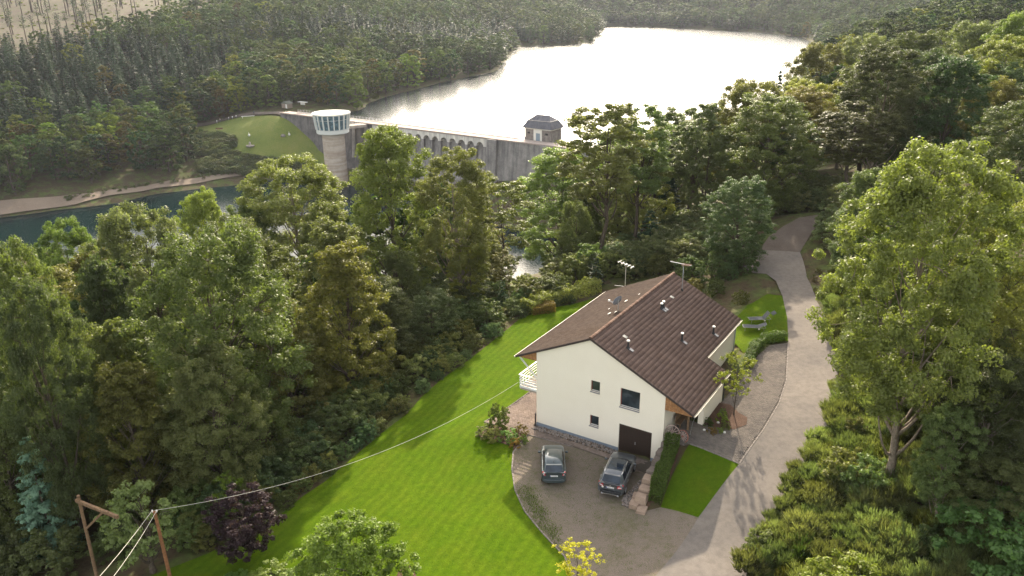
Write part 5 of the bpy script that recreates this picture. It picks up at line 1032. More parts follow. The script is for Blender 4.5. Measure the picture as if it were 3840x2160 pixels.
# near shapes
broadleaf('lime', 1, 20, 13, .10, .42, .50, 40, 560, 100000, .108, .34)
broadleaf('oak', 2, 21, 11, .28, .40, .42, 36, 480, 100000, .098, .30, bark='palebark', clump=.95)
broadleaf('ash', 3, 22, 12, .22, .50, .52, 28, 320, 46000, .125, .30, spread=.7, clump=1.0)
broadleaf('maple', 4, 23, 11, .10, .34, .62, 40, 500, 84000, .112, .32)
broadleaf('tall', 5, 24, 8, .46, .5, .45, 26, 300, 42000, .125, .26, twigs=70)
broadleaf('alder', 6, 18, 6, .18, .5, .55, 24, 220, 22000, .10, .14, spread=.7)
broadleaf('hornbeam', 7, 16, 9, .03, .30, .75, 46, 460, 56000, .11, .25, flat=.5, droop=.12)
broadleaf('youngtree', 8, 5.3, 3.6, .40, .5, .5, 16, 90, 2600, .075, .055, clump=.62, twigs=60)
broadleaf('shrub', 9, 3, 4, .0, .25, .5, 22, 120, 9000, .085, .05, clump=.75, twigs=20)
broadleaf('bigbush', 15, 5.7, 6.5, .0, .28, .5, 34, 260, 34000, .085, .08, clump=.8, twigs=20)
broadleaf('bush', 10, 1.6, 2.2, .0, .22, .45, 14, 60, 3600, .06, .03, clump=.55, twigs=10)
broadleaf('plum', 11, 5.2, 4.6, .22, .42, .5, 26, 170, 15000, .085, .10, clump=.7)
broadleaf('willow', 12, 4.8, 3.4, .22, .4, .5, 20, 110, 5200, .085, .14, clump=.7, twigs=60)
def broom(key, seed, H=1.8, W=2.2, n=4200):
    """fine upright shoots fanning out of a low dome"""
    r = np.random.default_rng(seed); nf = 34; a = r.uniform(0, 6.28, nf); q = np.sqrt(r.uniform(0, 1, nf)) * W * .36
    fx, fy = np.cos(a) * q, np.sin(a) * q; fh = H * (1 - .45 * (q / (W * .4)) ** 2) * r.uniform(.65, 1, nf)
    i = r.integers(0, nf, n); t0 = r.uniform(.05, .8, n); out = np.stack([fx[i], fy[i]], 1) * .45 + r.normal(size=(n, 2)) * .16 * H
    b = np.stack([fx[i] * (1 + .3 * t0) + out[:, 0] * t0 * .5, fy[i] * (1 + .3 * t0) + out[:, 1] * t0 * .5, fh[i] * t0], 1)
    d = np.stack([out[:, 0] * .5, out[:, 1] * .5, fh[i] * .55], 1); d /= np.linalg.norm(d, axis=1, keepdims=True); ln = r.uniform(.18, .42, n)[:, None] * H * .55
    s_ = np.cross(d, r.normal(size=(n, 3))); s_ /= np.linalg.norm(s_, axis=1, keepdims=True); w_ = r.uniform(.012, .024, n)[:, None]
    V = np.stack([b - s_ * w_, b + s_ * w_, b + d * ln + s_ * w_ * .5, b + d * ln - s_ * w_ * .5], 1).reshape(-1, 3)
    tv, tf = tubes_np([(np.array([(0, 0, 0), (fx[k] * .6, fy[k] * .6, fh[k] * .5)]), [.02, .008]) for k in range(0, nf, 2)], 4)
    PROTO[key] = dict(H=H, W=W, crown=mesh_np('crown', V, np.arange(n * 4).reshape(n, 4), [M['leaf']], tint=np.clip(t0 + r.uniform(-.2, .3, n), 0, 1)), trunk=mesh_np('trunk', tv, tf, [M['bark']], True))
broom('broom', 13)
conifer('bluespruce', 14, 9, 4.4, 9000, .13, .03, .14, lev=22, droop=.22)
conifer('spruce', 15, 20, 6.5, 9000, .30, .08, .22, lev=30)
conifer('youngspruce', 16, 4.5, 2.6, 2600, .12, .02, .06, lev=14)
# hillside shapes
broadleaf('hill_a', 21, 20, 13, .05, .38, .5, 26, 140, 9000, .29, .3, mat='leaf_far', twigs=0)
broadleaf('hill_b', 22, 20, 11, .05, .45, .55, 20, 120, 8000, .29, .3, mat='leaf_far', twigs=0)
broadleaf('hill_c', 23, 20, 9, .04, .34, .66, 20, 120, 7600, .28, .3, mat='leaf_far', twigs=0)
conifer('hill_s', 24, 20, 6.4, 3400, .40, .06, .22, lev=18)
conifer('hill_t', 25, 22, 5.4, 3000, .40, .10, .22, lev=18)
for k in ('hill_a', 'hill_b', 'hill_c', 'hill_s', 'hill_t'): joined(k)
# far shapes
broadleaf('far_a', 31, 20, 12, .03, .38, .5, 18, 70, 2600, .47, .3, mat='leaf_far', twigs=0, clump=1.15)
broadleaf('far_b', 32, 20, 10, .03, .42, .55, 16, 60, 2400, .47, .3, mat='leaf_far', twigs=0, clump=1.15)
conifer('far_s', 33, 20, 6.2, 1300, .6, .06, .22, lev=12)
for k in ('far_a', 'far_b', 'far_s'): joined(k)
# bare trunk of the felled wood
def bare(key, seed):
    rng = np.random.default_rng(seed); P = [(np.array([(0, 0, 0), (.1, 0, 12), (0, .1, 24)]), [.26, .18, .06])]
    for _ in range(26):
        z = rng.uniform(8, 23); a = rng.uniform(0, 6.28); l = rng.uniform(.5, 1.6) * (25 - z) / 12; P.append((np.array([(0, 0, z), (math.cos(a) * l, math.sin(a) * l, z - .2)]), [.05, .02]))
    v, f = tubes_np(P, 5); rng2 = np.random.default_rng(seed + 1); n = 160
    C = np.stack([rng2.normal(size=n) * .7, rng2.normal(size=n) * .7, rng2.uniform(15, 24, n)], 1); V, F = leaf_quads(C, rng2.normal(size=(n, 3)), .28, rng2)
    PROTO[key] = dict(H=24, W=3, trunk=mesh_np('trunk', v, f, [M['bark']], True), crown=mesh_np('crown', V, F, [M['needle']], tint=rng2.random(n)))
    joined(key)
bare('bare', 41)
# ------------------------------------------------------------------ trees and shrubs where they stand
T = plant
BT = 'broadleaf_tree'
NEAR=[
('oak', 27.7, 54.0, 15.5, 6.7, (0.95, 1.0, 0.8), 'tree beside the road at right, leftmost of the wall of trees behind the near oak'),
('lime', 33.3, 61.0, 14.0, 7.1, (0.8, 0.9, 0.8), 'dense dark tree behind the near oak, above the road bend'),
('lime', 33.3, 70.0, 11.4, 7.4, (0.85, 0.95, 0.8), 'dark round tree on the bank where the road straightens'),
('oak', 33.4, 56.0, 14.1, 6.9, (1.05, 1.05, 0.75), 'olive green tree between the near oak and the right edge'),
('lime', 17.4, 124.0, 19.4, 13.5, (1.05, 1.1, 0.8), 'full green crown filling the gap behind the two slim tall trees'),
('lime', 26.3, 128.0, 17.5, 13.2, (0.9, 1.0, 0.8), 'mid green tree between the dark thin tree and the slim tall one'),
('oak', 32.3, 124.0, 15.0, 12.7, (1.0, 1.0, 0.75), 'olive crowned tree left of the large rounded green tree'),
('lime', -32.9, 96.0, 19.2, 9.2, (1.0, 1.05, 0.8), 'rounded green tree low between the sandy shore and the loose forked tree'),
('maple', -22.2, 92.0, 17.1, 8.3, (1.2, 1.2, 0.75), 'light green tree directly below the round tower'),
('oak', 27.8, 43.0, 8.9, 6.4, (0.8, 0.9, 0.8), 'dark leafy tree at the right, beyond the grey trunk'),
('lime', 26.2, 35.5, 5.5, 5.7, (0.85, 0.95, 0.85), 'dark tree with pale leaf tips in the lower right corner'),
('oak', 23.8, 37.0, 8.3, 3.8, (0.8, 0.88, 0.75), 'slim shaded tree right of the grey trunk'),
('lime', -35.3, 52.0, 22.1, 7.9, (1.15, 1.08, 0.8), 'olive green broad tree at the left edge of the wood, beside the pool gap'),
('oak', -49.6, 84.0, 21.9, 7.8, (1.35, 1.36, 0.78), 'light green tree crown behind the olive tree, rising against the dark pool'),
('lime', -33.2, 68.0, 21.8, 10.7, (1, 1, 1), 'broad green tree with a domed crown left of the biggest front tree'),
('lime', -21.5, 53.0, 19.7, 12.1, (1.15, 1.08, 0.8), 'biggest round crowned tree at the lawn edge, pale leaf tips on top'),
('maple', -35.6, 88.0, 22.1, 7.5, (1.35, 1.36, 0.78), 'bright green tree top standing directly in front of the sandy shore'),
('oak', -28.4, 100.0, 24.6, 15.8, (1.15, 1.08, 0.8), 'loose open crowned tree with dark forked limbs left of the tower'),
('hornbeam', -14.0, 62.0, 14.8, 8.5, (1.15, 1.05, 0.6), 'drooping yellow green tree low in front, right of the biggest round tree'),
('maple', -13.6, 88.0, 23.8, 11.5, (1.35, 1.36, 0.78), 'tallest bright green tree in front of the dam, right of the tower'),
('oak', -5.8, 82.0, 19.1, 9.3, (1.15, 1.08, 0.8), 'grey green tree with a dark straight trunk in front of the arcade'),
('alder', -1.6, 100.0, 16.1, 9.2, (1.65, 1.48, 0.62), 'slender yellowish tree beside the grey buttress of the dam'),
('hornbeam', -12.3, 70.0, 8.9, 7.3, (1, 1, 1), 'dense mid green tree under the tallest bright tree'),
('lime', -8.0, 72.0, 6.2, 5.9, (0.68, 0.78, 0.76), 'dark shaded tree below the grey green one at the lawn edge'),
('alder', -3.0, 108.0, 11.0, 5.2, (1.65, 1.48, 0.62), 'thin see through alder left of the glinting water'),
('tall', 10.6, 92.0, 21.2, 11.4, (1.15, 1.12, 0.85), 'tall tree with a long bare trunk right of the gatehouse'),
('maple', 7.4, 116.0, 20.7, 13.9, (1.35, 1.36, 0.78), 'light green spreading tree covering the right end of the dam'),
('tall', 15.9, 98.0, 19.8, 9.1, (1.0, 1.05, 0.85), 'tall slim tree second to the right of the gatehouse'),
('tall', 24.1, 106.0, 18.1, 10.4, (0.8, 0.88, 0.8), 'dark thin crowned tall tree against the bright lake'),
('lime', 32.7, 108.0, 18.5, 12.7, (1.1, 1.0, 0.7), 'large rounded green tree standing above the bend of the forest path'),
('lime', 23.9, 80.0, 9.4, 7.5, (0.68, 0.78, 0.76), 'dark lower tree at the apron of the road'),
('oak', 53.5, 128.0, 14.7, 9.8, (2.0, 1.5, 0.5), 'yellow tree glowing among the dark trees above the forest path'),
('tall', 40.9, 94.0, 12.5, 9.7, (0.85, 0.85, 0.75), 'dark tree leaning over the end of the forest path'),
('lime', 64.6, 135.0, 15.4, 13.7, (1.15, 1.08, 0.8), 'olive tree on the ridge right of the yellow tree'),
('lime', 70.7, 128.0, 15.0, 15.0, (0.9, 0.95, 0.8), 'broad dark green tree on the ridge at right, below the top row'),
('oak', 22.9, 41.0, 22.0, 10.4, (1.05, 1.08, 0.72), 'large near oak at right with a bare grey trunk and sunlit top'),
('lime', 29.5, 45.0, 15.8, 8.1, (1.25, 1.1, 0.72), 'sunlit oak at the right edge with pale glittering leaves'),
('oak', 45.2, 70.0, 14.6, 9.4, (1, 1, 1), 'tall green tree cut by the right edge above the sunlit oak'),
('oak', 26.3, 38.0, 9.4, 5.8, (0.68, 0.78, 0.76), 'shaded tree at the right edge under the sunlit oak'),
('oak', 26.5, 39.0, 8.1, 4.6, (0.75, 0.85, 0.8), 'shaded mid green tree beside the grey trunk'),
('lime', 62.9, 165.0, 23.3, 14.2, (1.15, 1.08, 0.8), 'leftmost rounded tree of the right hand ridge, beside the lake'),
('lime', 74.1, 172.0, 22.8, 14.8, (1, 1, 1), 'second tree from the lake on the right hand ridge'),
('lime', 81.5, 165.0, 22.3, 15.0, (1.15, 1.08, 0.8), 'pale olive tree in the middle of the right hand ridge'),
('lime', 90.1, 160.0, 23.0, 15.4, (1, 1, 1), 'high green tree near the top right corner on the ridge'),
('lime', 93.1, 150.0, 23.7, 12.9, (1.35, 1.36, 0.78), 'light green tree in the top right corner'),
('tall', 22.5, 118.0, 15.5, 7.3, (0.68, 0.78, 0.76), 'dark slender tree between two tall trees right of the dam'),
('tall', 36.1, 102.0, 12.1, 9.4, (0.68, 0.78, 0.76), 'dark green tree left above the mouth of the forest path'),
('lime', 51.0, 140.0, 15.8, 12.1, (0.8, 0.85, 0.75), 'dark ridge tree between the large rounded tree and the yellow one'),
('alder', 9.8, 122.0, 9.2, 5.8, (1.65, 1.48, 0.62), 'thin pale alder standing in the pool edge right of the glint'),
('tall', 15.3, 108.0, 14.1, 6.2, (1, 1, 1), 'slim green tree behind the long bare trunk'),
('lime', 10.7, 112.0, 12.4, 7.1, (1.35, 1.36, 0.78), 'light green leafy tree left of the long bare trunk'),
('hornbeam', -33.2, 60.0, 18.4, 7.0, (0.68, 0.78, 0.76), 'dark tree between the two olive trees at left'),
('hornbeam', -18.3, 58.0, 11.6, 6.5, (1.15, 1.08, 0.8), 'lower tree filling the gap right of the biggest round tree'),
('lime', -23.6, 66.0, 14.9, 7.3, (1, 1, 1), 'green tree just behind the biggest round tree'),
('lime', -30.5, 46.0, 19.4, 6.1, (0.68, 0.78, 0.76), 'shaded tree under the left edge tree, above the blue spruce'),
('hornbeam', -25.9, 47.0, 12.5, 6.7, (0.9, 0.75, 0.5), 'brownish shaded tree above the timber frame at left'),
('alder', -4.6, 80.0, 9.0, 4.7, (1.65, 1.48, 0.62), 'yellow green airy tree beside the straight dark trunk'),
('oak', 31.4, 68.0, 9.4, 5.4, (0.68, 0.78, 0.76), 'dark tree rising behind the bank at the right of the road'),
]
SPRUCE=[
('spruce', 49.9, 150.0, 21.3, 4.6, (0.68, 0.78, 0.76), 'dark pointed spruce rising beside the large rounded tree against the lake'),
('youngspruce', 18.0, 98.0, 6.1, 4.5, (0.68, 0.78, 0.76), 'dark young spruce behind the house, left of the forest path'),
('youngspruce', 9.5, 84.0, 3.8, 2.6, (1, 1, 1), 'small blue green spruce at the foot of the long bare trunk'),
('youngspruce', -1.0, 80.0, 3.8, 1.9, (0.68, 0.78, 0.76), 'small dark spruce at the lawn hedge left of the glint'),
('youngspruce', 3.4, 82.0, 2.3, 1.9, (0.68, 0.78, 0.76), 'small dark spruce at the lawn hedge right of the glint'),
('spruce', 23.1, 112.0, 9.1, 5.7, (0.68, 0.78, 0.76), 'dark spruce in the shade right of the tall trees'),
]
FILL=[(-20.8,47.8,12.3,7.6,'a'),(-28.6,51.3,14.8,6.8,'b'),(25.4,100.4,13.7,7.9,'d'),(-35.2,46.9,12.8,7.5,'b'),(-16.9,71.9,15.7,10.1,'b'),(-11.7,77.3,10.1,5.0,'a'),(-24.7,77.0,13.8,7.0,'d'),(8.3,98.7,10.6,5.2,'a'),(-46.8,74.6,17.2,10.0,'c'),(-1.1,85.5,6.2,3.3,'c'),(-26.4,70.4,18.2,10.5,'a'),(17.9,103.4,16.8,8.9,'b'),(-38.2,59.1,14.5,7.3,'a'),(-44.2,79.8,17.6,9.3,'c'),(-3.9,90.7,11.0,6.3,'b'),(-12.9,107.9,16.6,9.3,'a'),(-18.0,65.4,10.2,5.9,'c'),(7.1,126.7,6.1,3.7,'c'),(-8.2,95.2,15.6,8.6,'d'),(-42.0,68.3,12.5,7.4,'a'),(-88.0,163.8,16.6,7.8,'c'),(10.8,104.3,12.0,6.0,'b'),(-29.8,86.5,15.1,9.7,'b'),(-81.1,153.1,16.7,9.4,'c'),(-107.1,200.5,14.1,6.9,'b'),(-96.9,176.0,15.1,9.6,'c'),(-2.9,119.2,10.9,6.7,'b'),(-87.7,124.9,18.7,9.4,'d'),(26.4,134.2,10.5,6.0,'c'),(-85.1,138.8,17.4,7.9,'d')]
FILL_REST=[(30.1,140.5,13.8,7.5,'a'),(-101.2,194.3,14.9,8.5,'a'),(-74.8,122.9,18.3,8.8,'b'),(-99.1,160.9,15.4,8.8,'a'),(-16.6,172.3,10.2,6.1,'d'),(-45.1,86.8,18.0,10.9,'a'),(-98.1,140.6,17.3,10.3,'a'),(31.5,154.5,17.6,8.6,'b'),(-15.8,163.6,14.0,8.2,'a'),(-102.7,167.9,14.8,6.8,'c'),(-111.7,181.3,12.8,7.4,'b'),(9.6,184.9,7.1,4.1,'a'),(-122.5,200.7,9.8,5.2,'a'),(-44.2,46.9,10.6,6.7,'d'),(-48.3,52.9,18.6,10.3,'c'),(-42.2,55.6,10.8,6.8,'a'),(-24.6,57.5,13.4,7.7,'c'),(-47.8,58.4,13.5,8.5,'b'),(-51.7,62.2,15.4,8.2,'c'),(-42.0,62.7,12.2,6.6,'a'),(-28.6,63.6,10.7,5.5,'d'),(-57.1,65.9,11.2,7.0,'a'),(-48.2,66.5,11.2,7.2,'a'),(-60.7,71.7,10.3,4.9,'a'),(-39.3,73.1,17.1,8.8,'a'),(-54.5,73.2,10.1,5.6,'b'),(-31.3,73.5,14.7,6.7,'d'),(-64.6,77.3,18.1,10.2,'d'),(-35.7,77.3,15.6,9.4,'d'),(-18.3,77.4,14.7,8.7,'a'),(-56.1,78.7,16.8,10.9,'d'),(-30.3,79.3,11.0,6.1,'a'),(-21.3,82.3,12.1,6.2,'c'),(-65.9,82.8,18.9,10.5,'a'),(-39.1,83.9,16.5,10.1,'b'),(-58.1,85.7,18.2,9.7,'c'),(-66.7,89.2,12.9,7.1,'a'),(-52.0,89.5,15.9,8.0,'b'),(-40.5,90.4,12.4,7.8,'c'),(-60.0,91.2,16.6,8.6,'c'),(-72.3,91.5,11.4,7.2,'b'),(-46.6,93.7,10.6,6.1,'c'),(-16.0,93.8,17.5,9.4,'b'),(-52.9,95.4,17.0,8.1,'d'),(-65.5,95.9,13.4,7.5,'d'),(-77.6,96.5,16.3,10.4,'b'),(-21.3,98.3,10.5,5.9,'b'),(-59.1,99.5,11.1,5.8,'b'),(-71.2,99.6,15.7,9.2,'b'),(-39.7,100.1,16.1,9.4,'d'),(-46.6,100.8,12.0,7.3,'a'),(-8.9,101.5,17.1,8.2,'b'),(-16.9,103.2,14.4,7.8,'d'),(-54.5,103.3,12.3,6.8,'a'),(-66.0,104.3,14.8,7.5,'b'),(-79.9,104.4,17.6,9.2,'d'),(-34.0,104.7,11.2,7.2,'d'),(-42.9,106.2,11.8,6.5,'a'),(-71.7,106.4,18.0,8.4,'d'),(-26.1,107.3,15.0,9.7,'b'),(-60.2,107.3,16.8,9.1,'c'),(-50.9,109.1,12.1,7.9,'a'),(-79.0,110.5,16.4,10.5,'c'),(-36.6,110.8,11.4,5.9,'d'),(27.5,110.8,12.1,5.7,'b'),(-21.4,112.1,10.4,6.4,'d'),(-44.3,112.3,14.5,8.0,'a'),(-66.7,112.6,14.3,6.6,'a'),(-87.7,112.9,12.8,6.0,'a'),(-29.4,113.6,15.1,8.9,'c')]
FG = 'trees of the wooded slope between lawn and pool'
for k, x, y, H, W, c, lab in NEAR:
    T(k, BT, lab, 'tree', x, y, H, W, col=c, group=FG if y > 46 and x < 30 else 'trees on the wooded slope right of the road')
for k, x, y, H, W, c, lab in SPRUCE:
    T(k, 'spruce_tree', lab, 'tree', x, y, H, W, col=c)
_fk = {'a': ('lime', (.9, .95, .85)), 'b': ('hornbeam', (.95, .9, .7)), 'c': ('alder', (1.35, 1.15, .6)), 'd': ('ash', (.75, .8, .75))}
for x, y, H, W, k in FILL:
    T(_fk[k][0], BT, 'smaller tree filling the shade among the tall trees on the slope down to the pool', 'tree', x, y, H, W, col=_fk[k][1], group='understorey trees of the slope down to the pool')
# ---- forest on the hills round the lake: jittered rows, largest ones as trees of their own, the rest as one mass
YARD = [(-30, 20), (-30, 46), (-12, 62), (-2, 80), (12, 84), (22, 92), (40, 100), (44, 90), (33, 70), (29, 52), (24, 42), (20, 20)]
DAMZ = [(-118, 362), (-96, 398), (78, 262), (60, 226), (24, 258), (-100, 345)]
def forest_points(seed):
    r = np.random.default_rng(seed); P = []
    for y0, y1, st in ((100, 330, 8.5), (250, 520, 8.4), (520, 820, 9.4), (820, 1250, 12), (1250, 2100, 19)):
        ys = np.arange(y0, y1, st)
        for y in ys:
            w = .69 * y + 30; xs = np.arange(-w, w, st); p = np.stack([xs + r.uniform(-.42, .42, len(xs)) * st, y + r.uniform(-.42, .42, len(xs)) * st], 1)
            p = p[p[:, 0] > 12] if y0 == 100 else (p[~((p[:, 0] > 12) & (p[:, 1] < 330))] if y0 == 250 else p); P.append(p)
    P = np.concatenate(P); z = hz(P[:, 0], P[:, 1])
    dl = P @ np.array([.5827, .8127]) - np.array([-104.1, 366.5]) @ np.array([.5827, .8127])      # upstream of the dam line?
    lvl = np.where((dl > 0) & (P[:, 0] > -100), WATER_Z + .3, POOL_Z + 4.0)
    ok = z > lvl
    for poly in (MEADOW, CLEAR, YARD, DAMZ, [(-156, 390), (-150, 368), (-138, 342), (-129, 318), (-80, 326), (-72, 372), (-76, 392), (-124, 384)]): ok &= ~in_poly(P[:, 0], P[:, 1], poly)
    ok &= ~((P[:, 1] < 330) & (P[:, 0] < 24)) | (P[:, 0] < -98)
    ok &= ~((P[:, 0] > 10) & (P[:, 0] < 70) & (P[:, 1] > 225) & (P[:, 1] < 330) & (z < -8))
    # the young plantation and the meadow edge stay open
    d = np.hypot(P[:, None, 0] - [n[1] for n in NEAR], P[:, None, 1] - [n[2] for n in NEAR]).min(1); ok &= d > 5.5
    az = P[:, 0] / P[:, 1]; lim = np.interp(az, [.0586, .1083, .2085, .2569, .2998, .3374, .364], [-.2105, -.1757, -.1769, -.1576, -.1385, -.1221, -.0987])
    ok &= ~((P[:, 0] > 12) & (az < .364) & (P[:, 1] > 250) & (P[:, 1] < 720) & ((z + 14 - CAM_Z) / P[:, 1] > lim))
    return P[ok], z[ok]
FP, FZ = forest_points(3)
_r = np.random.default_rng(8)
def stand_noise(x, y): return np.sin(x * .021 + 1.3) * np.cos(y * .017 - .4) + .6 * np.sin(x * .043 - y * .031 + 2)
sn = stand_noise(FP[:, 0], FP[:, 1])
con = (sn > .95) & (FP[:, 1] > 520)
SPZ = [(-420, 330), (-240, 318), (-205, 338), (-168, 395), (-152, 440), (-152, 500), (-205, 520), (-330, 470), (-420, 560)]          # dark spruce stand
con |= in_poly(FP[:, 0], FP[:, 1], SPZ) & (_r.random(len(FP)) < .93)
SPZ2 = [(-140, 560), (-150, 700), (20, 760), (10, 660), (-60, 590)]
con |= in_poly(FP[:, 0], FP[:, 1], SPZ2) & (_r.random(len(FP)) < .8)
bank = (FP[:, 1] < 470) & (FP[:, 0] < 0); con &= ~(bank & (_r.random(len(FP)) < .55) & ~in_poly(FP[:, 0], FP[:, 1], SPZ))
rightside = (FP[:, 0] > 12) & (FP[:, 1] < 330); con &= ~(rightside & (_r.random(len(FP)) < .9))
young = in_poly(FP[:, 0], FP[:, 1], [(-255, 440), (-215, 430), (-130, 440), (-60, 480), (-60, 540), (-150, 545), (-230, 510)])
dcam = np.hypot(FP[:, 0], FP[:, 1])
PAL = [('olive green', (1.2, 1.1, .78)), ('dark green', (.66, .78, .80)), ('yellow green', (1.75, 1.6, .68)), ('russet brown', (1.55, .98, .80)), ('mid green', (.95, 1.02, .85))]
def place_name(x, y):
    if x > 12 and y < 330: return 'on the hillside right of the road', 'broadleaf trees of the hillside right of the road'
    if x < -95 and y < 345: return 'on the steep bank straight across the pool', 'broadleaf trees of the bank across the pool'
    if x < -30 and y < 470: return 'behind the meadow at the left end of the dam', 'broadleaf trees behind the meadow'
    return 'on the wooded shore left of the lake', 'broadleaf trees of the lake shore'
HT = _r.uniform(14, 19.5, len(FP)); WD = HT * np.where(con, _r.uniform(.42, .55, len(FP)), _r.uniform(.62, .9, len(FP)))
VL = ([.0586, .1083, .2085, .2569, .2998, .3374, .364, .4142, .4896, .546, .6184], [-.2105, -.1757, -.1769, -.1576, -.1385, -.1221, -.0987, -.0759, -.0652, -.0589, -.0483])
_lim = CAM_Z + np.interp(FP[:, 0] / FP[:, 1], *VL) * FP[:, 1] - FZ - .3      # the wood stays below the open view from the house slope to the lake
HT = np.where(rightside, np.minimum(HT, _lim), HT); WD = np.where(rightside, np.maximum(WD * .8, HT * .6), WD)
# how much of each tree shows between the nearer ones (coarse count), so that the showing ones become trees of their own
vis = np.zeros(len(FP)); buf = np.zeros((460, 420), bool); q_ = .0032
def cover(x, y, z, h, w):
    a0, a1 = int((x - w * .42) / y / q_ + 230), int((x + w * .42) / y / q_ + 230); e0, e1 = int((z + h * .12 - CAM_Z) / y / q_ + 300), int((z + h * .96 - CAM_Z) / y / q_ + 300)
    a0, a1, e0, e1 = max(0, a0), min(459, max(a1, a0 + 1)), max(0, e0), min(419, max(e1, e0 + 1))
    if a1 <= a0 or e1 <= e0: return 0
    v = (~buf[a0:a1, e0:e1]).sum(); buf[a0:a1, e0:e1] = True; return v
_all = sorted([(n[2], -1, n) for n in NEAR] + [(FP[i, 1], i, None) for i in range(len(FP)) if HT[i] > 7], key=lambda t: t[0])
for y_, i, n in _all:
    if i < 0: cover(n[1], n[2], hz1(n[1], n[2]), n[3], n[4])
    else: vis[i] = cover(FP[i, 0], y_, FZ[i], HT[i], WD[i])
con = np.where(rightside, False, con)
idx_b = [i for i in np.argsort(-vis) if not con[i] and vis[i] > 0]; idx_c = [i for i in np.argsort(-vis) if con[i] and vis[i] > 0]
n_b = 298 - len(NEAR) - len(FILL)
single_b = set(idx_b[:n_b]); single_c = set(idx_c[:200])
PAL = [('olive green', (1.2, 1.1, .78)), ('dark green', (.66, .78, .80)), ('yellow green', (1.75, 1.6, .68)), ('russet brown', (1.55, .98, .80)), ('mid green', (.95, 1.02, .85))]
def place_name(x, y):
    if x > 12 and y < 330:
        w_ = 'at the lakeward edge of the right hand wood' if x / y < .40 else 'behind the end of the forest path' if y < 135 else 'high up in the right hand wood'
        return w_, 'broadleaf trees ' + w_
    if x < -95 and y < 345: w_ = 'on the steep bank straight across the pool'
    elif x < -30 and y < 470: w_ = 'behind the meadow at the left end of the dam' if x > -180 else 'on the slope above the bank across the pool, far left'
    elif y < 700: w_ = 'along the left shore of the lake'
    else: w_ = 'on the far side of the lake'
    return w_, 'broadleaf trees ' + w_
for i in single_b:
    x, y = FP[i]; where, grp = place_name(x, y)
    u = _r.random(); c = 3 if u < .13 else 2 if u < .24 else 1 if u < .46 else 0 if u < .8 else 4
    if rightside[i] and c == 3: c = 0
    H, W = HT[i], WD[i]
    key = (('lime', 'oak', 'maple')[i % 3]) if (rightside[i] and y < 170) else ('hill_a', 'hill_b', 'hill_c')[i % 3]
    T(key, BT, f'{PAL[c][0]} tree {where}', 'tree', x, y, H, W, col=tuple(v * _r.uniform(.9, 1.1) for v in PAL[c][1]), group=f'{PAL[c][0]} {grp}', one=key.startswith('hill'), z=FZ[i])
for i in single_c:
    x, y = FP[i]; H = HT[i]
    k = ('hill_s', 'hill_t')[i % 2]
    st = 'on the hillside right of the road' if rightside[i] else ('in the dense stand on the left hillside' if in_poly(np.array([x]), np.array([y]), SPZ)[0] else 'among the broadleaf trees of the left hill')
    T(k, 'spruce_tree', f'dark spruce {st}', 'tree', x, y, H, WD[i], col=(.8, .9, .85), group=f'spruces {st}', one=True, z=FZ[i])
rest = np.array([i for i in range(len(FP)) if i not in single_b and i not in single_c])
# the mass: points carrying a far shape each
pc = bpy.data.collections.new('far_tree_shapes')
fcol = [('far_a', PAL[0][1]), ('far_a', PAL[1][1]), ('far_b', PAL[4][1]), ('far_b', PAL[3][1]), ('far_a', PAL[2][1]), ('far_s', (.8, .9, .85)), ('hill_b', PAL[0][1]), ('hill_c', PAL[1][1]), ('hill_s', (.85, .95, .85))]
for k, (key, c) in enumerate(fcol):
    o = bpy.data.objects.new('far_tree_%02d' % k, PROTO[key]['one']); o.color = tuple(c) + (1,); pc.objects.link(o)
def scatter(name, P, idx, sc, rz, coll, kind='stuff', label=None):
    me = bpy.data.meshes.new(name); me.from_pydata([tuple(p) for p in P], [], [])
    for an, tp, val in (('idx', 'INT', idx), ('rz', 'FLOAT', rz)):
        a = me.attributes.new(an, tp, 'POINT'); a.data.foreach_set('value', np.asarray(val, dtype=np.int32 if tp == 'INT' else np.float32))
    a = me.attributes.new('sc', 'FLOAT_VECTOR', 'POINT'); a.data.foreach_set('vector', np.asarray(sc, dtype=np.float32).ravel())
    o = obj(name, me, kind=kind)
    if label: o['label'] = label
    ng = bpy.data.node_groups.new(name, 'GeometryNodeTree')
    ng.interface.new_socket('Geometry', in_out='INPUT', socket_type='NodeSocketGeometry'); ng.interface.new_socket('Geometry', in_out='OUTPUT', socket_type='NodeSocketGeometry')
    N, L = ng.nodes, ng.links; gi = N.new('NodeGroupInput'); go = N.new('NodeGroupOutput')
    ci = N.new('GeometryNodeCollectionInfo'); ci.inputs['Collection'].default_value = coll; ci.inputs['Separate Children'].default_value = True; ci.inputs['Reset Children'].default_value = True
    ip = N.new('GeometryNodeInstanceOnPoints'); ip.inputs['Pick Instance'].default_value = True
    def at(nm, tp):
        n = N.new('GeometryNodeInputNamedAttribute'); n.data_type = tp; n.inputs[0].default_value = nm; return [s for s in n.outputs if s.enabled][0]
    L.new(gi.outputs[0], ip.inputs['Points']); L.new(ci.outputs[0], ip.inputs['Instance']); L.new(at('idx', 'INT'), ip.inputs['Instance Index'])
    cx = N.new('ShaderNodeCombineXYZ'); L.new(at('rz', 'FLOAT'), cx.inputs[2])
    er = N.new('FunctionNodeEulerToRotation'); L.new(cx.outputs[0], er.inputs[0]); L.new(er.outputs[0], ip.inputs['Rotation'])
    L.new(at('sc', 'FLOAT_VECTOR'), ip.inputs['Scale']); L.new(ip.outputs[0], go.inputs[0])
    md = o.modifiers.new('scatter', 'NODES'); md.node_group = ng
    return o
_fr = np.array([(q[0], q[1], q[2], q[3]) for q in FILL_REST])
rest = rest[~rightside[rest] | (vis[rest] > 0)]
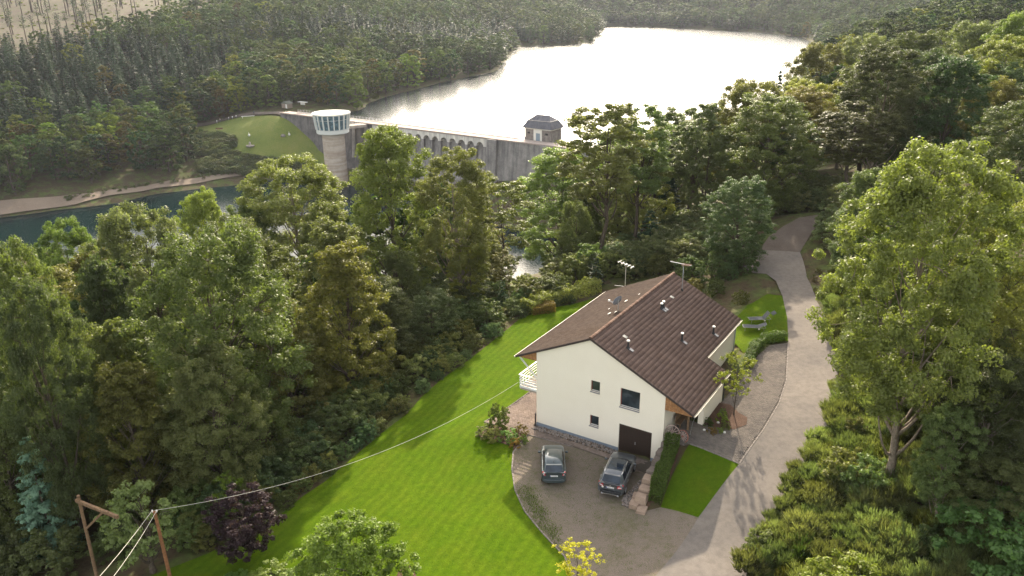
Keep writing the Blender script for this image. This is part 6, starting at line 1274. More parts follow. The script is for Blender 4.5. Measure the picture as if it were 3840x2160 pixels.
n = len(rest); X, Y, Z = FP[rest, 0], FP[rest, 1], FZ[rest]; cr = con[rest]
u = _r.random(n); near_ = dcam[rest] < 640
ii = np.where(cr, np.where(near_, 8, 5), np.where(u < .38, np.where(near_, 6, 0), np.where(u < .62, np.where(near_, 7, 1), np.where(u < .80, 2, np.where(u < .92, 3, 4)))))
ii = np.where(young[rest] & ~cr, np.where(u < .7, 4, 0), ii)
Hs = np.where(cr, _r.uniform(13, 19, n), _r.uniform(10, 20, n)) * np.where(young[rest], .7, 1.0); Ws = np.where(cr, _r.uniform(1.25, 1.6, n), _r.uniform(1.05, 1.55, n)) * np.where(young[rest], .75, 1.0)
Ws = Ws * np.where(Y > 1000, 1.5, np.where(Y > 800, 1.15, 1.0))
FPn = np.concatenate([np.stack([X, Y, Z - .2], 1), np.stack([_fr[:, 0], _fr[:, 1], hz(_fr[:, 0], _fr[:, 1]) - .2], 1)])
SCn = np.concatenate([np.stack([Ws, Ws, Hs / 20], 1), np.stack([_fr[:, 3] / 11, _fr[:, 3] / 11, _fr[:, 2] / 20], 1)])
ii = np.concatenate([ii, 6 + (np.arange(len(_fr)) % 2)])
scatter('forest', FPn, ii, SCn, _r.uniform(0, 6.28, len(FPn)), pc, label='mixed forest covering the hills round the lake')
# bare trunks on the felled ground, top left
bx = 0; random.seed(31)
for k in range(150):
    x, y = random.uniform(-430, -225), random.uniform(475, 700)
    if not in_poly(np.array([x]), np.array([y]), CLEAR)[0] or abs(x) > .66 * y + 10: continue
    T('bare', 'bare_tree', 'tall thin nearly bare spruce trunk on the felled ground at the top left', 'tree', x, y, random.uniform(16, 24), 5.0, col=(.8, .8, .8), group='bare trunks on the felled ground', one=True)
# ------------------------------------------------------------------ garden: hedges, shrubs, stones, furniture
def hedge(name, label, pts, w, h, n, leaf, col, seed, group=None):
    """clipped hedge along a ground line: leaf sprays through a rounded box, thin stems inside"""
    r = np.random.default_rng(seed); pts = [np.array(p[:2], float) for p in pts]; c = pts[len(pts) // 2]; z0 = hz1(*c)
    seg = np.array([np.hypot(*(b - a)) for a, b in zip(pts[:-1], pts[1:])]); cum = np.concatenate([[0], np.cumsum(seg)]); L_ = cum[-1]
    s = r.uniform(-.1, L_ + .1, n); i = np.clip(np.searchsorted(cum, s) - 1, 0, len(seg) - 1); t = (s - cum[i]) / seg[i]
    A = np.array(pts)[i]; B = np.array(pts)[i + 1]; P = A + (B - A) * t[:, None]; d = (B - A) / seg[i][:, None]; nr = np.stack([-d[:, 1], d[:, 0]], 1)
    a = r.uniform(0, 1, n); side = r.uniform(-1, 1, n); zz = r.uniform(0, 1, n)
    shell = r.random(n) < .75; f = r.random(n)
    side = np.where(shell & (f < .5), np.sign(side) * r.uniform(.85, 1.05, n), side); zz = np.where(shell & (f >= .5), r.uniform(.88, 1.04, n), zz)
    bump_ = 1 + .10 * np.sin(s * 2.1 + seed) + .07 * np.sin(s * 5.3)
    XY = P + nr * (side * w / 2 * bump_)[:, None]; Z = hz(P[:, 0], P[:, 1]) + zz * h * bump_
    N_ = np.concatenate([nr * (side)[:, None] * .8, (zz * .9)[:, None]], 1) + r.normal(size=(n, 3)) * .5
    C = np.concatenate([XY, Z[:, None]], 1) - (*c, z0); V, F = leaf_quads(C, N_, leaf, r)
    o = thing(name, label, 'hedge', (*c, z0), 0, group)
    q = obj('foliage', mesh_np('foliage', V, F, [M['leaf']], tint=r.random(n)), o); q.color = tuple(col) + (1,)
    m = MB()
    for k in np.arange(.2, L_, .45):
        j = min(len(seg) - 1, max(0, int(np.searchsorted(cum, k)) - 1)); p = pts[j] + (pts[j + 1] - pts[j]) * (k - cum[j]) / seg[j]; zz_ = hz1(*p) - z0
        m.tube([(p[0] - c[0], p[1] - c[1], zz_ - .1), (p[0] - c[0] + .05, p[1] - c[1], zz_ + h * .8)], .02, 5)
    m.obj('stem', M['bark'], o); return o
hedge('hedge', 'clipped green hedge running down beside the retaining stones and the small lawn', [(10.85, 46.6), (10.3, 45.3), (9.55, 43.7), (9.0, 42.4)], .85, .85, 11000, .055, (.85, 1.25, .6), 1)
hedge('hedge', 'low hedge bent round the corner of the block paved yard by the sunbeds', [(18.9, 57.0), (19.5, 58.5), (20.6, 60.4), (21.6, 61.3), (23.4, 61.85)], .75, .75, 7000, .055, (.8, 1.1, .6), 2)
hedge('hedge', 'loose pale hedge closing the far end of the lawn behind the house', [(1.5, 77.2), (3.5, 79.2), (6.5, 80.8), (9.5, 82.3)], 1.7, 1.5, 9000, .09, (1.3, 1.25, .75), 3)
hedge('hedge', 'short brownish yellow hedge at the far end of the lawn', [(2.2, 77.0), (4.4, 77.3)], 1.2, .9, 3000, .07, (1.5, 1.1, .5), 4)
for k in ('shrub', 'bush', 'broom'): joined(k)
random.seed(77)
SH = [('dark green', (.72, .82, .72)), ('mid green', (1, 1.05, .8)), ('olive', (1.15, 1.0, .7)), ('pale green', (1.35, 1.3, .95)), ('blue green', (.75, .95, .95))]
# row along the lawn edge
edge = [p[:2] for p in POLY['lawn'][7:22]]
cnt = 0
for a, b in zip(edge[:-1], edge[1:]):
    a, b = np.array(a), np.array(b); ln = np.hypot(*(b - a)); d = (b - a) / ln; nn = np.array([d[1], -d[0]])
    for s in np.arange(0, ln, 1.35):
        for row, off in enumerate((.9, 3.0, 5.2)):
            if random.random() < .12: continue
            p = a + d * (s + random.uniform(-.5, .5)) + nn * (off + random.uniform(-.5, .5))
            if in_poly(np.array([p[0]]), np.array([p[1]]), POLY['lawn'])[0]: continue
            c = random.choice((0, 0, 1, 1, 2, 4)); H = random.uniform(1.0, 1.7) if row == 0 else random.uniform(1.6, 3.0)
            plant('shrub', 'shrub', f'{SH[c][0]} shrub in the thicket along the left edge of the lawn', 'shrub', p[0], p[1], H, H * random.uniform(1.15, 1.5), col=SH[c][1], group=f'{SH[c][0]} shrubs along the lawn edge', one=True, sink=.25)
# bushes behind the house and at the forest edge
for x, y, H, c in ((7.6, 88.5, 3.6, 3), (4.8, 85.5, 2.6, 1), (11.5, 87, 3.2, 1), (14, 84.5, 2.8, 0), (16.5, 83, 2.6, 2), (1.5, 84, 3.0, 1), (9.6, 90.5, 4.2, 1), (-2, 83, 3, 0), (-4.5, 79, 2.8, 0), (18.8, 79.3, 2.6, 0), (22.2, 76.2, 1.8, 4), (20.3, 73.3, 1.7, 1), (21.9, 70.2, 1.4, 2), (23.9, 76.9, 2.6, 0), (22.8, 79.6, 3.0, 0), (20.6, 76.6, 2.6, 0), (18.6, 75.0, 1.6, 2), (17.5, 77.5, 2.2, 0), (12.5, 90.5, 3.5, 4), (16, 87.5, 3.4, 0)):
    plant('shrub', 'shrub', f'{SH[c][0]} bush at the forest edge behind the house', 'shrub', x, y, H, H * 1.25, col=SH[c][1], group=f'{SH[c][0]} bushes behind the house', one=True)
# bank on the right of the road
rr_ = [p[:2] for p in POLY['road'][19:32]]; brn = 0
for a, b in zip(rr_[:-1], rr_[1:]):
    a, b = np.array(a), np.array(b); ln = np.hypot(*(b - a)); d = (b - a) / ln; nn = np.array([-d[1], d[0]])
    for s in np.arange(0, ln, 1.25):
        for off in (.45, 1.0, 1.7, 2.6, 4.6, 6.8, 9.2, 12.0, 15.0):
            if random.random() < .15: continue
            p = a + d * (s + random.uniform(-.7, .7)) + nn * (off + random.uniform(-.8, .8))
            if in_poly(np.array([p[0]]), np.array([p[1]]), POLY['road'])[0] or abs(p[0]) > .68 * p[1] + 4 or p[1] < 28: continue
            if off > 2 and p[1] < 40.5 and abs(p[0] - .5435 * p[1] - .3) < 1.7: continue          # keep the grey trunk free
            br_ = random.random() < .8 and brn < 290; brn += br_
            if off < 2: H, key, c, nm, lb = random.uniform(.35, .7), 'bush', (1.15, 1.0, .55), 'weed_clump', 'low weed clump on the verge at the right edge of the road'
            elif br_: H, key, c, nm, lb = random.uniform(1.0, 2.0), 'broom', random.choice(((.44, .44, .24), (.40, .37, .22), (.36, .43, .26), (.52, .46, .28))), 'broom_bush', 'feathery broom bush on the bank right of the road'
            else: k_ = random.choice((0, 1, 3, 4)); H, key, c, nm, lb = random.uniform(1.2, 2.6), 'shrub', SH[k_][1], 'shrub', f'{SH[k_][0]} leafy shrub on the bank right of the road'
            plant(key, nm, lb, 'shrub', p[0], p[1], H, H * random.uniform(1.0, 1.4), col=c, group='plants of the bank: ' + lb, one=True)
plant('shrub', 'shrub', 'bright yellow green bush at the bottom edge right of the road', 'shrub', 17.6, 33.4, 2.6, 4.6, col=(1.5, 1.5, .5))
plant('shrub', 'shrub', 'pale grey leaved bush at the road edge near the bottom of the picture', 'shrub', 14.3, 37.6, 1.8, 2.2, col=(1.7, 1.6, 1.3))
plant('shrub', 'shrub', 'dark glossy bush in the bottom right corner', 'shrub', 25.5, 33.5, 4.4, 6.5, col=(.7, .95, .7))
# bottom left
T('bluespruce', 'blue_spruce', 'slender blue spruce at the lower left edge', 'tree', -31.6, 44.4, 9.6, 4.6, col=(2.9, 3.1, 3.9))
T('willow', 'broadleaf_tree', 'small grey leaved tree with a pale leaning trunk behind the cable pole', 'tree', -22.4, 39.5, 6.3, 4.6, col=(1.25, 1.3, 1.15))
T('plum', 'broadleaf_tree', 'dark purple leaved plum tree on the lawn at lower left', 'tree', -16.6, 40.2, 5.0, 4.9, col=(.40, .20, .62))
T('youngtree', 'broadleaf_tree', 'young yellow green tree top peeping out above the purple tree', 'tree', -18.5, 43.2, 4.6, 2.6, col=(1.6, 1.7, .5))
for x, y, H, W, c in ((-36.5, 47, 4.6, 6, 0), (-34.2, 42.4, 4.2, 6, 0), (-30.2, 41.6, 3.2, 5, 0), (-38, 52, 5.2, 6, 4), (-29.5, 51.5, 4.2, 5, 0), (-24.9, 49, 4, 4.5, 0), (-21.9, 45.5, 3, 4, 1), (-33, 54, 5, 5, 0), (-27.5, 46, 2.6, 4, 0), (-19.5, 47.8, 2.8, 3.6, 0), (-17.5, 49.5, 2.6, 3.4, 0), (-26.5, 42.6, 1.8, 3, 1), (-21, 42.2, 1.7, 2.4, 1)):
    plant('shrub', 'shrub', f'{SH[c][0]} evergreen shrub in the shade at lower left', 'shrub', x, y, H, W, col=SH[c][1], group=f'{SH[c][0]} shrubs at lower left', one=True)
T('bigbush', 'large_shrub', 'big leafy bush at the bottom of the lawn with bright leaf tips', 'shrub', -8.9, 35.6, 5.7, 6.6, col=(1.15, 1.5, .6))
for x, y, H, W in ((-12.2, 36.6, 1.5, 3.4), (-14.4, 37.6, 1.2, 3.0), (-12.6, 34.6, 1.8, 3.6), (-15.4, 35.4, 1.3, 3.4), (-10.8, 38.2, 1.6, 2.8), (-16.4, 37.4, .9, 2.4)):
    plant('bush', 'bush', 'low light green bush beside the big leafy bush at the bottom', 'shrub', x, y, H, W, col=(1.2, 1.5, .75), group='low bushes at the bottom of the lawn', one=True)
plant('bush', 'bush', 'small pale leaved bush on the bare earth right of the big leafy bush', 'shrub', -5.9, 35.8, .9, 1.6, col=(1.8, 1.7, 1.2))
sheet('bare_earth', [(-6.9, 33), (-5.7, 33), (-5.5, 35), (-5.65, 36.6), (-6.0, 37.8), (-6.5, 38.3), (-6.9, 37.5), (-7.2, 35)], M['soil'], .045, .5)
T('youngtree', 'broadleaf_tree', 'golden yellow young maple at the bottom edge of the gravel', 'tree', 3.45, 35.3, 3.2, 2.9, col=(3.4, 2.6, .4))
T('youngtree', 'broadleaf_tree', 'young yellowish tree standing in the planting bed of the paved yard', 'tree', 15.96, 50.05, 5.3, 3.5, col=(1.65, 1.45, .6))
# shrub bed left of the parking
bed = [('shrub', -1.15, 52.3, 2.1, 1.9, (1.1, 1.3, .7), 'tallest green shrub of the round bed left of the parked cars'), ('bush', -2.2, 51.3, .9, 1.5, (1.3, 1.1, .9), 'greyish shrub at the left end of the round bed'), ('bush', -1.5, 50.8, 1.0, 1.7, (1.25, 1.25, .75), 'pale green shrub low in the round bed'), ('bush', -.3, 50.6, 1.0, 1.7, (1.0, 1.35, .7), 'fresh green shrub in the middle of the round bed'),
       ('bush', .55, 51.3, 1.0, 1.35, (1.25, .85, .8), 'reddish brown shrub at the right end of the round bed'), ('bush', .05, 49.9, .65, 1.1, (2.2, 1.35, .4), 'small orange yellow plant at the front of the round bed'), ('bush', .7, 50.3, .7, .9, (1.1, 1.4, .7), 'small green plant at the right front of the round bed')]
for key, x, y, H, W, c, lb in bed: plant(key, 'shrub' if key == 'shrub' else 'bush', lb, 'shrub', x, y, H, W, col=c, one=True, sink=.05)
for u, w, H, W, c, lb in ((12.9, 4.3, .75, 1.0, (1.3, 1.7, .6), 'bright green perennial beside the young tree in the planting bed'), (12.2, 3.2, .55, .9, (.6, .9, .5), 'dark green cushion plant at the front of the planting bed'), (13.4, 3.6, .5, .8, (1.2, 1.3, .9), 'grey green plant at the right of the planting bed'), (12.8, 2.5, .45, .8, (1.5, .9, .6), 'reddish flowering plant at the near tip of the planting bed'), (12.6, 5.2, .45, .6, (1.0, 1.2, .8), 'small bluish plant at the back of the planting bed'), (13.2, 2.9, .4, .6, (1.4, 1.4, .6), 'pale green plant near the tip of the planting bed')):
    q = hp(u, w); plant('bush', 'garden_plant', lb, 'plant', q.x, q.y, H, W, col=c, one=True, sink=.0)
for k, (u, w) in enumerate(((12.25, 2.35), (12.75, 3.85), (13.5, 3.0))):
    q = hp(u, w); MB().lathe([(0, .09), (.06, .085), (.10, .05), (.10, .0)], 10).obj('white_stone', M['white'], None, True, loc=(q.x, q.y, hz1(q.x, q.y) + .06))
    tag(SC.objects[-1] if False else bpy.data.objects[[o.name for o in SC.objects if o.name.startswith('white_stone')][-1]], ('white stone at the near corner of the planting bed', 'white stone in the middle of the planting bed', 'white stone at the right rim of the planting bed')[k], 'stone')
# retaining wall of rough blocks beside the garage
rw = thing('retaining_wall', 'stepped row of rough sandstone blocks between the gravel and the hedge', 'wall')
M['sandstone'] = ground_mat('sandstone', [(.3, (.21, .15, .115)), (.55, (.33, .245, .185)), (.75, (.42, .33, .26))], 1.2, 14, .6)
M['sandstone_dark'] = ground_mat('dark_sandstone', [(.3, (.13, .105, .09)), (.55, (.20, .165, .14)), (.75, (.27, .22, .19))], 1.2, 14, .6)
def rough_block(a, b, zb, zt_, w, seed, mat):
    r = np.random.default_rng(seed); a, b = np.array(a), np.array(b); d = (b - a) / np.hypot(*(b - a)); n_ = np.array([-d[1], d[0]]); c = (a + b) / 2; ln = np.hypot(*(b - a)) / 2 - .015
    vs = []
    for z, sh in ((zb, 1.0), ((zb + zt_) / 2, 1.03), (zt_, .9)):
        for sx, sy in ((-1, -1), (0, -1.05), (1, -1), (1, 1), (0, 1.05), (-1, 1)):
            p = c + d * sx * ln * sh + n_ * sy * w / 2 * sh; vs.append((p[0] + r.uniform(-.05, .05), p[1] + r.uniform(-.05, .05), z + (r.uniform(-.07, .07) if z != zb else 0)))
    f = [tuple(range(12, 18))] + [(k * 6 + i, k * 6 + (i + 1) % 6, k * 6 + 6 + (i + 1) % 6, k * 6 + 6 + i) for k in range(2) for i in range(6)]
    return MB().add(vs, f).obj('stone_block', mat, rw, bevel=.03)
ends = [hp(10.62, .25), hp(10.6, -.55), hp(10.6, -1.35), hp(10.62, -2.1), hp(10.62, -2.95), hp(10.66, -3.7), hp(10.72, -4.45), hp(10.8, -5.2)]
tops = [2.1, 1.85, 1.6, 1.3, 1.1, .85, .72]
for i in range(7): rough_block(ends[i].xy, ends[i + 1].xy, -.2, tops[i], .85, i, M['sandstone_dark'] if i < 4 else M['sandstone'])
for i, (u, w) in enumerate(((10.3, -4.6), (10.42, -5.3), (11.05, -5.55))):
    a, b = hp(u, w + .4), hp(u + .12, w - .35); rough_block(a.xy, b.xy, -.2, .45 - .08 * i, .6, 20 + i, M['sandstone'])
# pebble strips
pcol = bpy.data.collections.new('pebble_shapes')
for k in range(3):
    b = bmesh.new(); bmesh.ops.create_icosphere(b, subdivisions=1, radius=.06)
    for v_ in b.verts: v_.co *= RNG.uniform(.75, 1.2); v_.co.z *= .7
    me = bpy.data.meshes.new('pebble'); b.to_mesh(me); b.free(); me.materials.append(plain('pebble_%s' % ('grey', 'brown', 'dark')[k], ((.24, .21, .19), (.20, .155, .125), (.10, .09, .085))[k], .85, .2, var=.3, coords='pos', scale=20))
    pcol.objects.link(bpy.data.objects.new('pebble_%d' % k, me))
def pebbles(name, poly, n, label, off=.03):
    P = np.array([q[:2] for q in poly]); r = np.random.default_rng(len(name)); C = r.uniform(P.min(0), P.max(0), (n * 6, 2)); C = C[in_poly(C[:, 0], C[:, 1], poly)][:n]; m_ = len(C); s = r.uniform(.6, 1.5, m_)
    scatter(name, np.stack([C[:, 0], C[:, 1], hz(C[:, 0], C[:, 1]) + off], 1), r.integers(0, 3, m_), np.stack([s, s * r.uniform(.7, 1.1, m_), s], 1), r.uniform(0, 6.3, m_), pcol, label=label)
strip = [tuple(hp(0, -.62))[:2], tuple(hp(6.65, -.6))[:2], tuple(hp(6.7, -.03))[:2], tuple(hp(0, -.03))[:2]]
sheet('pebble_bed', strip, M['soil'], .045, .4); pebbles('pebble_strip', strip, 900, 'strip of dark pebbles along the foot of the white wall', .07)
st2 = [tuple(hp(9.4, -4.6))[:2], tuple(hp(9.75, -5.6))[:2], tuple(hp(10.5, -5.6))[:2], tuple(hp(10.2, -3.5))[:2], tuple(hp(10.15, -1.2))[:2], tuple(hp(9.75, -1.2))[:2], tuple(hp(9.75, -3))[:2]]
sheet('pebble_bed', st2, plain('dark_gravel', (.085, .075, .072), .95, .1, var=.4, scale=14, coords='pos', bstr=.4), .05, .4); pebbles('dark_pebbles', st2, 700, 'dark gravel at the foot of the retaining stones', .07)
# wagon wheels
M['wheelred'] = plain('faded_red_wood', (.30, .13, .10), .85, .15, var=.35); M['wheelgrey'] = plain('weathered_wood', (.36, .27, .24), .9, .1, var=.3)
def wagon_wheel(label, c, R, rz, tilt, nspk, ma, mb_):
    o = thing('wagon_wheel', label, 'wheel', c, rz); o.rotation_euler = (math.radians(90 - tilt), 0, rz)
    MB().lathe([(R, -.03), (R, .03), (R * .9, .03), (R * .9, -.03), (R, -.03)], 28).obj('rim', ma, o, True)
    MB().lathe([(0, -.09), (.06, -.09), (.085, 0), (.06, .09), (0, .09)], 14).obj('hub', ma, o, True)
    sp = MB().tube([(.06, 0, 0), (R * .5, 0, 0), (R * .92, 0, 0)], [.025, .03, .022], 6).mesh('spoke', mb_)
    for k in range(nspk): obj('spoke', sp, o, rot=(0, 0, 2 * math.pi * k / nspk))
wagon_wheel('larger faded red wagon wheel leaning beside the house corner', (10.94, 47.3, 2.6), .53, YAW + math.radians(6), 14, 12, M['wheelgrey'], M['wheelgrey'])
wagon_wheel('smaller reddish wagon wheel leaning right behind the larger one', (11.62, 46.95, 2.5), .45, YAW - math.radians(20), 12, 12, M['wheelred'], M['wheelgrey'])
q = hp(10.6, 2.2, 2.28); bn = thing('garden_bench', 'dark bench standing in the shade of the porch', 'bench', q, YAW + math.radians(90))
MB().box((-.7, -.2, .4), (.7, .2, .45)).obj('seat', M['timber'], bn); MB().box((-.7, .17, .5), (.7, .21, .95)).obj('backrest', M['timber'], bn)
for sx in (-.6, .6):
    for sy in (-.15, .15): MB().box((sx - .03, sy - .03, 0), (sx + .03, sy + .03, .4)).obj('leg', M['timber'], bn)
# sun loungers
M['sling'] = plain('grey_sling', (.075, .08, .09), .95, .05, var=.1); M['lframe'] = plain('lounger_frame', (.16, .165, .175), .5, .4, .3)
def lounger(label, x, y, rz, ang, cushion):
    o = thing('sun_lounger', label, 'sun lounger', (x, y, hz1(x, y) + .03), rz, 'sun loungers on the side lawn')
    fr = MB()
    for s in (-.32, .32): fr.tube([(-.98, s, .34), (.92, s, .34)], .022, 6)
    fr.tube([(-.98, -.32, .34), (-.98, .32, .34)], .022, 6).tube([(.92, -.32, .34), (.92, .32, .34)], .022, 6); fr.obj('frame', M['lframe'], o)
    MB().box((-.96, -.30, .345), (.34, .30, .365)).obj('bed', M['sling'], o)
    b_ = MB(); b_.box((0, -.30, 0), (.70, .30, .02)); m_ = b_.obj('backrest', M['sling'], o); m_.location = (.34, 0, .36); m_.rotation_euler = (0, -math.radians(ang), 0)
    MB().tube([(0, -.31, .0), (.72, -.31, .0), (.72, .31, .0), (0, .31, .0)], .016, 6).obj('frame', M['lframe'], m_)
    if cushion: c_ = MB().box((.62, -.32, .02), (1.02, .32, .06)).obj('sunshade', M['sling'], m_, bevel=.015); c_.rotation_euler = (0, math.radians(20), 0); c_.location = (.12, 0, -.18)
    for px in (-.8, .75):
        for s in (-.32, .32): MB().tube([(px, s, .33), (px + (.05 if px > 0 else -.05), s, 0)], .018, 6).obj('leg', M['lframe'], o)
    for s in (-.36, .36): w_ = MB().lathe([(0, -.02), (.07, -.02), (.07, .02), (0, .02)], 12).obj('wheel', M['white'], o, loc=(.35, s, .25), rot=(math.radians(90), 0, 0))
lounger('grey sun lounger with raised back and a sunshade flap, farther from the hedge', 22.2, 65.2, math.radians(3), 52, True)
lounger('grey sun lounger with flatter back, nearer to the hedge', 21.3, 63.7, math.radians(-8), 24, False)
# timber frame and cable pole
tf = thing('timber_frame', 'weathered wooden post with a cross beam and brace at lower left', 'post', (-25.05, 38.2, 0))
gz = hz1(-25.05, 38.2); MB().tube([(-.1, 0, gz - .3), (0, 0, 4.45)], [.11, .09], 8).obj('post', M['timber'], tf, True)
MB().bar((-.25, .1, 4.05), (2.9, -1.5, 4.05), .16, .2).obj('beam', M['timber'], tf, bevel=.01); MB().bar((.05, -.05, 2.2), (1.75, -.93, 3.95), .10, .12).obj('brace', M['timber'], tf)
def pole(label, x, y, zt_, lean=0):
    o = thing('cable_pole', label, 'pole', (x, y, 0)); z = hz1(x, y)
    MB().tube([(0, 0, z - .4), (lean, 0, zt_)], [.12, .085], 10).obj('post', M['polewood'], o, True)
    for s in (-1, 1): MB().lathe([(0, zt_ + .12), (.04, zt_ + .10), (.05, zt_ + .02), (.03, zt_ - .04)], 8, (lean + s * .12, 0)).bar((lean, 0, zt_ - .04), (lean + s * .12, 0, zt_ - .02), .03).obj('insulator', M['white'], o)
    return o
pole('reddish wooden cable pole with white insulators at lower left', -20.0, 36.9, 4.25, -.15)
pole('wooden cable pole below the picture edge', -18.3, 24.0, 8.0)
M['cable'] = plain('pale_cable', (.50, .48, .41), .7, .2)
def cable(label, a, b, sag, r=.018):
    a, b = Vector(a), Vector(b); pts = [a.lerp(b, t) - Vector((0, 0, 4 * sag * t * (1 - t))) for t in np.linspace(0, 1, 30)]
    tag(MB().tube(pts, r, 5).obj('cable', M['cable'], None), label, 'cable')
e = hp(-1.62, .05, 3.3)
cable('long overhead cable from the reddish pole across the lawn to the balcony', (-20.15, 36.9, 4.33), e, 1.65, .012)
cable('upper of two cables running from the reddish pole to the lower left', (-20.27, 36.9, 4.33), (-18.42, 24, 8.1), .25, .012)
cable('lower of two cables running from the reddish pole to the lower left', (-20.03, 36.9, 4.3), (-18.18, 24, 7.6), .45, .012)
for k, (x, y, h) in enumerate(((-24.4, 36.6, 1.5), (-23.9, 36.5, 1.3), (-23.2, 36.2, .7), (-22.9, 36.0, .6))):
    tag(MB().tube([(x, y, hz1(x, y) - .1), (x - .05, y, hz1(x, y) + h)], .02, 6).obj('garden_stake', M['cable'], None), ('tallest pale stake left of the grey leaved tree', 'second pale stake left of the grey leaved tree', 'third pale stake near the grey tree trunk', 'shortest pale stake near the grey tree trunk')[k], 'stake')
# ------------------------------------------------------------------ far bank: meadow thicket, people, hut, stones
tcol = bpy.data.collections.new('thicket_shapes')
for k, (key, c) in enumerate((('bush', (.7, .85, .7)), ('shrub', (.75, .85, .75)), ('bush', (1.0, 1.0, .75)), ('broom', (.50, .46, .26)), ('broom', (.42, .44, .26)))):
    o = bpy.data.objects.new('thicket_%d' % k, PROTO[key]['one']); o.color = tuple(c) + (1,); tcol.objects.link(o)
def thicket(name, poly, n, s0, s1, label, seed, ix0=0, ix1=3):
    P = np.array(poly); r = np.random.default_rng(seed); C = r.uniform(P.min(0), P.max(0), (n * 5, 2)); C = C[in_poly(C[:, 0], C[:, 1], poly)][:n]; m_ = len(C); s = r.uniform(s0, s1, m_); ix = r.integers(ix0, ix1, m_)
    s = np.where(ix == 1, s * .6, s)
    scatter(name, np.stack([C[:, 0], C[:, 1], hz(C[:, 0], C[:, 1]) + .3], 1), ix, np.stack([s * 1.2, s * 1.2, s], 1), r.uniform(0, 6.3, m_), tcol, label=label)
thicket('thicket', [(-147, 370), (-124, 357), (-121.5, 350.5), (-126, 344.5), (-137, 344)], 330, .9, 1.6, 'dark low thicket covering the left part of the meadow', 1)
thicket('thicket', [(-135, 338.5), (-120, 346), (-112, 343.5), (-100, 345), (-86, 344), (-86, 336), (-103, 339), (-115, 331), (-131, 330)], 430, .8, 1.5, 'dark thicket between the meadow and the sandy shore', 2)
thicket('bank_weeds', [(-175, 292), (-143, 321), (-121, 334), (-105, 343), (-92, 342), (-106, 338.5), (-126, 327), (-143, 317.5), (-165, 295)], 260, .35, .7, 'low green weeds above the sandy shore', 3)
thicket('understorey', [(-34, 30), (-34, 60), (-20, 66), (-10, 74), (0, 86), (-10, 92), (-40, 80), (-60, 60), (-50, 30)], 420, 1.0, 2.2, 'ground vegetation under the trees left of the lawn', 4)
thicket('understorey', [(28.5, 46), (38, 70), (52, 96), (46, 112), (36, 110), (33, 92), (37.5, 90), (33.5, 80), (33.5, 72), (30, 62)], 300, .7, 1.5, 'ground vegetation under the trees right of the path', 5)
thicket('understorey', [(14, 84), (22, 82), (25, 84), (29, 91), (28, 110), (8, 112), (4, 95)], 220, .8, 1.8, 'ground vegetation under the tall trees behind the house', 6)
_bk = [p[:2] for p in POLY['road'][20:31]]
thicket('bank_undergrowth', _bk + [(18, 28), (34, 28), (46, 60), (40, 74)], 900, .4, .9, 'low olive undergrowth covering the bank right of the road', 9, 3, 5)
thicket('felled_brush', CLEAR, 1500, .3, .9, 'low brush and branches on the felled ground', 12, 2, 5)
def person(label, x, y, top, legs, rz=0.0, z=None, stride=.12):
    """one continuous standing or strolling figure grown from a jointed skeleton"""
    z = hz1(x, y) + .55 if z is None else z
    J = [((0, 0, .95), .15), ((0, 0, 1.12), .14), ((0, 0, 1.32), .17), ((0, .01, 1.46), .07), ((0, .02, 1.58), .085), ((0, .02, 1.70), .09),
         ((.10, stride * .4, .88), .10), ((.11, stride, .48), .07), ((.11, stride * .7, .07), .05), ((.11, stride * .7 + .14, .03), .04),
         ((-.10, -stride * .3, .88), .10), ((-.11, -stride * .3, .48), .07), ((-.11, -stride * 1.2, .08), .05), ((-.11, -stride * 1.2 + .13, .03), .04),
         ((.20, 0, 1.40), .07), ((.26, -.05, 1.12), .05), ((.25, .06, .88), .038), ((-.20, 0, 1.40), .07), ((-.26, .04, 1.12), .05), ((-.25, .12, .90), .038)]
    E_ = [(0, 1), (1, 2), (2, 3), (3, 4), (4, 5), (0, 6), (6, 7), (7, 8), (8, 9), (0, 10), (10, 11), (11, 12), (12, 13), (2, 14), (14, 15), (15, 16), (2, 17), (17, 18), (18, 19)]
    me = bpy.data.meshes.new('person'); me.from_pydata([j[0] for j in J], E_, []); o = obj('person', me, loc=(x, y, z), rot=(0, 0, rz))
    sk = o.modifiers.new('skin', 'SKIN'); ly = me.skin_vertices[0] if len(me.skin_vertices) else None
    if ly is None:
        bm = bmesh.new(); bm.from_mesh(me); bm.verts.layers.skin.verify(); bm.to_mesh(me); bm.free(); ly = me.skin_vertices[0]
    for i, j in enumerate(J): ly.data[i].radius = (j[1], j[1] * .8)
    ly.data[0].use_root = True
    o.modifiers.new('smooth', 'SUBSURF').levels = 1
    dg = bpy.context.evaluated_depsgraph_get(); m2 = bpy.data.meshes.new_from_object(o.evaluated_get(dg)); o.modifiers.clear(); o.data = m2; m2.name = 'person'
    m2.materials.clear()
    for c in (top, legs, (.42, .27, .20), (.06, .04, .03)): m2.materials.append(plain('cloth', c, .85, .15))
    for p in m2.polygons:
        zc = p.center.z; p.use_smooth = True
        p.material_index = 3 if zc > 1.66 or (zc > 1.55 and p.center.y < -.02) else 2 if zc > 1.47 or (zc < .95 and abs(p.center.x) > .19) else 0 if zc > .93 else 1
    return tag(o, label, 'person')
person('person in white walking on the path at the top of the meadow, farthest left', -140.7, 383.5, (.75, .73, .70), (.55, .52, .5), 1.2)
person('person in a pale top beside the walker in white on the meadow path', -139.3, 384.2, (.60, .45, .40), (.15, .15, .18), 1.3)
person('person in light clothes in the middle of the group on the meadow path', -134.0, 381.2, (.70, .66, .6), (.3, .3, .33), 1.2)
person('person in white top and grey trousers on the meadow path', -131.9, 380.4, (.75, .75, .73), (.25, .27, .3), 1.2)
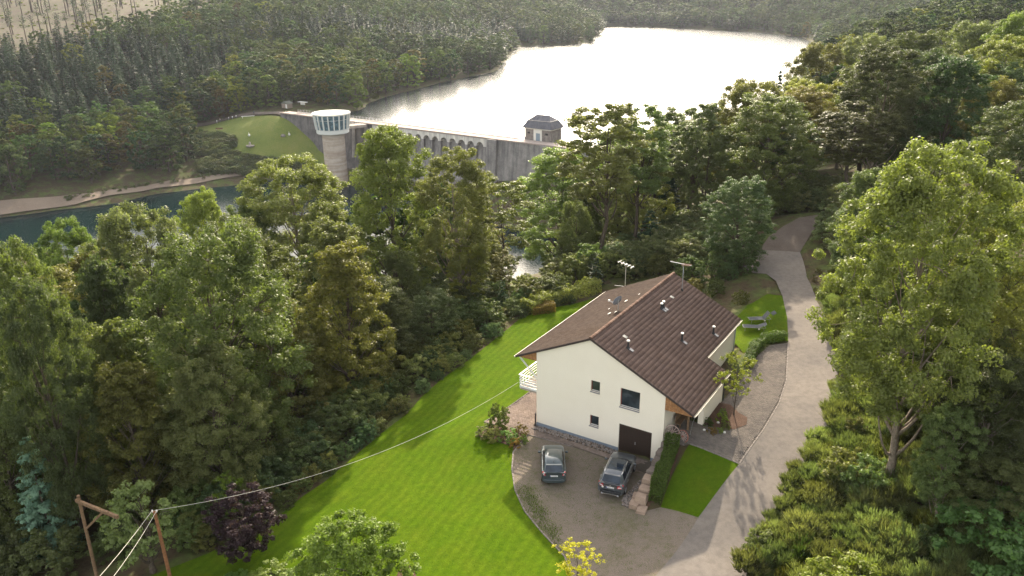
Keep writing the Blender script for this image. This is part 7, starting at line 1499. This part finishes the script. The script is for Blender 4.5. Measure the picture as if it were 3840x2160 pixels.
person('person in white shirt at the right of the group on the meadow path', -130.0, 380.2, (.78, .76, .74), (.12, .13, .16), 1.4)
person('lone dark clothed person by the path near the dam end', -121.2, 379.6, (.10, .12, .14), (.08, .08, .09), .4)
person('person in dark clothes walking on the dam crest left of the gatehouse', -1.24, 306.3, (.16, .12, .12), (.08, .08, .10), 2.2, CZ + .02)
def far_box_thing(name, label, cat, x, y, parts, rz=-.6):
    o = thing(name, label, cat, (x, y, hz1(x, y) + .45), rz)
    for nm, a, b, mat in parts: MB().box(a, b).obj(nm, mat, o, bevel=.02)
    return o
far_box_thing('picnic_table', 'long white table beside the path above the meadow', 'table', -123.0, 375.8, [('top', (-3.0, -.4, .78), (3.0, .4, .9), M['white']), ('leg', (-2.6, -.3, 0), (-2.4, .3, .78), M['offwhite']), ('leg', (2.4, -.3, 0), (2.6, .3, .78), M['offwhite'])], .35)
hut = far_box_thing('hut', 'small brown hut with a pale door at the left end of the dam', 'hut', -106.5, 384.5, [('wall', (-2.1, -1.5, 0), (2.1, 1.5, 2.2), plain('hut_wall', (.24, .19, .15), .8, .2)), ('door', (.7, -1.56, 0), (1.7, -1.49, 1.9), M['offwhite'])])
MB().prism([(-2.5, 2.15), (2.5, 2.15), (0, 3.3)], -1.8, 1.8).obj('roof', plain('hut_roof', (.13, .135, .11), .9, .05), hut)
ib = far_box_thing('info_board', 'pale roofed information board at the dam end, right of the hut', 'sign', -99.4, 386.5, [('post', (-1.8, -.08, 0), (-1.6, .08, 2.2), M['timber']), ('post', (1.6, -.08, 0), (1.8, .08, 2.2), M['timber']), ('panel', (-1.6, -.04, .9), (1.6, .04, 2.0), M['offwhite'])])
MB().prism([(-2.6, 2.15), (2.6, 2.15), (2.6, 2.3), (-2.6, 2.3)], -.9, .9).obj('roof', M['offwhite'], ib)
for nm, lb, x, y in (('goose_statue', 'white goose statue standing alone in the middle of the meadow', -117.2, 356.4), ('goose_statue', 'white goose statue on the right of the meadow beside the brown stone', -99.1, 356.2)):
    o = thing(nm, lb, 'statue', (x, y, hz1(x, y) + .5), .5); me = MB().lathe([(0, 0), (.35, .15), (.5, .5), (.42, .85), (.18, 1.1), (0, 1.15)], 14).obj('body', M['white'], o, True); MB().tube([(0, .15, .9), (0, .25, 1.4), (0, .2, 1.75), (0, .42, 1.72)], [.14, .09, .11, .03], 8).obj('neck', M['white'], o, True)
o = thing('sculpture', 'grey stone sculpture on a round plinth in the meadow', 'sculpture', (-115.2, 350, hz1(-115.2, 350) + .5)); MB().lathe([(0, .6), (1.7, .6), (1.9, .3), (1.6, 0)], 16).obj('plinth', M['rubble'], o, True); MB().lathe([(0, 2.2), (.35, 2.0), (.5, 1.5), (.4, 1.0), (.8, .6)], 9).obj('figure', M['concrete'], o, True)
o = thing('boulder', 'brown boulder on the right of the meadow', 'stone', (-101.8, 355.6, hz1(-101.8, 355.6) + .4)); MB().lathe([(0, 1.1), (.6, 1.0), (1.1, .5), (1.0, 0)], 8).obj('rock', M['rubble'], o)
far_box_thing('park_bench', 'wooden bench at the upper left of the meadow', 'bench', -134.8, 369, [('seat', (-1.6, -.3, .42), (1.6, .3, .5), M['timber']), ('backrest', (-1.6, .25, .5), (1.6, .32, 1.0), M['timber']), ('leg', (-1.3, -.25, 0), (-1.1, .25, .42), M['concrete']), ('leg', (1.1, -.25, 0), (1.3, .25, .42), M['concrete'])], .2)
# ------------------------------------------------------------------ grass blades on the lawns
gcol = bpy.data.collections.new('grass_shapes')
for k in range(3):
    r = np.random.default_rng(50 + k); n_ = 16; V = []; F = []
    for i in range(n_):
        a = r.uniform(0, 6.28); p = r.uniform(-.22, .22, 2); h = r.uniform(.02, .045); w_ = .007; ln = r.uniform(.02, .05); dx, dy = math.cos(a), math.sin(a)
        b = len(V); V += [(p[0] - dy * w_, p[1] + dx * w_, 0), (p[0] + dy * w_, p[1] - dx * w_, 0), (p[0] + dx * ln + dy * w_ * .4, p[1] + dy * ln - dx * w_ * .4, h), (p[0] + dx * ln - dy * w_ * .4, p[1] + dy * ln + dx * w_ * .4, h)]; F.append((b, b + 1, b + 2, b + 3))
    gcol.objects.link(bpy.data.objects.new('tuft_%d' % k, mesh_np('tuft', np.array(V), np.array(F), [M['grassblade']], tint=r.random(n_))))
def grass(name, poly, dens, s0, s1, label, off=.02, seed=1):
    P = np.array([q[:2] for q in poly]); r = np.random.default_rng(seed); A = np.prod(P.max(0) - P.min(0)); n_ = int(A * dens); C = r.uniform(P.min(0), P.max(0), (n_, 2)); C = C[in_poly(C[:, 0], C[:, 1], poly)]; m_ = len(C); s = r.uniform(s0, s1, m_)
    scatter(name, np.stack([C[:, 0], C[:, 1], hz(C[:, 0], C[:, 1]) + off], 1), r.integers(0, 3, m_), np.stack([s, s, s], 1), r.uniform(0, 6.3, m_), gcol, label=label)
def turf(name, poly, st, s0, s1, label, off, seed):
    """evenly set low tufts"""
    P = np.array([q[:2] for q in poly]); r = np.random.default_rng(seed); X, Y = np.meshgrid(np.arange(P[:, 0].min(), P[:, 0].max(), st), np.arange(P[:, 1].min(), P[:, 1].max(), st))
    C = np.stack([X.ravel(), Y.ravel()], 1) + r.uniform(-.5, .5, (X.size, 2)) * st; C = C[in_poly(C[:, 0], C[:, 1], poly)]; m_ = len(C); s = r.uniform(s0, s1, m_)
    scatter(name, np.stack([C[:, 0], C[:, 1], hz(C[:, 0], C[:, 1]) + off], 1), r.integers(0, 3, m_), np.stack([s, s, s * .8], 1), r.uniform(0, 6.3, m_), gcol, label=label)
turf('grass', POLY['lawn'], .26, .5, 1.2, 'short mown grass of the big lawn', .015, 1)
turf('grass', POLY['verge_lawn'], .26, .6, 1.3, 'grass of the small lawn beside the hedge', .025, 2)
turf('grass', POLY['lounge_lawn'], .28, .6, 1.4, 'grass of the side lawn round the sun loungers', .025, 3)
weed_poly = [tuple(p[:2]) for p in POLY['kerb'][3:7]] + [(2.6, 40.6), (1.7, 42.8), (1.1, 45)]
grass('weeds', weed_poly, 26, 1.0, 2.2, 'weeds growing in the gravel beside the curved kerb', .03, 4)
grass('weeds', POLY['parking'], 5, .5, 1.3, 'sparse weeds in the gravel of the parking place', .03, 5)
# ------------------------------------------------------------------ hazy air
def haze():
    m, N, L = new_mat('air_haze'); v_ = N.new('ShaderNodeVolumePrincipled'); v_.inputs['Color'].default_value = (.80, .86, 1.0, 1); v_.inputs['Density'].default_value = HAZE; v_.inputs['Anisotropy'].default_value = .25
    o = N.new('ShaderNodeOutputMaterial'); L.new(v_.outputs[0], o.inputs['Volume'])
    zb, zt_ = float(GZ.min()) - 1.0, float(max(GZ.max() + 26, CAM_Z + 5))
    b = MB().box((gx[0] - 40, gy[0] - 40, zb), (gx[-1] + 40, gy[-1] + 40, zt_)); tag(b.obj('haze', m, None, kind='stuff'), 'thin haze in the air')
HAZE = .00005
haze()
